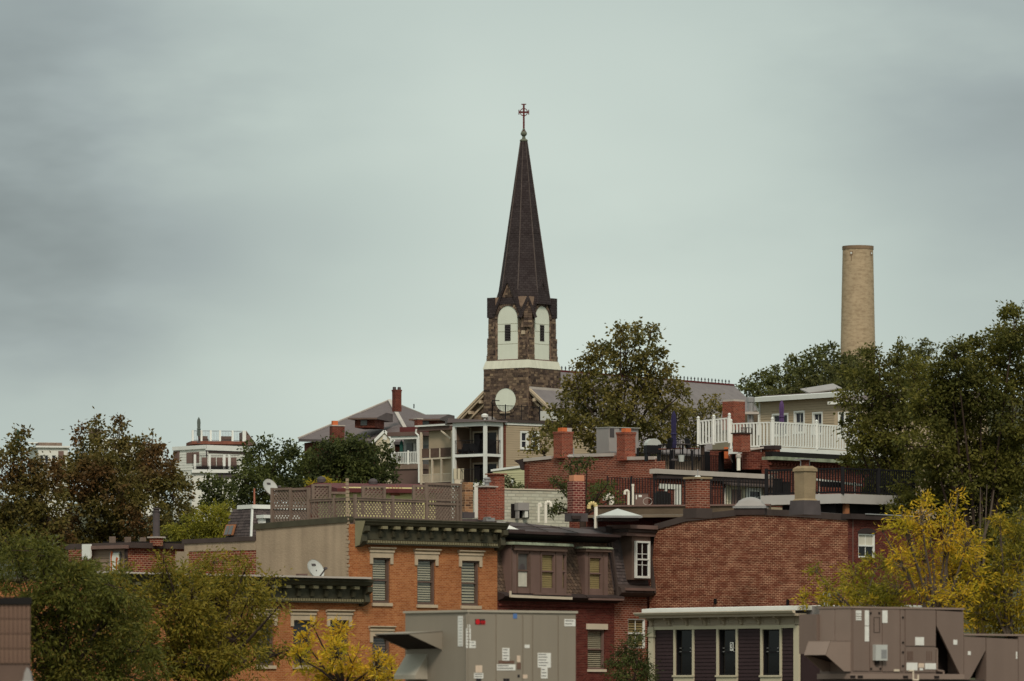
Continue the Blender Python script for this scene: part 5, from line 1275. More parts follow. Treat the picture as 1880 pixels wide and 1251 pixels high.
# small dormer
dD = -.16
c0, c1 = f2.u(1074, dD), f2.u(1116, dD); zdt = f2.z(1011, 5); w_d = (f2.u(1082, dD), f2.u(1106, dD), f2.z(1083, 5.4), f2.z(1021, 5.4))
wall(H2, f2, 'dormer_wall', c0, c1, zled + .14, zdt, [w_d], 'grey_brown', t=.16, d=dD)
MB(f2).box(c0 + .02, c1 - .02, dD + .165, 1.0, zled + .14, zdt - .01).build('dormer_block', 'grey_brown', H2)
window(H2, f2, *w_d, 'grey_brown', d=dD, rec=.06, fw=.06, blind='blind_yellow', slat=.10, cov=.93)
for x in (w_d[0] - .09, w_d[1] + .03): MB(f2).box(x, x + .07, dD - .035, dD + .01, zled + .16, zdt - .05).build('pilaster', 'brown_trim', H2)
MB(f2).box(c0 - .12, c1 + .1, dD - .16, .5, zdt - .02, zdt + .12).build('dormer_cornice', 'brown_trim', H2)
MB(f2).hexa([(c0 - .2, dD - .22, zdt + .12), (c1 + .16, dD - .22, zdt + .12), (c1 + .16, .3, zdt + .12), (c0 - .2, .3, zdt + .12), (c0 - .14, dD - .18, zdt + .2), (c1 + .1, dD - .18, zdt + .2), (c1, .3, zdt + .22), (c0, .3, zdt + .22)]).build('copper_roof', 'copper_green', H2)
b = MB(f2); b.bar((U2 - .12, lean - .35, ze + .05), (U2 + .02, -.18, zled + .1), .11); b.build('downspout', 'roof_edge', H2)
# third unit: dark shingles and white sash dormer, belongs to the big brick house
xw, yw = f2.w(ur, 0, 0).x, f2.w(ur, 0, 0).y
f3 = Fr(0, yw, -40, X=xw)
H3 = thing('corner_brick_house', 'large red brick house with sloping parapet and blank side wall', 'house', f3)
g3 = gz(xw, yw); U3 = f3.u(1556)
def ztop3(u):
    pts = [(f3.u(1203), f3.z(969, f3.u(1203))), (f3.u(1260), f3.z(953, f3.u(1260))), (f3.u(1375), f3.z(940, f3.u(1375))), (f3.u(1460), f3.z(944, f3.u(1460))), (U3, f3.z(951, U3))]
    for (a, za), (c, zc_) in zip(pts, pts[1:]):
        if u <= c: return za + (zc_ - za) * (u - a) / (c - a)
    return pts[-1][1]
us3 = [f3.u(p_) for p_ in (1203, 1232, 1260, 1300, 1340, 1375, 1420, 1460, 1510)] + [U3]
poly = [(0, g3), (U3, g3)] + [(u, ztop3(u)) for u in reversed(us3)] + [(0, f3.z(1090))]
b = MB(f3); b.prism(poly, 'y', 0, .3); b.build('side_wall', 'red_brick', H3)
for i in range(len(us3) - 1):
    a, c = us3[i], us3[i + 1]
    MB(f3).hexa([(a - .0, -.07, ztop3(a) - .12), (c + .0, -.07, ztop3(c) - .12), (c, .45, ztop3(c) - .12), (a, .45, ztop3(a) - .12), (a, -.07, ztop3(a) + .16), (c, -.07, ztop3(c) + .16), (c, .45, ztop3(c) + .16), (a, .45, ztop3(a) + .16)]).build('parapet_flashing', 'roof_edge', H3)
zmin3 = min(ztop3(u) for u in us3[1:])
Dp = 8.5
MB(f3).box(.05, U3 - .6, .3, Dp, g3, zmin3 - .2).build('main_block', 'row_brick', H3)
MB(f3).box(.05, U3, .32, Dp, zmin3 - .2, zmin3 - .1).build('flat_roof', 'dark_roof', H3)
MB(f3).box(U3 * .72, U3 * .73, -.02, .02, f3.z(1085), zmin3 - .3)
for (px, py) in ((1313, 1108), (1446, 1110)):
    u, z = f3.uz(px, py, -.06); MB(f3).box(u - .05, u + .05, -.10, 0, z - .02, z + .22).build('wall_bracket', 'black_metal', H3)
# front (toward the street, seen steeply) with dormer
ua_ = U2 + .02; zl3 = f2.z(1085, (ua_ + ur) / 2)
wlo = (f2.u(1157), f2.u(1189), f2.z(1190, U2 + 1.5), f2.z(1136, U2 + 1.5))
wall(H3, f2, 'front_wall', ua_, ur, g3, zl3 - .1, [wlo], 'house_brick', d=.12)
MB(f2).box(ua_ + .01, ur - .02, .40, 8, g3, zl3 - .12).build('front_block', 'row_brick', H3)
window(H3, f2, *wlo, 'white_paint', d=.12, rec=.08, fw=.05, munt=(1, 0), blind='blind_yellow', slat=.12)
ze3 = f2.z(968, (ua_ + ur) / 2)
b = MB(f2); b.hexa([(ua_, .0, zl3), (ur, .0, zl3), (ur, 2, zl3), (ua_, 2, zl3), (ua_, .55, ze3), (ur + .3, .55, ze3), (ur + .3, 2, ze3), (ua_, 2, ze3)]); b.build('mansard_slope', 'shingle_dark', H3)
b = MB(f2); rows = 20; rh_ = (ze3 - zl3) / rows
for k in range(rows):
    z = zl3 + k * rh_; y0 = .55 * k / rows; y1 = .55 * (k + 1.1) / rows; x = ua_ - (.1 if k % 2 else 0)
    while x < f2.u(1158):
        w_ = random.uniform(.17, .26); a, c = max(x, ua_) + .006, x + w_ - .006
        b.hexa([(a, y0 - .045, z), (c, y0 - .045, z), (c, y0, z), (a, y0, z), (a, y1 - .01, z + rh_ * 1.1), (c, y1 - .01, z + rh_ * 1.1), (c, y1, z + rh_ * 1.1), (a, y1, z + rh_ * 1.1)]); x += w_
b.build('shingles', 'shingle_dark', H3, kind='stuff')
dS = -.25
s0, s1 = f2.u(1160, dS), f2.u(1194, dS); zs0, zs1 = f2.z(1065, U2 + 1.6), f2.z(985, U2 + 1.6)
MB(f2).box(s0, s1, dS, 1.2, zs0, zs1).build('dormer_block', 'brown_trim', H3)
wds = (f2.u(1166.5, dS - .07), f2.u(1192.5, dS - .07), f2.z(1062, U2 + 1.7), f2.z(994, U2 + 1.7))
window(H3, f2, *wds, 'white_paint', d=dS - .12, rec=.05, fw=.085, munt=(1, 2), glass='glass')
for k, (za, zb2, pr_) in enumerate(((972, 965, .62), (978, 973, .5), (985, 979, .42))):
    MB(f2).box(s0 - .55, ur + .12, dS - pr_ + .3, .8, f2.z(za, U2 + 1.6), f2.z(zb2, U2 + 1.6)).build('eave_board', 'grey_brown' if k != 1 else 'roof_edge', H3)
MB(f2).bar((ur + .30, .10, ze3 - .05), (ur - .02, -.35, zl3 - .1), .16, .3).build('rake_board', 'roof_edge', H3)
b = MB(f2); b.prism([(.2, zl3 + .38), (-.32, zl3 + .12), (-.38, zl3 - .1), (-.25, zl3 - .22), (.2, zl3 - .3)], 'x', ua_ + .05, ur - .05); b.build('ledge', 'roof_edge', H3)
MB(f2).box(ua_ + .3, ur - .1, -.45, -.36, zl3 - .0, zl3 + .12).build('ledge_board', 'grey_brown', H3)
# right return wall with window
f3r = Fr(0, 0, 0, X=0); cR = f3.w(U3, 0, 0); f3r = Fr(0, cR.y, 48, X=cR.x)
wr = (f3r.u(1576), f3r.u(1607), f3r.z(1024, 1), f3r.z(980, 1))
LR = f3r.u(1680)
wall(H3, f3r, 'return_wall', .02, LR, g3, zmin3 - .02, [wr], 'row_brick')
MB(f3r).box(.3, LR - .02, .26, 6, g3, zmin3 - .1).build('side_block', 'row_brick', H3)
window(H3, f3r, *wr, 'white_paint', rec=.08, fw=.06, munt=(1, 0), glass='glass')
MB(f3r).box(wr[0] + .1, wr[1] - .1, .10, .108, wr[3] - .55, wr[3] - .08).build('curtain', 'curtain', H3)
b = MB(f3r); mu = (wr[0] + wr[1]) / 2; hw_ = (wr[1] - wr[0]) / 2 + .08
b.prism([(mu + hw_ * math.cos(t / 8 * math.pi), wr[3] + .02 + .24 * math.sin(t / 8 * math.pi)) for t in range(9)], 'y', -.03, .05); b.build('window_arch', 'dark_roof', H3)
MB(f3r).box(-.1, LR, -.3, .3, zmin3 - .02, zmin3 + .22).build('eave', 'dark_roof', H3)
MB(f3r).tube((.9, -.32, zmin3 + .22), (LR, -.32, zmin3 + .2), .03, .03, 6).build('roof_wire', 'steel', H3)
MB(f3r).box(.35, .39, -.03, .02, f3r.z(1040, .4), zmin3).build('downspout', 'grey_brown', H3)
# chimneys standing on the parapet
c_, fx_, hx_, zx_ = chimney(H3, 1257, 1305, 880, 938, 252, 'house_brick', 38, cap='chimney_stucco', band=0, caph=.09, flash=False)
MB(fx_).box(-hx_ - .05, hx_ + .05, -hx_ - .05, hx_ + .05, fx_.z(952), fx_.z(934)).build('flashing', 'roof_edge', c_)
MB(fx_).tube((hx_ + .08, 0, fx_.z(936)), (hx_ + .08, 0, fx_.z(885)), .035, .035, 6).build('conduit', 'steel', c_)
T = thing('wall_floodlight', 'small twin floodlight on a post above the brick chimney', 'light', loc=P(1281, 880, 252)); b = MB(); b.bar(P(1281, 880, 252), P(1281, 862, 252), .04); b.build('post', 'steel', T)
for s_ in (-1, 1): MB().tube(P(1281 + s_ * 2, 876, 251.8), P(1281 + s_ * 5, 880, 251.6), .07, .1, 8).build('lamp_head', 'white_paint', T)
fs_ = Fr(1478, 246, 38); w_ = 40 * 246 / F / 1.4 / 2
zq0, zq1, zq2, zq3 = fs_.z(930), fs_.z(916), fs_.z(866), fs_.z(856)
b = MB(fs_)
def frs(b, h0, z0, h1, z1): b.hexa([(-h0, -h0, z0), (h0, -h0, z0), (h0, h0, z0), (-h0, h0, z0), (-h1, -h1, z1), (h1, -h1, z1), (h1, h1, z1), (-h1, h1, z1)])
frs(b, w_ + .10, zq0 + .2, w_ - .02, zq1); frs(b, w_ - .02, zq1, w_, zq2); frs(b, w_ + .05, zq2 + .003, w_ + .04, zq2 + .12); frs(b, w_ + .04, zq2 + .123, w_ - .10, zq3)
sc_ = b.build('stucco_chimney', 'chimney_stucco', H3)
b = MB(fs_); frs(b, w_ + .16, fs_.z(946), w_ + .12, zq0 + .25); b.build('flashing', 'lead', sc_)
MB(fs_).lathe((0, 0, zq3), [(.2, -.02), (.18, .22), (.22, .24)], 12).build('flue_pot', 'far_brick', sc_)
MB(fs_).box(-.34, .34, -.34, .34, fs_.z(845), fs_.z(843)).build('rain_cap', 'steel', sc_)
for s_ in (-1, 1): MB(fs_).bar((s_ * .25, 0, zq3), (s_ * .25, 0, fs_.z(846)), .03).build('cap_leg', 'steel', sc_)
# slim dark chimney on the mansard roof with pale clay pot, and larger flashing
c_, fx_, hx_, zx_ = chimney(H2, 1040, 1076, 884, 946, 258, 'dark_brick', 25, cap=None, band=0, flash=False)
MB(fx_).box(-.26, .26, -.3, .2, zx_, fx_.z(873)).build('flue_pot', 'clay_pale', c_)
b = MB(fx_); b.box(-hx_ - .06, hx_ + .06, -hx_ - .06, hx_ + .06, fx_.z(958), fx_.z(943)); b.build('flashing', 'lead', c_)
MB(fx_).box(-hx_ - .12, -.02, -hx_ - .22, -hx_ - .06, fx_.z(954), fx_.z(948)).build('roof_vent', 'dark_roof', c_)
# roofs between: parapet band, brown slabs and pyramid skylight
fr_ = Fr(1078, 268, -12)
T = thing('rear_wing', 'low rear wing with tan felt roof and weathered parapet right of the slim dark chimney', 'building', fr_)
ue_ = fr_.u(1400); g4 = gz(fr_.X, fr_.Y)
MB(fr_).box(0, ue_, 0, 9, g4, fr_.z(952)).build('main_block', 'row_brick', T)
b = MB(fr_); b.hexa([(0, -1.5, fr_.z(951, 0, -1.5)), (ue_, -1.5, fr_.z(951, 0, -1.5)), (ue_, 9, fr_.z(952)), (0, 9, fr_.z(952)), (0, -1.4, fr_.z(947, 0, -1.4)), (ue_, -1.4, fr_.z(947, 0, -1.4)), (ue_, 9, fr_.z(930)), (0, 9, fr_.z(930))]); b.build('felt_roof', 'tan_roof', T)
MB(fr_).box(0, ue_, 2.2, 2.45, fr_.z(945), fr_.z(928)).build('parapet', 'tan_roof', T)
MB(fr_).box(-.1, ue_, 2.1, 2.5, fr_.z(928), fr_.z(925)).build('parapet_coping', 'grey_brown', T)
fy_ = Fr(1134, 262, 8)
T = thing('roof_skylight', 'pale pyramid shaped skylight with glazed hip edges on the tan roof', 'skylight', fy_, base=fy_.z(952))
h_ = 38 * 262 / F; zk0, zk1 = fy_.z(948), fy_.z(934)
b = MB(fy_); b.add([(-h_, -h_, zk0), (h_, -h_, zk0), (h_, h_, zk0), (-h_, h_, zk0), (0, 0, zk1)], [(0, 1, 4), (1, 2, 4), (2, 3, 4), (3, 0, 4), (0, 3, 2, 1)]); b.build('pyramid', 'dish_grey', T)
MB(fy_).box(-h_ - .04, h_ + .04, -h_ - .04, h_ + .04, zk0 - .1, zk0 - .003).build('frame', 'steel', T)
MB(fy_).box(-h_ + .1, h_ - .1, -h_ + .1, h_ - .1, fy_.z(957), zk0 - .1).build('curb', 'dark_roof', T)
fd_ = Fr(1378, 256, -8)
T = thing('dome_skylight', 'grey domed skylight with pale frame behind the brick parapet', 'skylight', fd_, base=fd_.z(938))
h_ = 28 * 256 / F
b = MB(fd_); n = 8; zk = fd_.z(930)
for j in range(n):
    for i in range(n):
        q = lambda i, j: ((-1 + 2 * i / n) * h_, (-1 + 2 * j / n) * h_ * .8, zk + .42 * max(0, (1 - (-1 + 2 * i / n) ** 2)) ** .6 * max(0, (1 - (-1 + 2 * j / n) ** 2)) ** .6)
        b.poly([q(i, j), q(i + 1, j), q(i + 1, j + 1), q(i, j + 1)])
b.build('dome', 'condenser', T, recalc=False)
MB(fd_).box(-h_ - .06, h_ + .06, -h_ * .8 - .06, h_ * .8 + .06, zk - .10, zk - .01).build('frame', 'steel', T)
MB(fd_).box(-h_, h_, -h_ * .8, h_ * .8, zk - .4, zk - .1).build('curb', 'dark_roof', T)

# ------------------------------------------------------------------ dark clapboard house in front
f4 = Fr(1196, 232, -50)
H4 = thing('clapboard_house', 'dark purple brown clapboard house with cream trim and three tall windows', 'house', f4)
g5 = gz(f4.X, f4.Y); U4 = f4.u(1474)
w4 = [(f4.u(a), f4.u(c), f4.z(1240, f4.u(a)), f4.z(1156, f4.u(a))) for a, c in ((1241.4, 1272.3), (1320.3, 1352.3), (1401, 1433))]
ztw = f4.z(1157, 0)
wall(H4, f4, 'front_wall', 0, U4, g5, ztw + .3, w4, 'dark_siding', t=.2)
MB(f4).box(.02, U4 - .02, .21, 6, g5, ztw + .5).build('main_block', 'dark_siding', H4)
cb0, cb1 = f4.u(1207), f4.u(1460)
hol = [(a - .13, c + .13, z0 - .3, z1 + .02) for a, c, z0, z1 in w4]
siding(H4, f4, cb0, cb1, f4.z(1290), ztw - .01, .148, 'dark_siding', hol, single=True)
for a, c, z0, z1 in w4:
    casing(H4, f4, a, c, z0, z1, 'cream_trim', w=.11, pr=.06, sill=0, head=.16)
    MB(f4).box(a - .13, c + .13, -.12, .05, z0 - .07, z0).build('window_sill', 'cream_trim', H4); MB(f4).box(a - .1, c + .1, -.07, .02, z0 - .27, z0 - .075).build('sill_apron', 'cream_trim', H4)
    w = window(H4, f4, a, c, z0, z1, 'black_metal', rec=.10, fw=.05, split=.5, glass='glass')
    zm_ = (z0 + z1) / 2
    for s_ in (.2, .8):
        for dz in (.03, .17): MB(f4).box(a + (c - a) * s_ - .05, a + (c - a) * s_ + .05, .05, .07, zm_ + dz - .012, zm_ + dz + .012).build('sash_lift', 'steel', w)
b = MB(f4); b.box(-.08, .22, -.1, .1, g5, ztw + .1); cbd = b.build('corner_board', 'cream_trim', H4)
MB(f4).box(-.13, .27, -.14, .1, ztw - .28, ztw - .22).build('capital_band', 'cream_trim', cbd); MB(f4).box(-.1, .24, -.12, .1, ztw - .22, ztw + .12).build('capital', 'cream_trim', cbd)
MB(f4).box(cb1, cb1 + .3, -.1, .1, g5, ztw + .1).build('corner_board', 'cream_trim', H4)
MB(f4).box(.22, cb1, -.075, .02, ztw - .0, ztw + .128).build('frieze_board', 'cream_trim', H4)
MB(f4).box(-.1, U4, -.06, .2, ztw + .13, ztw + .52).build('frieze', 'cornice_cream', H4)
bp_ = [f4.u(p_) for p_ in (1199, 1231.5, 1263, 1297, 1331, 1363.4, 1395.7, 1432, 1466)]
zf0, zf1 = ztw + .16, ztw + .47
for a, c in zip(bp_, bp_[1:]):
    b = MB(f4); x0, x1, y = a + .22, c - .16, -.085
    for q in ((x0, x1, zf0 + .04, zf0 + .08), (x0, x1, zf0 + .22, zf0 + .26), (x0, x0 + .035, zf0 + .08, zf0 + .22), (x1 - .035, x1, zf0 + .08, zf0 + .22)): b.box(q[0], q[1], y, y + .04, q[2], q[3])
    b.build('frieze_panel', 'cornice_cream', H4)
b = MB(f4); x = bp_[0]
b.prism([(-.06, zf1), (-.42, zf1), (-.40, zf1 - .06), (-.22, zf1 - .10), (-.16, zf1 - .2), (-.14, zf1 - .29), (-.06, zf1 - .33)], 'x', x, x + .10); bk = b.build('bracket', 'cornice_cream', H4)
d = Vector((f4.c, f4.s, 0))
for q in bp_[1:-1]: dup(bk, d * (q - x))
MB(f4).prism([(.1, zf1 + .0), (-.50, zf1), (-.52, zf1 + .10), (.1, zf1 + .10)], 'x', -.2, U4 + .1).build('soffit', 'cornice_cream', H4)
b = MB(f4); b.prism([(-.5, zf1 + .09), (-.62, zf1 + .12), (-.68, zf1 + .20), (-.68, zf1 + .23), (-.5, zf1 + .23)], 'x', -.35, U4 + .1); b.build('gutter', 'off_white', H4)
MB(f4).box(-.15, U4 + .1, -.46, .3, zf1 + .22, zf1 + .42) ; MB(f4).prism([(-.42, zf1 + .22), (.4, zf1 + .24), (.4, zf1 + .42), (-.42, zf1 + .38)], 'x', -.12, U4 + .1).build('roof_edge', 'white_paint', H4)
MB(f4).box(-.1, U4 + .1, .42, 6, zf1 + .06, zf1 + .40).build('flat_roof', 'slate_light', H4)
# number 3 card in the middle window
a, c, z0, z1 = w4[1]; zm_ = (z0 + z1) / 2
T3 = thing('number_card', 'white card with a black 3 standing in the middle window of the dark house', 'card', loc=f4.w((a + c) / 2 + .12, .08, zm_ + .02))
xm_ = (a + c) / 2 + .14
MB(f4).box(xm_ - .09, xm_ + .11, .075, .085, zm_ + .06, zm_ + .40).build('card', 'sticker', T3)
def text(body, parent, fr, x, y, z, size, mat, name='lettering', flipx=False):
    cu_ = bpy.data.curves.new('t', 'FONT'); cu_.body = body; cu_.size = size; cu_.extrude = .002; cu_.align_x = 'CENTER'; cu_.align_y = 'CENTER'
    o = bpy.data.objects.new('t', cu_); COL.objects.link(o); bpy.context.view_layer.update()
    me = bpy.data.meshes.new_from_object(o.evaluated_get(bpy.context.evaluated_depsgraph_get())); bpy.data.objects.remove(o)
    Mi = space[parent.name].inverted() @ fr.M @ Matrix.Translation((x, y, z)) @ Matrix.Rotation(R(90), 4, 'X'); me.transform(Mi)
    me.materials.clear(); me.materials.append(M_[mat]); q = bpy.data.objects.new(name, me); COL.objects.link(q); q.parent = parent; space[q.name] = space[parent.name]; return q
text('3', T3, f4, xm_ + .01, .07, zm_ + .23, .36, 'print_dark')
# metal roof ventilator on its roof
T = thing('roof_ventilator', 'shiny metal mushroom ventilator on the roof of the dark clapboard house', 'ventilator', loc=P(1518, 1118, 229)); c = P(1518, 1118, 229)
MB().lathe(c, [(.2, -.2), (.15, .0), (.13, .3), (.2, .34), (.2, .4), (.13, .44), (.16, .58), (.1, .68), (.02, .72)], 14).build('ventilator_body', 'steel', T)
fx5 = Fr(1470, 229, -30)
T = thing('porch_roof', 'white flat porch roof joined to the right of the dark clapboard house', 'roof', fx5, base=fx5.z(1140))
MB(fx5).box(0, fx5.u(1650), 0, 4, fx5.z(1122), fx5.z(1112)).build('roof_slab', 'white_paint', T); MB(fx5).box(.1, fx5.u(1640), .2, 3.8, fx5.z(1290), fx5.z(1122)).build('wall', 'cornice_cream', T)
# ------------------------------------------------------------------ red brick house with two chimneys (middle distance)
f6 = Fr(963, 322, -50)
H6 = thing('brick_house', 'red brick house with two tall chimneys and pale stepped coping', 'house', f6)
U6 = f6.u(1203); z6b = gz(f6.X, f6.Y) - 2
tops = [(f6.u(963), f6.z(846, 0)), (f6.u(1045), f6.z(838, f6.u(1045))), (f6.u(1130), f6.z(836, f6.u(1130))), (f6.u(1149), f6.z(843, f6.u(1149))), (U6, f6.z(842, U6))]
def zt6(u):
    for (a, za), (c, zc_) in zip(tops, tops[1:]):
        if u <= c: return za + (zc_ - za) * (u - a) / (c - a)
    return tops[-1][1]
b = MB(f6); b.prism([(0, z6b), (U6, z6b)] + [(u, z) for u, z in reversed(tops)], 'y', 0, .3); b.build('side_wall', 'house_brick', H6)
MB(f6).box(0, .42, -.012, .0, z6b, zt6(.2) - .3).build('corner_brick', 'far_brick', H6)
MB(f6).box(.02, U6 - .02, .3, .75, z6b, min(z for _, z in tops) - .1).build('main_block', 'house_brick', H6)
for a_, c_2 in ((963, 1014), (1046, 1128), (1149, 1203)):
    ua, uc = f6.u(a_), f6.u(c_2)
    MB(f6).hexa([(ua, -.1, zt6(ua) - .06), (uc, -.1, zt6(uc) - .06), (uc, .4, zt6(uc) - .06), (ua, .4, zt6(ua) - .06), (ua, -.1, zt6(ua) + .12), (uc, -.1, zt6(uc) + .12), (uc, .4, zt6(uc) + .12), (ua, .4, zt6(ua) + .12)]).build('coping', 'ridge_pale', H6)
b = MB(f6); b.prism([(-.75, zt6(0) + .02), (0, zt6(0) + .1), (0, zt6(0) - .55), (-.15, zt6(0) - .5), (-.3, zt6(0) - .2)], 'y', -.15, 8); b.build('eave_bracket', 'dark_roof', H6)
def wchim(T, px0, px1, pt, pb, fr, mat, pots, **k):
    u = fr.u((px0 + px1) / 2); Y = fr.w(u, .35, 0).y; return chimney(T, px0, px1, pt, pb, Y, mat, 36, **k)
c_, x_, h_, z_ = wchim(H6, 1015, 1053, 793, 842, f6, 'bright_brick', (), cap=None, band=2, flash=False)
MB(x_).box(-.3, .05, -.3, .1, z_, x_.z(786)).build('flue_pot', 'clay_pot', c_); MB(x_).box(.1, .45, -.2, .25, z_, x_.z(786)).build('metal_pot', 'ridge_pale', c_)
c_, x_, h_, z_ = wchim(H6, 1131, 1168, 794, 846, f6, 'bright_brick', (), cap=None, band=2, flash=False)
MB(x_).box(-.25, .12, -.3, .1, z_, x_.z(787)).build('flue_pot', 'clay_pot', c_)
b = MB(); Yq = 316; b.tube(P(1053, 838, 314), P(1053, 822, 314), .03, .03, 6).tube(P(1053, 838, 314), P(1041, 838, 314), .03, .03, 6); b.build('conduit', 'steel', H6)
fa = Fr(1140, 321, 35)
T = thing('condenser_cabinet', 'tall grey rooftop condenser cabinet behind the right brick chimney', 'condenser', fa, base=fa.z(838))
uL, uR = fa.u(1116), fa.u(1172); vA = 0
MB(fa).box(uL, fa.u(1135), -.1, 1.1, fa.z(832), fa.z(786)).build('left_cabinet', 'condenser', T); MB(fa).box(fa.u(1136), uR, 0, 1.1, fa.z(832), fa.z(787)).build('right_cabinet', 'condenser', T)
MB(fa).box(uL - .04, uR + .04, -.15, 1.15, fa.z(786), fa.z(785)).build('cabinet_top', 'dish_grey', T)
MB(fa).box(uL + .06, uL + .36, -.12, -.1, fa.z(804), fa.z(788)).build('grille', 'condenser_dark', T)
b = MB(fa); b.box(uL + .05, uL + .7, -.14, -.08, fa.z(832), fa.z(829)); b.build('base_rail', 'steel', T)

# rear of the next brick house: pale eave, dentils, white doors and windows
f7 = Fr(1203, 309, 50)
H7 = thing('brick_house', 'brick house with long pale roof edge and dark deck on top', 'house', f7)
U7 = f7.u(1412); z7 = f7.z(868, 0); g7 = gz(f7.X, f7.Y) - 2
MB(f7).box(0, U7, .0, 9, g7, z7 - .3).build('main_block', 'far_brick', H7)
b = MB(f7); b.box(-.25, U7, -.30, .2, z7 - .06, z7 + .20); b.build('pale_eave', 'ridge_pale', H7); MB(f7).box(-.1, U7, -.22, .1, z7 - .30, z7 - .07).build('dark_fascia', 'dark_roof', H7)
b = MB(f7); b.box(.1, .22, -.10, .02, z7 - .52, z7 - .36); db = b.build('brick_dentil', 'far_brick', H7)
dd_ = Vector((f7.c, f7.s, 0))
for k in range(1, 26): dup(db, dd_ * (.26 * k))
MB(f7).box(0, U7, -.05, .02, z7 - .66, z7 - .56).build('brick_band', 'far_brick', H7)
pu = lambda px: f7.u(px)
MB(f7).box(pu(1209), pu(1250), -.06, .02, f7.z(898, 1), f7.z(889, 1)).build('door_head', 'white_siding', H7)
for (a_, c_2, t_, b_) in ((1219, 1224, 897, 930), (1238, 1250, 897, 930), (1330, 1333, 890, 930), (1344, 1360, 892, 930)): MB(f7).box(pu(a_), pu(c_2), -.05, .02, f7.z(b_, 2), f7.z(t_, 2)).build('white_panel', 'white_siding', H7)
ua_ = pu(1331); MB(f7).box(ua_, U7 - .4, -.09, .0, g7 + 1, f7.z(884, 5)).build('cream_wall', 'cream_trim', H7)
siding(H7, f7, ua_, U7 - .4, f7.z(940, 5), f7.z(885, 5), .15, 'cream_trim', d=-.09)
b = MB(f7); b.prism([(.1, f7.z(882, 5)), (-.8, f7.z(889, 5)), (-.8, f7.z(892, 5)), (.1, f7.z(886, 5))], 'x', ua_ - .4, U7 - .2); b.build('lean_to_roof', 'roof_edge', H7)
wv = (pu(1369), pu(1391), f7.z(924, 6), f7.z(898, 6))
casing(H7, f7, *wv, 'white_paint', w=.13, d=-.12, sill=.1); window(H7, f7, *wv, 'white_paint', d=-.26, rec=.08, fw=.08, munt=(1, 1), split=0, glass='glass_blue')
MB(f7).box(pu(1340), pu(1358), -.14, -.1, f7.z(926, 4), f7.z(896, 4)).build('door', 'grey_brown', H7)
MB(f7).box(pu(1390) + .45, U7 + .15, -.5, .3, f7.z(914, 7), z7 - .1).build('brown_shutter_box', 'grey_brown', H7)
b = MB(f7)
for k in range(9): b.box(pu(1390) + .5, U7 + .1, -.53, -.5, f7.z(912, 7) + .02 + k * .17, f7.z(912, 7) + .12 + k * .17)
b.build('shutter_slats', 'brown_trim', H7)
# roof deck with chairs, umbrella and black railing
YD = 306
DK = thing('roof_deck', 'dark wooden roof deck carrying patio furniture above the pale roof edge', 'deck', loc=P(1265, 862, YD))
zd = P(1265, 850, YD).z
fd_ = Fr(1203, 318, 42)
u1_ = fd_.u(1328)
for k in range(int((u1_ + 1.4) / .14)): MB(fd_).box(-1.3 + k * .14, -1.3 + k * .14 + .125, .02, 5, zd - .05, zd).build('deck_board', 'deck_wood', DK)
MB(fd_).box(-1.4, u1_, -.04, .02, zd - .3, zd + .02).build('deck_fascia', 'deck_wood', DK)
MB(fd_).box(-1.2, u1_, .3, 4.6, zd - .9, zd - .32).build('deck_void_shade', 'deck_dark', DK)  # black box standing in for the shade in the void under the deck
for k in range(5): MB(fd_).box(-1.0 + k * 1.1, -.88 + k * 1.1, .05, .2, zd - 1.1, zd - .3).build('deck_post', 'deck_dark', DK)
R1 = thing('metal_railing', 'black metal railing with square posts round the furnished roof deck', 'railing', loc=fd_.w(0, 0, zd))
railing(R1, fd_.w(-1.3, .05, zd), fd_.w(u1_, .05, zd), 1.05, .13, .032, 'black_metal', posts=(0, .24, .64, 1), pw=.13, ph=1.3, rail=.035)
b = MB(fd_)
for q in (fd_.u(1187), fd_.u(1232), fd_.u(1296), fd_.u(1322)):
    MB(fd_).bar((q, -.1, zd - 1.1), (q, -.1, zd + 1.25), .22).build('tall_post', 'black_metal', R1)
# stair / step down on the right of the deck
fe = Fr(1325, 323, 40)
SB = thing('brick_stair_wall', 'brick rear wall strip with black posts right of the roof deck', 'wall', fe, base=fe.z(880))
MB(fe).box(0, fe.u(1412), 0, 1, fe.z(880), fe.z(826)).build('wall_face', 'far_brick', SB)
MB(fe).box(0, fe.u(1412), -.12, .0, fe.z(868), fe.z(861)).build('dark_band', 'deck_dark', SB)
MB(fe).box(fe.u(1329), fe.u(1336), -.06, .0, fe.z(842), fe.z(821)).build('orange_panel', 'clay_pot', SB)
for p_ in (1341, 1362): MB(fe).bar((fe.u(p_), -.25, fe.z(866)), (fe.u(p_), -.25, fe.z(812)), .15).build('black_post', 'black_metal', SB)
MB(fe).bar((fe.u(1333), -.2, fe.z(834)), (fe.u(1343), -.3, fe.z(857)), .05).build('loose_batten', 'ridge_pale', SB)
T = thing('vent_pipe', 'white capped vent pipe standing beside the tall black post', 'vent pipe', loc=P(1356, 862, 298)); MB().tube(P(1356, 864, 298), P(1356, 836, 298), .1, .1, 10).build('pipe', 'white_pvc', T); MB().lathe(P(1356, 836, 298), [(.14, -.12), (.14, .02), (.05, .06)], 10).build('pipe_cap', 'ridge_pale', T)

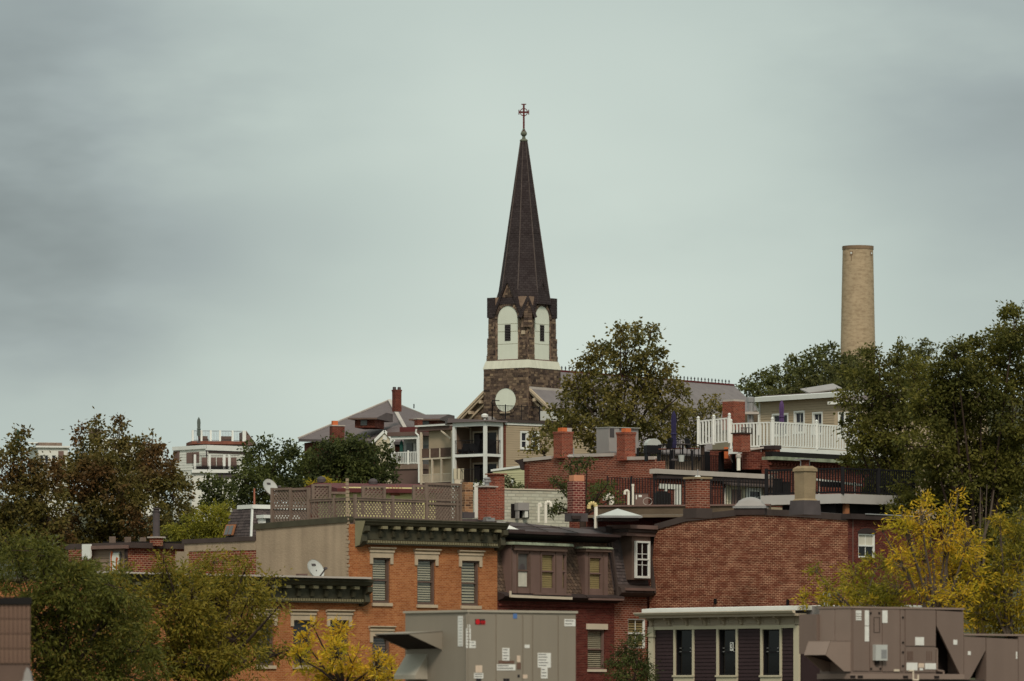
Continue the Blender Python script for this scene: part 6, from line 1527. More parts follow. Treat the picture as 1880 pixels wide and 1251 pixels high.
def umbrella(lab, px, pt, pb, Y, r, mat, polemat='lead'):
    base = P(px, pb, Y); H = P(px, pt, Y).z - base.z
    T = thing('patio_umbrella', lab, 'umbrella', loc=base)
    MB().tube(base, base + Vector((0, 0, H)), .025, .025, 8).build('pole', polemat, T)
    b = MB(); n = 16; prof = [(.25, .75), (.33, 1.0), (.5, .8), (.53, 1.12), (.56, .8), (.8, .92), (.90, .75), (.95, .45), (1, .08)]; vs = []
    for t, k in prof:
        for i in range(n):
            a = 2 * math.pi * i / n; rr = r * k * (1 if i % 2 else .72); vs.append((base.x + rr * math.cos(a), base.y + rr * math.sin(a), base.z + H * t))
    fs_ = [(j * n + i, j * n + (i + 1) % n, (j + 1) * n + (i + 1) % n, (j + 1) * n + i) for j in range(len(prof) - 1) for i in range(n)] + [tuple(range(n)), tuple(range(len(prof) * n - 1, (len(prof) - 1) * n - 1, -1))]
    b.add(vs, fs_); b.build('folded_canopy', mat, T)
    MB().lathe(base, [(.22, 0), (.22, .06), (.05, .1)], 12).build('base_weight', polemat, T)
umbrella('closed navy patio umbrella standing on the furnished roof deck', 1237, 754, 846, 305, .17, 'navy_canvas')
umbrella('closed purple patio umbrella behind the white deck railing', 1435, 735, 800, 345, .17, 'purple_canvas')
def pchair(lab, px, py, Y, az, mat='black_metal', w=.5, legh=.62, backh=.62, grp='dark chairs on the roof deck'):
    c = P(px, py, Y); f = Fr(0, 0, 0, X=0); f.M = Matrix.Translation(c) @ Matrix.Rotation(R(az), 4, 'Z')
    T = thing('patio_chair', lab, 'chair', loc=c, group=grp); h = w / 2
    for sx in (-1, 1):
        for sy in (-1, 1): MB(f).bar((sx * h, sy * h, 0), (sx * h * .9, sy * h * .9, legh), .035).build('leg', mat, T)
    MB(f).box(-h, h, -h, h, legh, legh + .05).build('seat', 'deck_wood' if mat == 'black_metal' else mat, T)
    b = MB(f); n = 7
    for k in range(n):
        x = -h + w * k / (n - 1); b.bar((x, h, legh), (x * 1.05, h + .12, legh + backh * (.85 + .15 * math.cos((k - 3) / 3.5 * 1.4))), .03)
    b.bar((-h * 1.05, h + .12, legh + backh * .82), (h * 1.05, h + .12, legh + backh * .82), .04); b.build('backrest', mat, T)
    b = MB(f)
    for sx in (-1, 1): b.bar((sx * h, -h, legh + .24), (sx * h, h + .06, legh + .26), .04); b.bar((sx * h, -h, legh), (sx * h, -h, legh + .24), .03)
    b.build('armrests', mat, T)
pchair('tall black bar chair with curved back at the right of the roof deck table', 1272, 846, 305.5, 60)
pchair('black bar chair turned away left of the closed navy umbrella', 1220, 847, 304.5, -120)
pchair('black bar chair directly behind the closed navy umbrella', 1244, 846, 306.5, 160)
c = P(1253, 847, 305.2); T = thing('bar_table', 'dark high table between the chairs on the roof deck', 'table', loc=c)
b = MB(); b.lathe(c, [(.45, .88), (.45, .92)], 16); b.build('table_top', 'lead', T)
b = MB(); b.tube(c, c + Vector((0, 0, .9)), .035, .035, 8); b.build('pedestal', 'black_metal', T); MB().lathe(c, [(.3, 0), (.3, .04), (.05, .06)], 12).build('foot', 'black_metal', T)
fg = Fr(1198, 306, 20); T = thing('kettle_grill', 'dark grill with white rounded lid at the left end of the roof deck', 'grill', fg, base=fg.z(846))
MB(fg).prism([(-.42 + .0, fg.z(818))] + [(.0 + .42 * math.cos(math.pi - t / 8 * math.pi), fg.z(818) + .36 * math.sin(t / 8 * math.pi)) for t in range(9)], 'y', -.25, .25).build('lid', 'dish_grey', T)
MB(fg).box(-.42, .42, -.25, .25, fg.z(832), fg.z(818)).build('fire_box', 'black_metal', T)
for sx in (-.36, .36): MB(fg).box(sx - .03, sx + .03, -.2, .2, fg.z(847), fg.z(832)).build('cart_leg', 'black_metal', T)
for i, (px, lb) in enumerate(((1251, 'white bucket on the roof deck under the table'), )):
    c = P(px, 848, 304); T = thing('bucket', lb, 'bucket', loc=c); MB().lathe(c, [(.13, 0), (.17, .34), (.18, .36)], 14).build('bucket_body', 'dish_grey', T); MB().tube(c + Vector((-.17, -.02, .34)), c + Vector((.17, -.02, .2)), .01, .01, 4).build('handle', 'steel', T)

# lower black railing in front (between the brick chimneys) and condenser
fr5 = Fr(1115, 278, 12)
R2 = thing('metal_railing', 'long black metal railing on the tan felt roof behind the brick chimney', 'railing', fr5, base=fr5.z(932))
L5 = fr5.u(1402)
railing(R2, fr5.w(0, 0, fr5.z(930)), fr5.w(L5, 0, fr5.z(934, L5)), 1.42, .14, .036, 'black_metal', posts=(0, .155, .30, .50, .66, .74, .84), pw=.06, ph=1.5, rail=.03)
MB().bar(P(1158, 945, 276), P(1158, 876, 276), .07).build('tall_post', 'black_metal', R2)
fc5 = Fr(1166, 275.5, 10); T = thing('condenser_unit', 'brown grey condenser unit with white label on the tan roof', 'condenser', fc5, base=fc5.z(928))
MB(fc5).box(0, fc5.u(1190), 0, .55, fc5.z(927), fc5.z(907)).build('cabinet', 'grey_brown', T); MB(fc5).box(.17, .33, -.02, 0, fc5.z(913), fc5.z(909)).build('label', 'sticker', T); MB(fc5).box(.04, .08, -.02, 0, fc5.z(917), fc5.z(909)).build('label', 'sticker', T); MB(fc5).box(-.02, .66, -.02, .6, fc5.z(907), fc5.z(906)).build('cabinet_top', 'roof_edge', T)
T = thing('hose_coil', 'coiled pale hose beside the brown condenser unit', 'hose', loc=P(1191, 928, 275)); c = P(1189, 921, 275.2); b = MB(); b.path([Vector((c.x + .22 * math.cos(t / 12 * 2 * math.pi), c.y, c.z + .18 * math.sin(t / 12 * 2 * math.pi))) for t in range(14)], .016, 5); b.build('hose', 'ridge_pale', T)
fg2 = Fr(1204, 281, 10); T = thing('covered_grill', 'dark covered grill behind the black railing, left of the brick chimney', 'grill', fg2, base=fg2.z(930))
MB(fg2).box(0, fg2.u(1232), 0, .6, fg2.z(930), fg2.z(905)).build('cover', 'deck_dark', T); MB(fg2).box(.1, .6, .05, .5, fg2.z(905), fg2.z(902)).build('cover_top', 'deck_dark', T)

# ------------------------------------------------------------------ white deck and tan house
fw1 = Fr(1418, 318, 48)     # corner of the white deck nearest to the camera
zwd = fw1.z(821, 0)
WD = thing('white_deck', 'raised white painted deck on posts above the brick buildings', 'deck', fw1, base=zwd - 3)
Lr = fw1.u(1640); vl = fw1.v(1338)
MB(fw1).box(-.0, Lr, -.04, .03, zwd - .30, zwd).build('fascia_board', 'white_paint', WD); MB(fw1).box(-.03, .03, .03, vl, zwd - .30, zwd).build('fascia_board', 'white_paint', WD)
for k in range(24): MB(fw1).box(.04, Lr, .05 + k * .2, .05 + k * .2 + .185, zwd - .05, zwd - .01).build('deck_board', 'weathered_wood', WD)
MB(fw1).box(fw1.u(1474) - .06, fw1.u(1474) + .06, .1, .22, zwd - 3, zwd - .3).build('support_post', 'white_paint', WD)
for q in (Lr - .2,): MB(fw1).box(q - .06, q + .06, .1, .22, zwd - 3, zwd - .3).build('support_post', 'white_paint', WD)
RW = thing('white_railing', 'white balustrade with ball capped posts round the raised deck', 'railing', loc=fw1.w(0, 0, zwd))
kw = dict(posts=(), pw=.16, rail=.07, cap=True)
A = fw1.w(0, 0, zwd); B = fw1.w(Lr, 0, zwd)
railing(RW, A, B, 1.42, .235, .08, 'white_paint', posts=(0, .36, .70, 1), pw=.145, ph=1.46, rail=.07, cap=True)
Bv = fw1.w(0, vl, zwd); railing(RW, A, Bv, 1.42, .235, .08, 'white_paint', posts=(.95,), pw=.14, ph=1.46, rail=.07, cap=True)
pA, pB = P(1282, 823, 326), P(1340, 811, 319)
RX = thing('white_railing', 'short white balustrade section at the left, beside the furnished roof deck', 'railing', loc=pA)
pB.z = pA.z + .0
railing(RX, P(1282, 819, 321.5), P(1339, 813, 319.8), 1.42, .23, .08, 'white_paint', posts=(0, .5, 1), pw=.145, ph=1.46, rail=.07, cap=True)
ph_ = P(1282, 840, 326)
# brick walls under and beside the white deck
f8 = Fr(1398, 318, -48)
B8 = thing('brick_outbuilding', 'brick wall block with black coping under the corner of the white deck', 'building', f8, base=f8.z(900))
u8 = f8.u(1423)
MB(f8).box(0, u8, 0, .4, f8.z(868), f8.z(826)).build('brick_block', 'house_brick', B8); MB(f8).box(-.05, u8 + .05, -.08, .45, f8.z(826), f8.z(819)).build('coping', 'dark_roof', B8)
f8b = Fr(1364, 317, 5); MB(f8b).box(0, f8b.u(1399), 0, .5, f8b.z(862), f8b.z(830)).build('stained_wall', 'far_brick', B8); MB(f8b).hexa([(0, .2, f8b.z(829)), (1.2, .2, f8b.z(823)), (1.2, 2.2, f8b.z(823)), (0, 2.2, f8b.z(829)), (0, .2, f8b.z(826)), (1.2, .2, f8b.z(820)), (1.2, 2.2, f8b.z(820)), (0, 2.2, f8b.z(826))]).build('sloped_coping', 'ridge_pale', B8)
c_, x_, h_, z_ = chimney(B8, 1344, 1379, 797, 830, 316, 'bright_brick', 40, cap='dark_roof', band=0, flash=False)
b = MB(x_)
for q in (-h_, -h_ / 2, 0, h_ / 2, h_): b.bar((q, -h_, z_ + .05), (q, -h_, z_ + .34), .02); b.bar((h_, q, z_ + .05), (h_, q, z_ + .34), .02)
b.bar((-h_, -h_, z_ + .34), (h_, -h_, z_ + .34), .025); b.bar((h_, -h_, z_ + .34), (h_, h_, z_ + .34), .025); b.build('spark_guard', 'lead', c_)
f9 = Fr(1424, 316, 48)
B9 = thing('brick_rowhouse', 'brick building with greenish gutter and dentilled eave under the white deck', 'rowhouse', f9, base=f9.z(930))
u9 = f9.u(1640); MB(f9).box(0, u9, .6, 1, f9.z(930), f9.z(844)).build('brick_wall', 'far_brick', B9)
MB(f9).box(0, u9, .1, 1, f9.z(844), f9.z(838)).build('gutter', 'copper_green', B9); q_ = MB(f9).box(.1, .24, .42, .6, f9.z(853), f9.z(848)).build('brick_dentil', 'far_brick', B9)
for k in range(1, 24): dup(q_, Vector((f9.c, f9.s, 0)) * (.3 * k))
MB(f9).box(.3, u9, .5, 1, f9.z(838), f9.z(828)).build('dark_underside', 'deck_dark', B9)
# black railed deck with pale fascia behind the stucco chimney
f10 = Fr(1408, 275, -35)
DB = thing('black_railed_deck', 'roof deck with pale grey fascia and dark underside behind the stucco chimney', 'deck', f10, base=f10.z(945))
uK = f10.u(1545); zk = f10.z(910, 0)
MB(f10).box(-.3 if 0 else -.35, uK, 0, 4, zk - .46, zk).build('deck_fascia', 'deck_fascia', DB)
f11 = Fr(0, 0, 0, X=0); cK = f10.w(uK, 0, 0); f11 = Fr(0, cK.y, 42, X=cK.x)
MB(f11).box(.01, f11.u(1690), 0, 4, zk - .46, zk).build('deck_fascia', 'deck_fascia', DB)
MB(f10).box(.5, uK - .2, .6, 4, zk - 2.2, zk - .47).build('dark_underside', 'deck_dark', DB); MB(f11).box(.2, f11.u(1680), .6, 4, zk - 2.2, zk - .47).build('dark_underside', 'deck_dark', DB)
MB(f11).box(f11.u(1558), f11.u(1565), .2, .4, zk - 1.6, zk - .46).build('support_post', 'orange_wood', DB)
R3 = thing('metal_railing', 'dark picket railing on the pale fascia deck either side of the stucco chimney', 'railing', loc=f10.w(0, 0, zk))
railing(R3, f10.w(-.1, .1, zk), f10.w(uK, .1, zk), 1.25, .155, .05, 'black_metal', posts=(0, .5, 1), pw=.16, ph=1.3, rail=.08)
railing(R3, f11.w(.2, .1, zk), f11.w(f11.u(1680), .1, zk), 1.25, .155, .05, 'black_metal', posts=(.5, 1), pw=.16, ph=1.3, rail=.08)
pz = P(1500, 900, 283); T = thing('sun_lounger', 'pale lounger with dark cushion behind the dark picket railing', 'lounger', loc=pz)
MB().bar(pz + Vector((-.4, 0, .55)), pz + Vector((2.2, .5, .25)), .6, .1).build('lounger_frame', 'white_siding', T); MB().bar(pz + Vector((.2, -.1, .3)), pz + Vector((1.3, .1, .25)), .5, .25).build('cushion', 'deck_dark', T)
for dx in (.1, 1.9): MB().bar(pz + Vector((dx, .1, -.3)), pz + Vector((dx, .1, .4)), .06).build('leg', 'white_siding', T)
for i, (px, lb) in enumerate(((1426, 'tall dark planter box at the left behind the dark picket railing'), (1440, 'lower dark planter box behind the dark picket railing'))):
    fz_ = Fr(px, 282, 0); T = thing('planter_box', lb, 'planter', fz_, base=zk); MB(fz_).box(-.18, .3, 0, .5, zk, fz_.z(880 + i * 6)).build('planter_body', 'deck_dark', T); MB(fz_).box(-.22, .34, -.04, .54, fz_.z(880 + i * 6), fz_.z(879 + i * 6)).build('planter_rim', 'black_metal', T)

f12 = Fr(1394, 356, -51)
H12 = thing('tan_house', 'tan clapboard house with white gutter and small square windows above the white deck', 'house', f12)
U12 = f12.u(1640); zT = f12.z(754, 0)
w12 = [(f12.u(a), f12.u(c), f12.z(bt, f12.u(a)), f12.z(tp, f12.u(a))) for a, c, tp, bt in ((1420, 1446, 763, 800), (1460, 1476, 758, 795), (1494, 1509, 760, 797))]
wall(H12, f12, 'front_wall', 0, U12, gz(f12.X, f12.Y) - 3, zT + .6, w12, 'tan_siding', t=.2)
MB(f12).box(.02, U12 - .02, .21, 8, gz(f12.X, f12.Y) - 3, zT + .6).build('main_block', 'tan_siding', H12)
siding(H12, f12, .12, U12, f12.z(830), zT + .5, .155, 'tan_siding', [(a - .12, c + .12, z0 - .1, z1 + .15) for a, c, z0, z1 in w12])
for w_ in w12: casing(H12, f12, *w_, 'white_paint', w=.10, pr=.05, sill=.08); window(H12, f12, *w_, 'white_paint', rec=.05, fw=.05, munt=(1, 1), split=0, glass='glass_blue')
MB(f12).box(0, .14, -.05, 0, f12.z(830), zT + .5).build('corner_board', 'white_siding', H12)
b = MB(f12); b.prism([(.5, zT + .62), (-.55, zT + .5), (-.58, zT + .78), (.5, zT + .9)], 'x', -.3, U12 + .3); b.build('white_gutter', 'white_paint', H12)
MB(f12).box(-.3, U12, .5, 8.3, zT + .6, zT + .95).build('flat_roof', 'slate', H12)
b = MB(f12); b.path([(-.1, -.5, zT + .55), (.0, -.2, zT + .2), (.06, -.1, zT - .1), (.06, -.1, f12.z(800))], .055, 8); b.build('downspout', 'white_paint', H12)
f13 = Fr(1600, 335, -20)
H13 = thing('blue_window_house', 'house with tall blue glass windows half hidden in the dark tree', 'house', f13)
w13 = [(f13.u(a), f13.u(c), f13.z(800), f13.z(758)) for a, c in ((1541, 1551), (1555, 1566), (1572, 1583))]
uL_ = f13.u(1532)
wall(H13, f13, 'front_wall', uL_, 4.5, gz(f13.X, f13.Y) - 3, f13.z(742), w13, 'tan_siding', t=.2); MB(f13).box(uL_ + .02, 4.4, .21, 5, gz(f13.X, f13.Y) - 3, f13.z(742)).build('main_block', 'tan_siding', H13)
for w_ in w13: casing(H13, f13, *w_, 'white_paint', w=.08, sill=.1); window(H13, f13, *w_, 'white_paint', rec=.05, fw=.04, glass='glass_blue', split=.45)
MB(f13).box(uL_ - .3, 4.8, -.4, 5.2, f13.z(742), f13.z(737)).build('roof_edge', 'white_paint', H13)
MB(f13).prism([(-.3, f13.z(737)), (2.5, f13.z(722)), (5.2, f13.z(737))], 'x', uL_ - .2, 4.7).build('roof', 'slate', H13)
# flat capped brick chimney, steel flue and tan gable roof left of the tan house
f14 = Fr(1320, 362, 42); H14 = thing('brown_roof_house', 'low house with brown shingle roof, flat capped brick chimney and steel flue', 'house', f14)
f14 = Fr(1336, 358, 12)
b = MB(f14); b.prism([f14.uz(1338, 792), f14.uz(1402, 792), f14.uz(1402, 751), f14.uz(1380, 757), f14.uz(1338, 777)], 'y', 0, 5); b.build('roof', 'tan_roof', H14)
MB(f14).box(.2, f14.u(1400), .2, 4.8, gz(f14.X, f14.Y) - 2, f14.z(792)).build('walls', 'tan_siding', H14)
chimney(H14, 1325, 1369, 738, 790, 350, 'bright_brick', 42, cap='ridge_pale', band=0, capoff=-.05, caph=.12, flash=False)
T_ = MB(); c = P(1378, 757, 352); T_.lathe(c, [(.2, -1), (.2, .6), (.26, .62), (.26, .9), (.12, .95)], 12); T_.build('steel_flue', 'steel', H14)
MB().box(c.x - .5, c.x + .5, c.y - .5, c.y + .5, c.z - .15, c.z - .0).build('flue_base', 'ridge_pale', H14)
f15 = Fr(1485, 380, 20); T = thing('solar_panel', 'tilted pale grey panel on the roof behind the tan house', 'panel', f15, base=f15.z(735))
b = MB(f15); b.hexa([(0, 0, f15.z(723)), (2.4, 0, f15.z(713)), (2.4, 1.5, f15.z(703)), (0, 1.5, f15.z(714)), (0, 0, f15.z(721)), (2.4, 0, f15.z(711)), (2.4, 1.5, f15.z(701)), (0, 1.5, f15.z(712))]); b.build('panel_face', 'condenser', T)
for q in (.3, 2.0): MB(f15).box(q, q + .06, 1.2, 1.3, f15.z(735), f15.z(710)).build('strut', 'steel', T)

# ------------------------------------------------------------------ tan triple decker with porches
f16 = Fr(891, 425, 49)     # porch corner nearest to the camera; +u to the right and away
H16 = thing('porch_house', 'tan clapboard house with two storeys of white framed open porches', 'house', f16)
g16 = gz(f16.X, f16.Y) - 2
vB = f16.v(832); uR_ = f16.u(922)
zr0, zr1 = f16.z(782), f16.z(774)
zm0, zm1 = f16.z(838), f16.z(833)
zl1 = f16.z(886)
inn = 0  # porch occupies u 0..uR_, v 0..vB
MB(f16).box(uR_, uR_ + .25, 0, vB + .1, g16, zr1).build('party_wall', 'porch_tan', H16)
MB(f16).box(0, uR_, vB - .08, vB - .0, g16, zr0).build('porch_side_wall', 'porch_tan', H16)
for z0_, z1_, nm in ((zm0, zm1, 'porch_floor'), (zr0, zr1, 'porch_beam'), (zl1 - .3, zl1, 'porch_floor')):
    MB(f16).box(-.06, uR_ + .02, -.06, .12, z0_, z1_).build(nm, 'white_paint', H16)
    MB(f16).box(-.06, .12, .12, vB, z0_, z1_).build(nm, 'white_paint', H16)
MB(f16).box(.1, uR_, .1, vB, zm0 + .02, zm1 - .05).build('floor_slab', 'porch_brown', H16); MB(f16).box(.1, uR_, .1, vB, zr0 + .02, zr1 - .02).build('ceiling_slab', 'porch_brown', H16); MB(f16).box(.1, uR_, .1, vB, g16, zl1 - .05).build('base_block', 'porch_brown', H16)
b = MB(f16); b.hexa([(-.3, -.3, zr1), (uR_ + .3, -.3, zr1), (uR_ + .3, 6, zr1), (-.3, vB + .3, zr1), (-.25, -.25, zr1 + .1), (uR_ + .3, -.25, zr1 + .1), (uR_ + .3, 6, zr1 + .3), (-.25, vB + .3, zr1 + .35)]); b.build('porch_roof', 'slate', H16)
for (u, v) in ((.03, .03), (.03, vB - .1), (uR_ - .12, .03)):
    MB(f16).box(u - .1, u + .12, v - .1, v + .12, g16, zr0).build('porch_post', 'white_paint', H16)
# inner wall with sliding doors
fi = Fr(0, 0, 0, X=0); fi.M = f16.M @ Matrix.Translation((uR_, 0, 0)) @ Matrix.Rotation(R(-90), 4, 'Z')
for zt_, zb_ in ((f16.z(792), f16.z(832)), (f16.z(850), f16.z(884))):
    u0_, u1_ = -f16.v(871, uR_), -f16.v(912, uR_)
    casing(H16, fi, u0_, u1_, zb_, zt_, 'off_white', w=.14, d=0, pr=.05, sill=0)
    dr = MB(fi).box(u0_, u1_, -.03, -.01, zb_, zt_).build('sliding_door', 'glass', H16)
    MB(fi).box((u0_ + u1_) / 2 - .05, (u0_ + u1_) / 2 + .05, -.06, -.03, zb_, zt_).build('door_stile', 'black_metal', dr)
    MB(fi).box(u0_ + .08, u0_ + .55, -.045, -.032, zb_ + .05, zt_ - .1).build('door_curtain', 'lead', dr)
    MB(fi).box(-vB, -vB + .14, -.12, -.0, zb_ - .2, zt_ + .5).build('inner_trim', 'off_white', H16)
b_l = thing('porch_wing', 'brown grey wing with open timber porches left of the white framed porches', 'house', loc=f16.w(0, vB, g16))
for zf, nm in ((zm1, 'upper'), (zl1, 'lower')):
    T = thing('porch_railing', f'thin black railing along the {nm} white framed porch', 'railing', loc=f16.w(0, 0, zf))
    railing(T, f16.w(.0, .0, zf), f16.w(uR_, .0, zf), 1.05, .14, .02, 'black_metal', single=False, rail=.04)
    railing(T, f16.w(.0, .0, zf), f16.w(.0, vB, zf), 1.05, .14, .02, 'black_metal', single=False, rail=.04)
# clapboard end wall to the right
f17 = Fr(0, 0, 0, X=0); cq = f16.w(uR_ + .25, 0, 0); f17 = Fr(0, cq.y + .0, 40, X=cq.x)
zt17 = f17.z(776)
U17 = f17.u(1080); w17 = [(f17.u(a), f17.u(c), f17.z(823, 2), f17.z(795, 2)) for a, c in ((957, 967.5), (977, 987))]
wall(H16, f17, 'end_wall', .0, U17, g16, zt17, w17, 'tan_siding', t=.2); MB(f17).box(.02, U17, .21, 9, g16, zt17 - .05).build('main_block', 'tan_siding', H16)
siding(H16, f17, .08, U17, f17.z(885), zt17 - .15, .17, 'tan_siding', [(a - .14, c + .14, z0 - .12, z1 + .2) for a, c, z0, z1 in w17])
for w_ in w17: casing(H16, f17, *w_, 'white_paint', w=.13, sill=.12, pr=.05); window(H16, f17, *w_, 'white_paint', rec=.05, fw=.05, glass='glass_blue', split=.45)
MB(f17).box(0, U17, -.08, .1, zt17 - .16, zt17 + .02).build('white_frieze', 'white_paint', H16); MB(f17).box(-.1, U17, -.16, 9, zt17 + .02, zt17 + .22).build('roof_edge', 'roof_edge', H16)
MB(f17).box(-.06, .1, -.06, 0, g16, zt17 - .1).build('corner_board', 'far_brick', H16)
RR = thing('metal_railing', 'thin black roof railing in front of the church base', 'railing', loc=f17.w(1, 1, zt17 + .22))
railing(RR, f17.w(-.2, 1.2, zt17 + .22), f17.w(f17.u(991, 1.2), 1.2, zt17 + .22), 1.15, .13, .02, 'black_metal', posts=(0, .28, .62, 1), pw=.07, single=True, rail=.04)
MB().bar(f17.w(-.2, 1.2, zt17 + .2), f17.w(-.2, 1.2, zt17 + 1.7), .07).build('corner_post', 'black_metal', RR)
b = MB(); b.bar(f17.w(-.2, 1.2, zt17 + 1.7), f17.w(.5, 1.2, zt17 + 1.7), .06); b.build('loose_rail', 'black_metal', RR)
fpp = Fr(992, 440, 20); T = thing('privacy_panel', 'pale grey panel at the right end of the roof railing below the church', 'panel', fpp, base=fpp.z(773))
MB(fpp).box(0, fpp.u(1035), 0, .08, fpp.z(772), fpp.z(755)).build('panel_sheet', 'dish_grey', T); MB(fpp).box(-.08, 0, 0, .1, fpp.z(775), fpp.z(753)).build('panel_post', 'lead', T)
T = thing('roof_fan', 'small round white ventilator on the porch roof before the church', 'ventilator', loc=P(890, 770, 430)); c = P(890, 770, 430); MB().lathe(c, [(.1, -.25), (.08, .1), (.25, .15), (.27, .32), (.1, .42)], 12).build('fan_head', 'sticker', T); MB().lathe(c, [(.14, -.35), (.14, -.25)], 8).build('collar', 'lead', T)
fhb = Fr(897, 432, 10); T = thing('roof_unit', 'small low grey green box on the porch roof', 'roof unit', fhb, base=fhb.z(774)); MB(fhb).hexa([(0, 0, fhb.z(773)), (.7, 0, fhb.z(773)), (.7, .5, fhb.z(773)), (0, .5, fhb.z(773)), (-.05, 0, fhb.z(764)), (.4, 0, fhb.z(766)), (.4, .5, fhb.z(766)), (-.05, .5, fhb.z(764))]).build('cover', 'condenser', T); MB(fhb).box(-.05, .75, -.05, .55, fhb.z(774), fhb.z(773)).build('base_plate', 'lead', T)
# porch things
def boxchair(lab, c, sx, sy, h, mat, grp=None):
    T = thing('porch_chair', lab, 'chair', loc=c, group=grp)
    MB().box(c.x - sx / 2, c.x + sx / 2, c.y - sy / 2, c.y + sy / 2, c.z + .25, c.z + .42).build('seat', mat, T)
    MB().box(c.x - sx / 2, c.x + sx / 2, c.y + sy / 2 - .1, c.y + sy / 2, c.z + .42, c.z + h).build('backrest', mat, T)
    for s_ in (-1, 1): MB().box(c.x + s_ * sx / 2 - .05, c.x + s_ * sx / 2 + .05, c.y - sy / 2, c.y + sy / 2, c.z + .0, c.z + .55).build('arm', mat, T)
for px, lb in ((843, 'dark armchair at the left of the upper white porch'), (856, 'dark armchair second from the left on the upper white porch'), (868, 'dark low chair before the upper sliding door')):
    c = f16.w(.7, f16.v(px, .7) if px < 890 else .5, zm1); boxchair(lb, c, .55, .55, .85, 'black_metal', 'dark chairs on the upper porch')
c = f16.w(f16.u(901, .5), .5, zm1); fz_ = Fr(0, c.y, 20, X=c.x); T = thing('covered_grill', 'dark covered grill on the right side of the upper white porch', 'grill', loc=c)
MB(fz_).box(-.35, .35, -.25, .25, c.z, c.z + .95).build('cover', 'black_metal', T); MB(fz_).prism([(-.3, c.z + .95), (.3, c.z + .95), (.2, c.z + 1.12), (-.2, c.z + 1.12)], 'y', -.22, .22).build('cover_top', 'black_metal', T)
c = f16.w(.05, f16.v(843, .05), zl1); T = thing('white_planter', 'white vented box on the lower white porch rail', 'planter', loc=c)
fz_ = Fr(0, c.y - .2, 10, X=c.x)
for k in range(3): MB(fz_).box(-.4 + k * .28, -.18 + k * .28, 0, .3, c.z + .3, c.z + 1.1).build('box_panel', 'cream_trim', T)
MB(fz_).box(-.35, .3, .02, .28, c.z - .1, c.z + .3).build('box_base', 'off_white', T)
# brown wing with timber porches (x 772..828)
f18 = Fr(830, 431, -49); L18 = f18.u(773)   # runs to the left and away
zA, zB = f18.z(782), f18.z(791); b = MB(f18)
MB(f18).box(L18, -.15, 1.9, 6, g16, zB + .2).build('back_wall', 'porch_tan', b_l)
siding(b_l, f18, L18, -.15, g16 + 2, zB, .2, 'beige_siding', d=1.9)
MB(f18).box(L18, -.15, .0, 6, g16, f18.z(884)).build('base_block', 'porch_brown', b_l)
MB(f18).box(L18, -.15, .2, 1.9, f18.z(835), f18.z(831)).build('floor_slab', 'porch_brown', b_l)
MB(f18).box(L18, -.15, 1.84, 1.89, f18.z(885), f18.z(836)).build('lower_back_wall', 'porch_brown', b_l)
MB(f18).box(L18 - .3, -.1, -.1, .1, f18.z(789) , f18.z(781)).build('roof_fascia', 'porch_brown', b_l)
MB(f18).box(L18 - .45, -.1, -.25, 6, f18.z(781), f18.z(781) + .12).build('roof_edge', 'white_paint', b_l)
MB(f18).box(L18, -.1, -.04, .06, f18.z(842), f18.z(839)).build('floor_beam', 'off_white', b_l)
for t in (0, .36, .66, 1): MB(f18).box(L18 * (1 - t) - .05, L18 * (1 - t) + (.14 if t == 0 else .08), -.06, .06, g16 if t in (0, 1) else f18.z(885), f18.z(842) if t not in (0, 1) else zB).build('porch_post', 'off_white', b_l)
for t in (.3, .62): MB(f18).box(L18 * (1 - t) - .05, L18 * (1 - t) + .05, -.06, .06, f18.z(842), f18.z(822)).build('rail_post', 'off_white', b_l)
for (a_, c_2, z0_, z1_) in ((809, 820, 820, 800), (803, 811, 884, 850), (816, 826, 884, 850)):
    ua, uc = sorted((f18.u(a_, 1.9), f18.u(c_2, 1.9))); w_ = (ua, uc, f18.z(z0_), f18.z(z1_)); casing(b_l, f18, *w_, 'off_white', w=.1, d=1.85, sill=0); MB(f18).box(ua, uc, 1.8, 1.86, w_[2], w_[3]).build('window', 'glass', b_l)
MB(f18).bar((-1.2, -.05, f18.z(790)), (-.1, -.05, f18.z(806)), .1).build('brace', 'off_white', b_l)
T = thing('porch_railing', 'brown railing on the upper timber porch of the brown wing', 'railing', loc=f18.w(L18, 0, f18.z(838)))
railing(T, f18.w(L18, 0, f18.z(839)), f18.w(-.15, 0, f18.z(839)), .72, .1, .05, 'brown_trim', single=False, rail=.06)
T = thing('porch_railing', 'pale railing on the lower timber porch of the brown wing', 'railing', loc=f18.w(L18, 0, f18.z(884)))
railing(T, f18.w(L18, 0, f18.z(886)), f18.w(-.15, 0, f18.z(886)), .72, .1, .03, 'off_white', single=False, rail=.05)
b = MB(f18); b.path([(L18 - .3, -.2, f18.z(785)), (L18 - .38, -.2, f18.z(792)), (L18 - .1, -.15, f18.z(797)), (L18 - .1, -.12, f18.z(884))], .07, 8); b.build('downspout', 'white_paint', b_l)
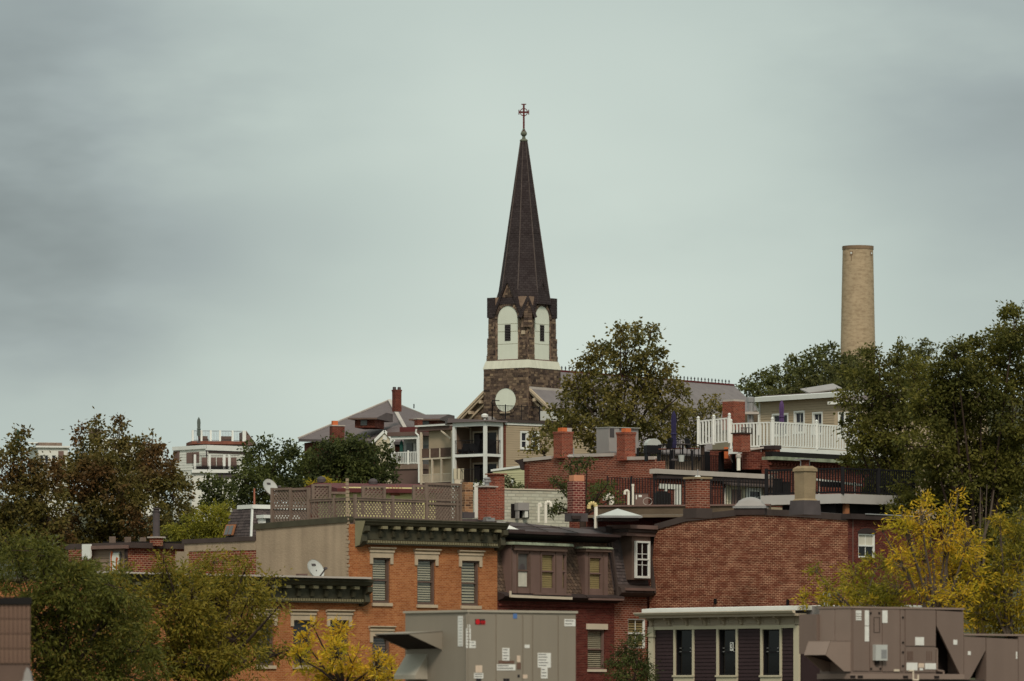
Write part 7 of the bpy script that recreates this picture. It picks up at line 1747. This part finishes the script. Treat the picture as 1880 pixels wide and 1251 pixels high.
# balcony house to the left (x 722..770)
f19 = Fr(770, 438, -30)
H19 = thing('balcony_house', 'pale grey house with white balcony, white railing and closed teal umbrella', 'house', f19)
L19 = f19.u(719); zt19 = f19.z(800); zf19 = f19.z(852); g19 = gz(f19.X, f19.Y) - 2
MB(f19).box(L19, 0, 1.8, 7, g19, zt19).build('back_wall', 'dish_grey', H19); MB(f19).box(L19, 0, 0, 7, g19, zf19 - .4).build('base_wall', 'porch_brown', H19)
MB(f19).box(L19 - .1, .05, -.1, 2, zf19 - .38, zf19).build('balcony_floor', 'weathered_wood', H19)
b = MB(f19); b.box(L19 - .05, .05, -.08, .1, zt19 - .25, zt19); b.build('balcony_beam', 'white_paint', H19); MB(f19).box(L19 - .3, .3, -.2, 7, zt19, zt19 + .3).build('flat_roof', 'porch_brown', H19); MB(f19).box(-1.9, .1, .2, 3, zt19 + .3, zt19 + .7).build('red_roof_ridge', 'maroon_roof', H19)
for u in (L19, -.1): MB(f19).box(u - .1, u + .12, -.09, .09, zf19, zt19 - .2).build('balcony_post', 'white_paint', H19)
MB(f19).box(L19 * .52, L19 * .02, 1.7, 1.78, zf19, f19.z(816)).build('sliding_door', 'glass_grey', H19); MB(f19).box(L19 * .62, L19 * .54, 1.68, 1.76, zf19, f19.z(812)).build('door_frame', 'white_paint', H19); MB(f19).box(L19 * .88, L19 * .66, 1.7, 1.78, zf19 + .4, f19.z(812)).build('window', 'glass_grey', H19)
T = thing('white_railing', 'white balcony railing with the closed teal umbrella behind it', 'railing', loc=f19.w(L19, 0, zf19))
railing(T, f19.w(L19, -.05, zf19), f19.w(.05, -.05, zf19), .95, .15, .05, 'white_paint', posts=(.1, .6), pw=.14, ph=1.05, single=True, rail=.06)
c = f19.w(L19 * .66, .5, zf19); umbrella('closed dark teal umbrella on the small white balcony', 737, 808, 850, c.y, .16, 'teal_canvas')
f20 = Fr(706, 450, 0)
T = thing('gable_house', 'small cream gable end with white trim beside the dark domed tree', 'house', f20)
b = MB(f20); a_, c_2, m_ = f20.u(690), f20.u(722), f20.u(706); b.prism([(a_, g19), (c_2, g19), (c_2, f20.z(812)), (m_, f20.z(793)), (a_, f20.z(812))], 'y', 0, 6); b.build('gable_wall', 'cream_trim', T)
b = MB(f20); b.bar((a_ - .3, -.1, f20.z(814)), (m_, -.1, f20.z(791.5)), .12, .2).bar((m_, -.1, f20.z(791.5)), (c_2 + .1, -.1, f20.z(811)), .12, .2); b.build('gable_trim', 'white_paint', T); MB(f20).box(m_ - .15, m_ + .2, -.04, 0, f20.z(808), f20.z(799)).build('attic_window', 'white_siding', T)
# green clapboard wall
f21 = Fr(905, 335, -34); T = thing('green_house', 'pale green clapboard wall with white sloping edge beside the brick house', 'house', f21)
U21 = f21.u(964); zq = lambda u: f21.z(864, 0) + (f21.z(856, U21) - f21.z(864, 0)) * u / U21
b = MB(f21); b.prism([(0, gz(f21.X, f21.Y)), (U21, gz(f21.X, f21.Y)), (U21, zq(U21)), (0, zq(0))], 'y', .02, 5); b.build('wall_block', 'green_siding', T)
siding(T, f21, 0, U21, f21.z(905), zq(U21), .14, 'green_siding', ztop=zq, holes=[(f21.u(939), f21.u(944), f21.z(893, 1), f21.z(879, 1))])
MB(f21).bar((-.1, -.03, zq(0)), (U21, -.03, zq(U21)), .1, .12).build('roof_trim', 'white_paint', T); MB(f21).box(f21.u(939), f21.u(943), -.02, .03, f21.z(892, 1), f21.z(880, 1)).build('window', 'white_paint', T)

# ------------------------------------------------------------------ grey hipped roof house with tall chimney
f22 = Fr(722, 500, 0)
H22 = thing('hipped_house', 'house with large grey hipped roof, dormers and tall red chimney', 'house', f22)
ap = P(715, 736, 535); e0 = P(548, 806, 520); e1 = P(757, 812, 497); e2 = P(832, 784, 560); e3 = P(640, 800, 600)
b = MB(); b.add([e0, e1, e2, e3, ap], [(0, 1, 4), (1, 2, 4), (2, 3, 4), (3, 0, 4)]); 
n = len(b.V); b.add([v + Vector((0, 0, -.25)) for v in (e0, e1, e2, e3)], []); b.Fc += [(0, 1, n + 1, n), (1, 2, n + 2, n + 1), (2, 3, n + 3, n + 2), (3, 0, n, n + 3), (n, n + 3, n + 2, n + 1)]
b.build('hipped_roof', 'slate', H22)
cen = (e0 + e1 + e2 + e3) / 4; gg = gz(cen.x, cen.y) - 2
b = MB(); q = [Vector((cen.x + (v.x - cen.x) * .93, cen.y + (v.y - cen.y) * .93, 0)) for v in (e0, e1, e2, e3)]
b.hexa([v + Vector((0, 0, gg)) for v in q] + [Vector((v.x, v.y, e.z - .3)) for v, e in zip(q, (e0, e1, e2, e3))]); b.build('walls', 'far_brick', H22)
for v, w_ in ((e0, .16), (e1, .34)): MB().bar(v + Vector((0, 0, .08)), ap + Vector((0, 0, .08)), w_, .12).build('hip_ridge', 'ridge_pale', H22)
MB().bar(e2 + Vector((0, 0, .05)), ap, .14, .1).build('hip_ridge', 'ridge_pale', H22)
def dormer22(px0, px1, ptop, pwin, pbot, Y):
    f = Fr(px0, Y, -12); u = f.u(px1)
    o = MB(f).box(u * .12, u * .9, .4, 4, f.z(pbot), f.z(pwin)).build('dormer_wall', 'far_brick', H22)
    b = MB(f); b.prism([(-.15, f.z(pwin) - .05), (-.15, f.z(pwin) + .08), (3.5, f.z(ptop) + .1), (6, f.z(ptop) + .1), (6, f.z(pwin) - .05)], 'x', -.2, u + .1); b.build('dormer_roof', 'slate', o)
    MB(f).box(u * .35, u * .6, .33, .4, f.z(pbot - 4), f.z(pwin + 3)).build('dormer_window', 'glass_grey', o)
    MB(f).box(-.22, u + .12, -.19, -.12, f.z(pwin) - .08, f.z(pwin) + .04).build('dormer_fascia', 'brown_trim', o)
dormer22(644, 691, 757, 769, 785, 507); dormer22(756, 806, 760, 771, 785, 512)
c_, x_, h_, z_ = chimney(H22, 719, 738, 716, 756, 512, 'far_brick', 30, cap=None, band=2, flash=False)
for s_ in (-.25, .25): MB(x_).lathe((s_, 0, z_), [(.17, 0), (.15, .25)], 8).build('flue_pot', 'lead', c_)
MB().tube(P(760, 750, 530), P(760, 742, 530), .06, .06, 6).build('vent_stub', 'black_metal', H22)
f23 = Fr(615, 480, 20); T = thing('brick_chimney_stack', 'short brick chimney with clay pot rising out of the dark domed tree', 'chimney', f23, base=f23.z(860))
b = MB(f23); h_ = .36; b.box(-h_, 1.1 - h_, -h_, h_, f23.z(860), f23.z(782)); st = b.build('stack', 'far_brick', T); MB(f23).box(-.25, .2, -.2, .2, f23.z(782), f23.z(773)).build('flue_pot', 'clay_pot', T); MB(f23).box(-h_ - .04, 1.14 - h_, -h_ - .04, h_ + .04, f23.z(783), f23.z(781)).build('stack_cap', 'ridge_pale', T)
f24 = Fr(766, 470, 30); T = thing('brick_chimney_stack', 'slim red brick chimney stack in front of the right dormer', 'chimney', f24, base=f24.z(800)); MB(f24).box(0, .5, 0, .5, f24.z(802), f24.z(770)).build('stack', 'far_brick', T); MB(f24).box(-.04, .54, -.04, .54, f24.z(770), f24.z(768)).build('stack_cap', 'ridge_pale', T)

# ------------------------------------------------------------------ far white houses on the left
f25 = Fr(378, 600, 40)
H25 = thing('white_house', 'white clapboard house with roof terrace, purple doors and stepped decks', 'house', f25)
g25 = gz(f25.X, f25.Y) - 2; vL_ = f25.v(318); uR5 = f25.u(455); zt25 = f25.z(819)
b = MB(f25); b.box(0, uR5, 0, vL_, g25, zt25); b.build('main_block', 'white_siding', H25)
siding(H25, f25, 0, uR5, f25.z(862), zt25 - .5, .28, 'white_siding')
fs5 = Fr(0, 0, 0, X=0); fs5.M = f25.M @ Matrix.Rotation(R(-90), 4, 'Z')
siding(H25, fs5, -vL_, 0, f25.z(862), zt25 - .5, .28, 'white_siding')
MB(f25).box(-.1, uR5 + .1, -.15, 0, zt25 - .45, zt25 + .1).build('white_fascia', 'white_paint', H25); MB(f25).box(-.15, 0, -.15, vL_, zt25 - .3, zt25 + .1).build('white_fascia', 'white_paint', H25)
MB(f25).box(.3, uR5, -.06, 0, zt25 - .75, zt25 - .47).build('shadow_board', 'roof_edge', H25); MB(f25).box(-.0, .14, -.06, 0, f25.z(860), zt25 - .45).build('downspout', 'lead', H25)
for a_, c_2, t_, b_ in ((343, 366, 830, 850), (320, 330, 828, 845)):
    v0_, v1_ = f25.v(c_2), f25.v(a_); d_ = MB(f25).box(-.06, 0, v0_, v1_, f25.z(b_, 0, v0_), f25.z(t_, 0, v0_)).build('door', 'grey_brown', H25)
    MB(f25).box(-.09, -.06, (v0_ + v1_) / 2 - .06, (v0_ + v1_) / 2 + .06, f25.z(b_, 0, v0_), f25.z(t_, 0, v0_)).build('door_stile', 'brown_trim', d_)
f26 = Fr(400, 604, 10)
zt26 = f26.z(814)
TD = thing('roof_terrace', 'timber roof terrace with white posts and wicker seats on the white house', 'terrace', f26, base=zt26)
ua, uc = f26.u(352), f26.u(452)
MB(f26).box(ua, uc, 0, 5, zt26 - .1, zt26 + .22).build('terrace_floor', 'deck_wood', TD)
MB(f26).box(ua + 1, uc - .5, .5, 4, zt25, zt26 - .1).build('terrace_base', 'brown_roof', TD)
zf = zt26 + .22
T = thing('metal_railing', 'thin railing with white posts round the far roof terrace', 'railing', loc=f26.w(ua, 0, zf))
railing(T, f26.w(ua + .1, .1, zf), f26.w(uc, .1, zf), 1.1, .16, .02, 'lead', single=False, rail=.05)
for p_ in (354, 370, 387, 404, 427, 447, 450): u = f26.u(p_); MB(f26).box(u - .1, u + .1, 0, .2, zf, zf + 1.15).build('post', 'white_paint', T)
b = MB(f26); b.prism([f26.uz(446, 818, 1), f26.uz(446, 793, 1), f26.uz(452, 791, 1), f26.uz(472, 818, 1)], 'y', 1.0, 4); b.build('stair_bulkhead', 'grey_brown', TD)
for px, w_, lb in ((376, 1.0, 'left brown wicker sofa on the far roof terrace'), (419, 1.2, 'right brown wicker sofa on the far roof terrace')):
    u = f26.u(px); T = thing('wicker_sofa', lb, 'sofa', loc=f26.w(u, 1, zf)); MB(f26).box(u - w_ / 2, u + w_ / 2, 1, 1.7, zf, zf + .3).build('seat', 'brown_trim', T); MB(f26).box(u - w_ / 2, u + w_ / 2, 1.6, 1.8, zf + .3, zf + .6).build('backrest', 'brown_trim', T)
umbrella('closed grey green umbrella at the left end of the far roof terrace', 365, 766, 813, 603, .22, 'grey_green_canvas')
f27 = Fr(352, 590, 5)
zt27 = f27.z(862); TB = thing('lower_terrace', 'lower dark deck with white edge in front of the white house', 'terrace', f27, base=zt27 - 4)
ua, uc = f27.u(352), f27.u(440)
MB(f27).box(ua, uc, 0, 3, zt27 - .35, zt27).build('white_edge', 'white_paint', TB); MB(f27).box(ua + .2, uc, .1, 3, zt27, zt27 + .35).build('deck_curb', 'deck_dark', TB); MB(f27).box(ua, uc, .3, 5, gz(f27.X, f27.Y) - 3, zt27 - .35).build('house_wall', 'white_siding', TB); MB(f27).box(f27.u(398), uc, .2, .32, f27.z(877), f27.z(869)).build('dark_strip', 'lead', TB)
zf = zt27 + .35; T = thing('metal_railing', 'thin dark railing with white posts on the lower far deck', 'railing', loc=f27.w(ua, 0, zf))
railing(T, f27.w(ua, .2, zf), f27.w(uc, .2, zf), 1.15, .16, .02, 'black_metal', single=False, rail=.05)
for p_ in (358, 385, 412, 421): u = f27.u(p_); MB(f27).box(u - .12, u + .12, .1, .3, zf - .3, zf + 1.2).build('post', 'white_paint', T)
for k, p_ in enumerate((376, 392, 404, 418, 430)): u = f27.u(p_); T = thing('patio_chair', ['dark chair at the left of the lower far deck', 'purple brown chair between the posts of the lower far deck', 'purple brown chair right of its twin on the lower far deck', 'brown chair right of the white deck post', 'reddish chair at the right of the lower far deck'][k], 'chair', loc=f27.w(u, 1, zf), group='chairs on the lower far deck'); MB(f27).box(u - .3, u + .3, .8, 1.4, zf, zf + .45).build('seat', 'grey_brown', T); MB(f27).box(u - .3, u + .3, 1.3, 1.42, zf + .45, zf + .95).build('backrest', 'grey_brown', T)
f28 = Fr(70, 640, 12)
H28 = thing('white_house', 'far white flat roofed house with three tall dark windows, left of the rusty tree', 'house', f28)
ua, uc = 0, f28.u(125); zt28 = f28.z(822); w28 = [(f28.u(a), f28.u(c), f28.z(852), f28.z(836)) for a, c in ((73, 80), (82, 89), (95, 103))]
wall(H28, f28, 'front_wall', 0, uc, gz(f28.X, f28.Y) - 2, zt28, w28, 'white_siding'); MB(f28).box(.02, uc - .02, .26, 8, gz(f28.X, f28.Y) - 2, zt28).build('main_block', 'white_siding', H28)
for w_ in w28: window(H28, f28, *w_, 'white_paint', fw=.06, split=0, rec=.12, glass='glass_blue')
MB(f28).box(f28.u(107), f28.u(117), -.03, .02, f28.z(852), f28.z(828)).build('dark_panel', 'grey_brown', H28)
MB(f28).box(-.3, uc + .2, -.3, 8, zt28, zt28 + .2).build('roof_edge', 'white_paint', H28); MB(f28).box(.2, f28.u(116), 1, 4, zt28 + .2, f28.z(812)).build('roof_screen', 'weathered_wood', H28); MB(f28).box(-1, f28.u(110), 3, 4, f28.z(812), f28.z(810)).build('white_rail', 'white_paint', H28)
f29 = Fr(163, 660, 0); T = thing('water_tank', 'small tan rooftop tank glimpsed behind the thin tree top', 'tank', f29, base=f29.z(805)); MB(f29).box(0, 1.3, 0, 1.2, f29.z(805), f29.z(788)).build('tank_box', 'weathered_wood', T); MB(f29).box(1.3, 2.0, 0, 1, f29.z(796), f29.z(792)).build('arm', 'weathered_wood', T); MB(f29).box(0, 4, .1, 6, gz(f29.X, f29.Y), f29.z(805)).build('stair_tower', 'white_siding', T)
f30 = Fr(200, 650, 8); T = thing('white_house', 'far white block seen in gaps through the top of the rusty tree', 'house', f30); MB(f30).box(0, f30.u(300), 0, 6, gz(f30.X, f30.Y), f30.z(818)).build('main_block', 'white_siding', T); MB(f30).box(-.1, f30.u(301), -.15, 6, f30.z(818), f30.z(814)).build('roof_edge', 'slate', T)
umbrella('tiny teal closed umbrella behind the far left tree', 33, 788, 830, 620, .2, 'teal_canvas')

# ------------------------------------------------------------------ rooftop units in the foreground
f31 = Fr(858, 139, 38)
g31 = 10.6
RF = thing('flat_roof_building', 'low flat roofed building carrying the rooftop units, below the picture edge', 'building', loc=(0, 143, gz(0, 140)))
MB().box(-9, 17, 132, 156, 0, g31).build('walls', 'row_brick', RF); MB().box(-9.2, 17.2, 131.8, 156.2, g31, g31 + .12).build('roof_slab', 'tan_roof', RF)
U = thing('rooftop_unit', 'large grey green rooftop air handler with hood, stickers and red logo plate', 'air handler', f31, base=g31 + .12)
UR = f31.u(1057); VL = f31.v(744); zt31 = f31.z(1124); zb31 = g31 + .3
MB(f31).box(0, UR, 0, VL, zb31, zt31).build('cabinet', 'ac_grey', U)
MB(f31).box(-.04, UR + .04, -.04, VL + .04, zt31, zt31 + .055).build('top_rim', 'ac_rim', U)
MB(f31).box(-.05, UR + .05, -.05, VL + .05, g31 + .12, zb31 - .003).build('curb', 'ac_dark', U)
fx = lambda px: f31.u(px, 0)
hh = lambda py, px: f31.z(py, f31.u(px))
for px0, px1 in ((854, 908), (910, 957), (959, 975), (977, 1022), (1024, 1056)):
    a_, c_2 = fx(px0), fx(px1); b = MB(f31); b.box(a_ + .012, c_2 - .012, -.022, .0, zb31 + .08, zt31 - .05); b.build('door_panel', 'ac_grey', U)
MB(f31).box(.0, .03, -.035, -.0, zb31, zt31).build('corner_trim', 'ac_grey', U)
def stick(px0, px1, py0, py1, mat='sticker', nm='sticker', lines=0, d=-.024):
    a_, c_2 = f31.u(px0), f31.u(px1); z1_, z0_ = hh(py0, px0), hh(py1, px0)
    o = MB(f31).box(a_, c_2, d - .006, d + .002, z0_, z1_).build(nm, mat, U)
    if lines:
        b = MB(f31)
        for k in range(lines):
            z = z0_ + (z1_ - z0_) * (k + .7) / (lines + .4); b.box(a_ + .02, a_ + (c_2 - a_) * random.uniform(.55, .92), d - .009, d - .006, z, z + .018)
        b.build('printed_lines', 'lead', o, kind='stuff')
    return o
stick(840, 851, 1131, 1186, lines=9) if 0 else None
for a in ((854.5, 863, 1154, 1190, 6), (863, 872, 1177, 1190, 2), (921, 934, 1190, 1214, 4), (911, 945, 1220, 1231, 2), (986, 1010, 1199, 1226, 5), (992, 1004, 1226, 1246, 3), (869, 886, 1236, 1246, 2), (1035, 1055, 1137, 1150, 2), (962, 971, 1184, 1190, 0), (857, 862, 1147, 1153, 0)):
    stick(*a[:4], lines=a[4])
for a in ((872, 884, 1222, 1235, 'sticker_cream'), (914, 943, 1213, 1218.5, 'sticker_brown'), (948, 954, 1204, 1216, 'sticker_cream'), (948, 955, 1217, 1229, 'sticker_brown'), (941, 948, 1127, 1136, 'print_blue'), (873, 882, 1246, 1251, 'print_dark'), (923, 934, 1246, 1251, 'print_dark'), (949, 953, 1239, 1244, 'print_dark'), (959, 967, 1239, 1246, 'sticker_cream')):
    stick(*a[:4], mat=a[4], nm='label')
pl = stick(871, 889, 1137, 1147, 'print_dark', 'logo_plate')
a_, z_ = f31.u(871.5), hh(1142, 870)
b = MB(f31); b.prism([(a_ + .07 + .07 * math.cos(t / 12 * 2 * math.pi), z_ + .07 * math.sin(t / 12 * 2 * math.pi)) for t in range(12)], 'y', -.034, -.030); b.build('logo_disc', 'print_red', pl)
b = MB(f31)
for k in range(5): b.box(a_ + .165 + k * .03, a_ + .185 + k * .03, -.034, -.030, z_ - .035, z_ + .03)
b.box(a_ + .16, a_ + .31, -.034, -.031, z_ - .06, z_ - .048); b.build('logo_lettering', 'print_red', pl)
# stickers on the left face and the hoods
v = lambda px: f31.v(px, 0)
lb_ = MB(f31).box(-.008, .002, v(850), v(841), f31.z(1187), f31.z(1131)).build('sticker', 'sticker', U)
b = MB(f31)
for k in range(10): b.box(-.011, -.008, v(849), v(843), f31.z(1185 - k * 5.4), f31.z(1185 - k * 5.4) + .022)
b.build('printed_lines', 'dish_grey', lb_, kind='stuff')
va_, vb_ = v(812), v(748)
HW = 1.0; zh1, zh0 = f31.z(1158), f31.z(1193)
b = MB(f31)
for pa in ((va_, va_ + .02), (vb_ - .02, vb_)): b.prism([(0, zh1), (-HW, zh1 - .06), (-HW, zh1 - .10), (0, zh0)], 'y', *pa)
b.hexa([(-HW, va_, zh1 - .085), (0, va_, zh1 - .03), (0, vb_, zh1 - .03), (-HW, vb_, zh1 - .085), (-HW, va_, zh1 - .06), (0, va_, zh1), (0, vb_, zh1), (-HW, vb_, zh1 - .06)])
hd = b.build('rain_hood', 'ac_grey', U)
MB(f31).hexa([(-HW + .03, va_ + .03, zh1 - .12), (-.02, va_ + .03, zh0 + .03), (-.02, vb_ - .03, zh0 + .03), (-HW + .03, vb_ - .03, zh1 - .12), (-HW + .03, va_ + .03, zh1 - .105), (-.02, va_ + .03, zh0 + .045), (-.02, vb_ - .03, zh0 + .045), (-HW + .03, vb_ - .03, zh1 - .105)]).build('hood_filter', 'ac_dark', hd)
va_, vb_ = v(785), v(746); zz1, zz0 = f31.z(1200), f31.z(1247)
b = MB(f31); b.prism([(0, zz1), (-.38, zz0 + .1), (-.38, zz0), (0, zz0)], 'y', va_, vb_); b.build('exhaust_scoop', 'ac_rim', U)
# brown unit
f32 = Fr(1563, 149, 40)
B = thing('rooftop_unit', 'brown rooftop air handler with angled hood, louvres and stickers at the lower right', 'air handler', f32, base=g31 + .12)
zt32 = f32.z(1117); zb32 = f32.z(1237); UR2 = f32.u(1718); UE = f32.u(1768); VL2 = f32.v(1505)
MB(f32).box(0, UR2, 0, VL2, zb32, zt32).build('cabinet', 'ac_brown', B)
MB(f32).box(-.03, UE + .02, -.03, VL2 + .03, zt32, zt32 + .05).build('top_rim', 'ac_brown_light', B)
v2 = lambda px: f32.v(px, 0)
MB(f32).box(-.10, .8, VL2 + .01, f32.v(1467, -.1), f32.z(1200), f32.z(1127)).build('side_cabinet', 'ac_brown', B)
MB(f32).box(-.012, 0, v2(1533), VL2, f32.z(1177), zt32 - .01).build('left_panel', 'ac_brown_light', B); MB(f32).box(-.012, 0, 0.02, v2(1534), f32.z(1177), zt32 - .01).build('left_panel', 'ac_brown_light', B)
h32 = lambda py, px: f32.z(py, f32.u(px))
for a_, c_2, t_, b_ in ((1565, 1595, 1119, 1232), (1596, 1618, 1119, 1232), (1619, 1651, 1119, 1233), (1652, 1659, 1120, 1233), (1661, 1717, 1120, 1186), (1661, 1717, 1189, 1234)):
    MB(f32).box(f32.u(a_) + .008, f32.u(c_2) - .008, -.022, 0, h32(b_, a_), h32(t_, a_)).build('door_panel', 'ac_brown', B)
def stick2(px0, px1, py0, py1, mat='sticker', nm='sticker', d=-.024, th=.008): return MB(f32).box(f32.u(px0), f32.u(px1), d - th, d + .002, h32(py1, px0), h32(py0, px0)).build(nm, mat, B)
for a_ in ((1570, 1580, 1121, 1127), (1570, 1580, 1128, 1131), (1570, 1580, 1132.5, 1135), (1570, 1580, 1136, 1139), (1586.5, 1594, 1121, 1149), (1586.5, 1594, 1150, 1178), (1618.5, 1628, 1121, 1144), (1679, 1695, 1170, 1185), (1663, 1683, 1217, 1231), (1697, 1717, 1218, 1229), (1749, 1756, 1175, 1184)): stick2(*a_)
stick2(1685, 1695, 1218, 1226, 'sticker_cream'); stick2(1687, 1693, 1227, 1231, 'sticker'); stick2(1640, 1650, 1229, 1233, 'off_white')
dx_ = stick2(1601, 1622.5, 1184, 1213, 'dish_grey', 'disconnect_box', th=.12); stick2(1611, 1621, 1193, 1209, 'steel', 'box_door', d=-.14, th=.01); stick2(1605, 1611, 1213, 1221, 'ac_dark', 'conduit', th=.05)
o = MB(f32); 
for q in ((1603, 1614, 1133.5, 1134.2), (1603, 1614, 1161, 1161.8), (1603, 1603.7, 1134, 1161), (1613.3, 1614, 1134, 1161)): o.box(f32.u(q[0]), f32.u(q[1]), -.03, -.02, h32(q[3], q[0]), h32(q[2], q[0]))
o.build('inspection_hatch', 'ac_dark', B)
for px, py in ((1597, 1126), (1613, 1126), (1598, 1228), (1615, 1228), (1656.5, 1134), (1656.5, 1180), (1656.5, 1198), (1656.5, 1223), (1625, 1189)):
    u = f32.u(px); z = h32(py, px); MB(f32).box(u - .03, u + .03, -.04, -.02, z - .025, z + .025).build('latch', 'ac_dark', B)
for k in range(8):
    px = 1664 + k * 2.4 if k < 5 else 1700 + (k - 5) * 4
    MB(f32).box(f32.u(px), f32.u(px + 1.5), -.03, -.02, h32(1213, px), h32(1196, px)).build('louvre_slot', 'brown_trim', B)
# condenser section with slanted panels
MB(f32).box(UR2 + .01, UE - .02, .55, VL2, zb32, zt32).build('coil_section', 'ac_dark', B)
q = lambda px, py: (f32.u(px), h32(py, px))
b = MB(f32); b.prism([q(1718.5, 1121), q(1768, 1124), q(1768, 1240), q(1762, 1239.5), q(1719, 1150)], 'y', -.022, .03); b.build('slanted_panel', 'ac_brown', B)
MB(f32).box(UE - .03, UE, .0, VL2, zb32, zt32).build('end_panel', 'ac_brown', B)
b = MB(f32); b.path([(f32.u(1721), .1, h32(1192, 1721)), (f32.u(1725), .1, h32(1192, 1721)), (f32.u(1725), .1, h32(1231, 1721)), (f32.u(1737), .1, h32(1233, 1721)), (f32.u(1737), .1, h32(1240, 1721)), (f32.u(1785), .1, h32(1242, 1721))], .03, 6); b.build('copper_pipe', 'ac_brown_light', B)
ULE = f32.u(1900); zt33 = f32.z(1167, UE)
MB(f32).box(UE + .01, ULE, .6, VL2, zb32 - .1, zt33 - .02).build('rear_coil_section', 'ac_dark', B); MB(f32).box(UE, ULE, -.04, VL2, zt33, zt33 + .05).build('top_rim', 'ac_brown_light', B)
b = MB(f32); b.prism([q(1769, 1169), q(1808.5, 1171), q(1808.5, 1194), q(1779, 1248), q(1769, 1248)], 'y', -.02, .03); b.build('slanted_panel', 'ac_brown', B)
b = MB(f32); b.prism([q(1810, 1171), q(1868, 1174), q(1868, 1262), q(1810, 1262)], 'y', -.02, .4); b.build('end_panel', 'ac_brown', B); MB(f32).box(f32.u(1869), ULE, -.02, .4, g31 + .2, zt33).build('end_panel', 'ac_brown', B)
stick2(1776, 1781, 1196, 1203, d=-.02)
MB(f32).box(f32.u(1864), f32.u(1866), -.035, -.02, h32(1210, 1864), h32(1197, 1864)).build('door_handle', 'sticker', B)
# left hood
zA_, zB_, zC_ = f32.z(1177), f32.z(1203), f32.z(1233)
v0_, v1_ = .02, v2(1522) 
b = MB(f32); pf = [(0, zA_), (-.74, zA_ - .0), (-.90, zB_), (-.24, zC_), (0, zC_)]
b.prism(pf, 'y', v0_, v0_ + .02); b.prism(pf, 'y', v1_ - .02, v1_)
b.hexa([(-.74, v0_, zA_ - .02), (0, v0_, zA_ - .02), (0, v1_, zA_ - .02), (-.74, v1_, zA_ - .02), (-.74, v0_, zA_), (0, v0_, zA_), (0, v1_, zA_), (-.74, v1_, zA_)])
b.hexa([(-.90, v0_, zB_), (-.88, v0_, zB_), (-.88, v1_, zB_), (-.90, v1_, zB_), (-.74, v0_, zA_ - .02), (-.72, v0_, zA_ - .02), (-.72, v1_, zA_ - .02), (-.74, v1_, zA_ - .02)])
hd = b.build('rain_hood', 'ac_brown_light', B)
MB(f32).hexa([(-.87, v0_ + .03, zB_ + .01), (-.02, v0_ + .03, zC_ + .25), (-.02, v1_ - .03, zC_ + .25), (-.87, v1_ - .03, zB_ + .01), (-.87, v0_ + .03, zB_ + .03), (-.02, v0_ + .03, zC_ + .28), (-.02, v1_ - .03, zC_ + .28), (-.87, v1_ - .03, zB_ + .03)]).build('hood_filter', 'ac_dark', hd)
MB(f32).box(-.1, UE, -.05, VL2, zb32 - .14, zb32 - .002).build('base_rail', 'ac_brown_light', B)
for px in (1527, 1577, 1660, 1717): u = f32.u(px) if px > 1563 else -.0; MB(f32).box(u - .09, u + .09, -.06, -.045, zb32 - .12, zb32 - .05).build('fork_slot', 'ac_dark', B)
MB(f32).box(0, ULE, .05, VL2, g31 + .12, zb32 - .145).build('curb', 'roof_edge', B)
b = MB(f32); uu = f32.u(1662); b.path([(uu - .15, -.3, h32(1232, 1662)), (uu, -.3, h32(1232, 1662)), (uu, -.3, h32(1249, 1662)), (uu + .18, -.3, h32(1249, 1662)), (uu + .18, -.3, h32(1239, 1662))], .025, 8); b.build('drain_trap', 'off_white', B)
# corner of a tiled structure at the lower left
f33 = Fr(56, 92, 8)
T = thing('tiled_parapet', 'blurred brown tiled block with dark cap in the lower left corner', 'wall', f33, base=9)
zt34 = f33.z(1110); ul = f33.u(-30)
MB(f33).box(ul, 0, .03, 1.2, 9, zt34).build('block', 'brown_trim', T); MB(f33).box(ul, .02, -.03, 1.25, zt34, f33.z(1097)).build('dark_cap', 'deck_dark', T)
tile = None; k = 0; x = 0
while x > ul:
    for r_ in range(4):
        z1_ = zt34 - r_ * .24; b = MB(f33); 
        if tile is None: b.box(-.062, -.006, .0, .03, z1_ - .232, z1_ - .004); tile = b.build('tile', 'tile_brown', T)
        elif x != 0 or r_: dup(tile, f33.M.to_3x3() @ Vector((x, 0, -r_ * .24)))
    x -= .07
fpb = Fr(50, 90, 0); T2 = thing('grey_bracket', 'blurred pale grey bracket at the foot of the tiled block', 'bracket', fpb, base=9.5); MB(fpb).prism([(-.06, fpb.z(1251)), (.08, fpb.z(1251)), (.06, fpb.z(1236)), (0, fpb.z(1226)), (-.04, fpb.z(1236))], 'y', -.1, .1).build('bracket_plate', 'condenser', T2); MB(fpb).box(-.1, .1, -.1, .1, 9.5, fpb.z(1251)).build('bracket_stem', 'dish_grey', T2)
print('leaves', NLEAF[0], 'objects', len(bpy.data.objects))
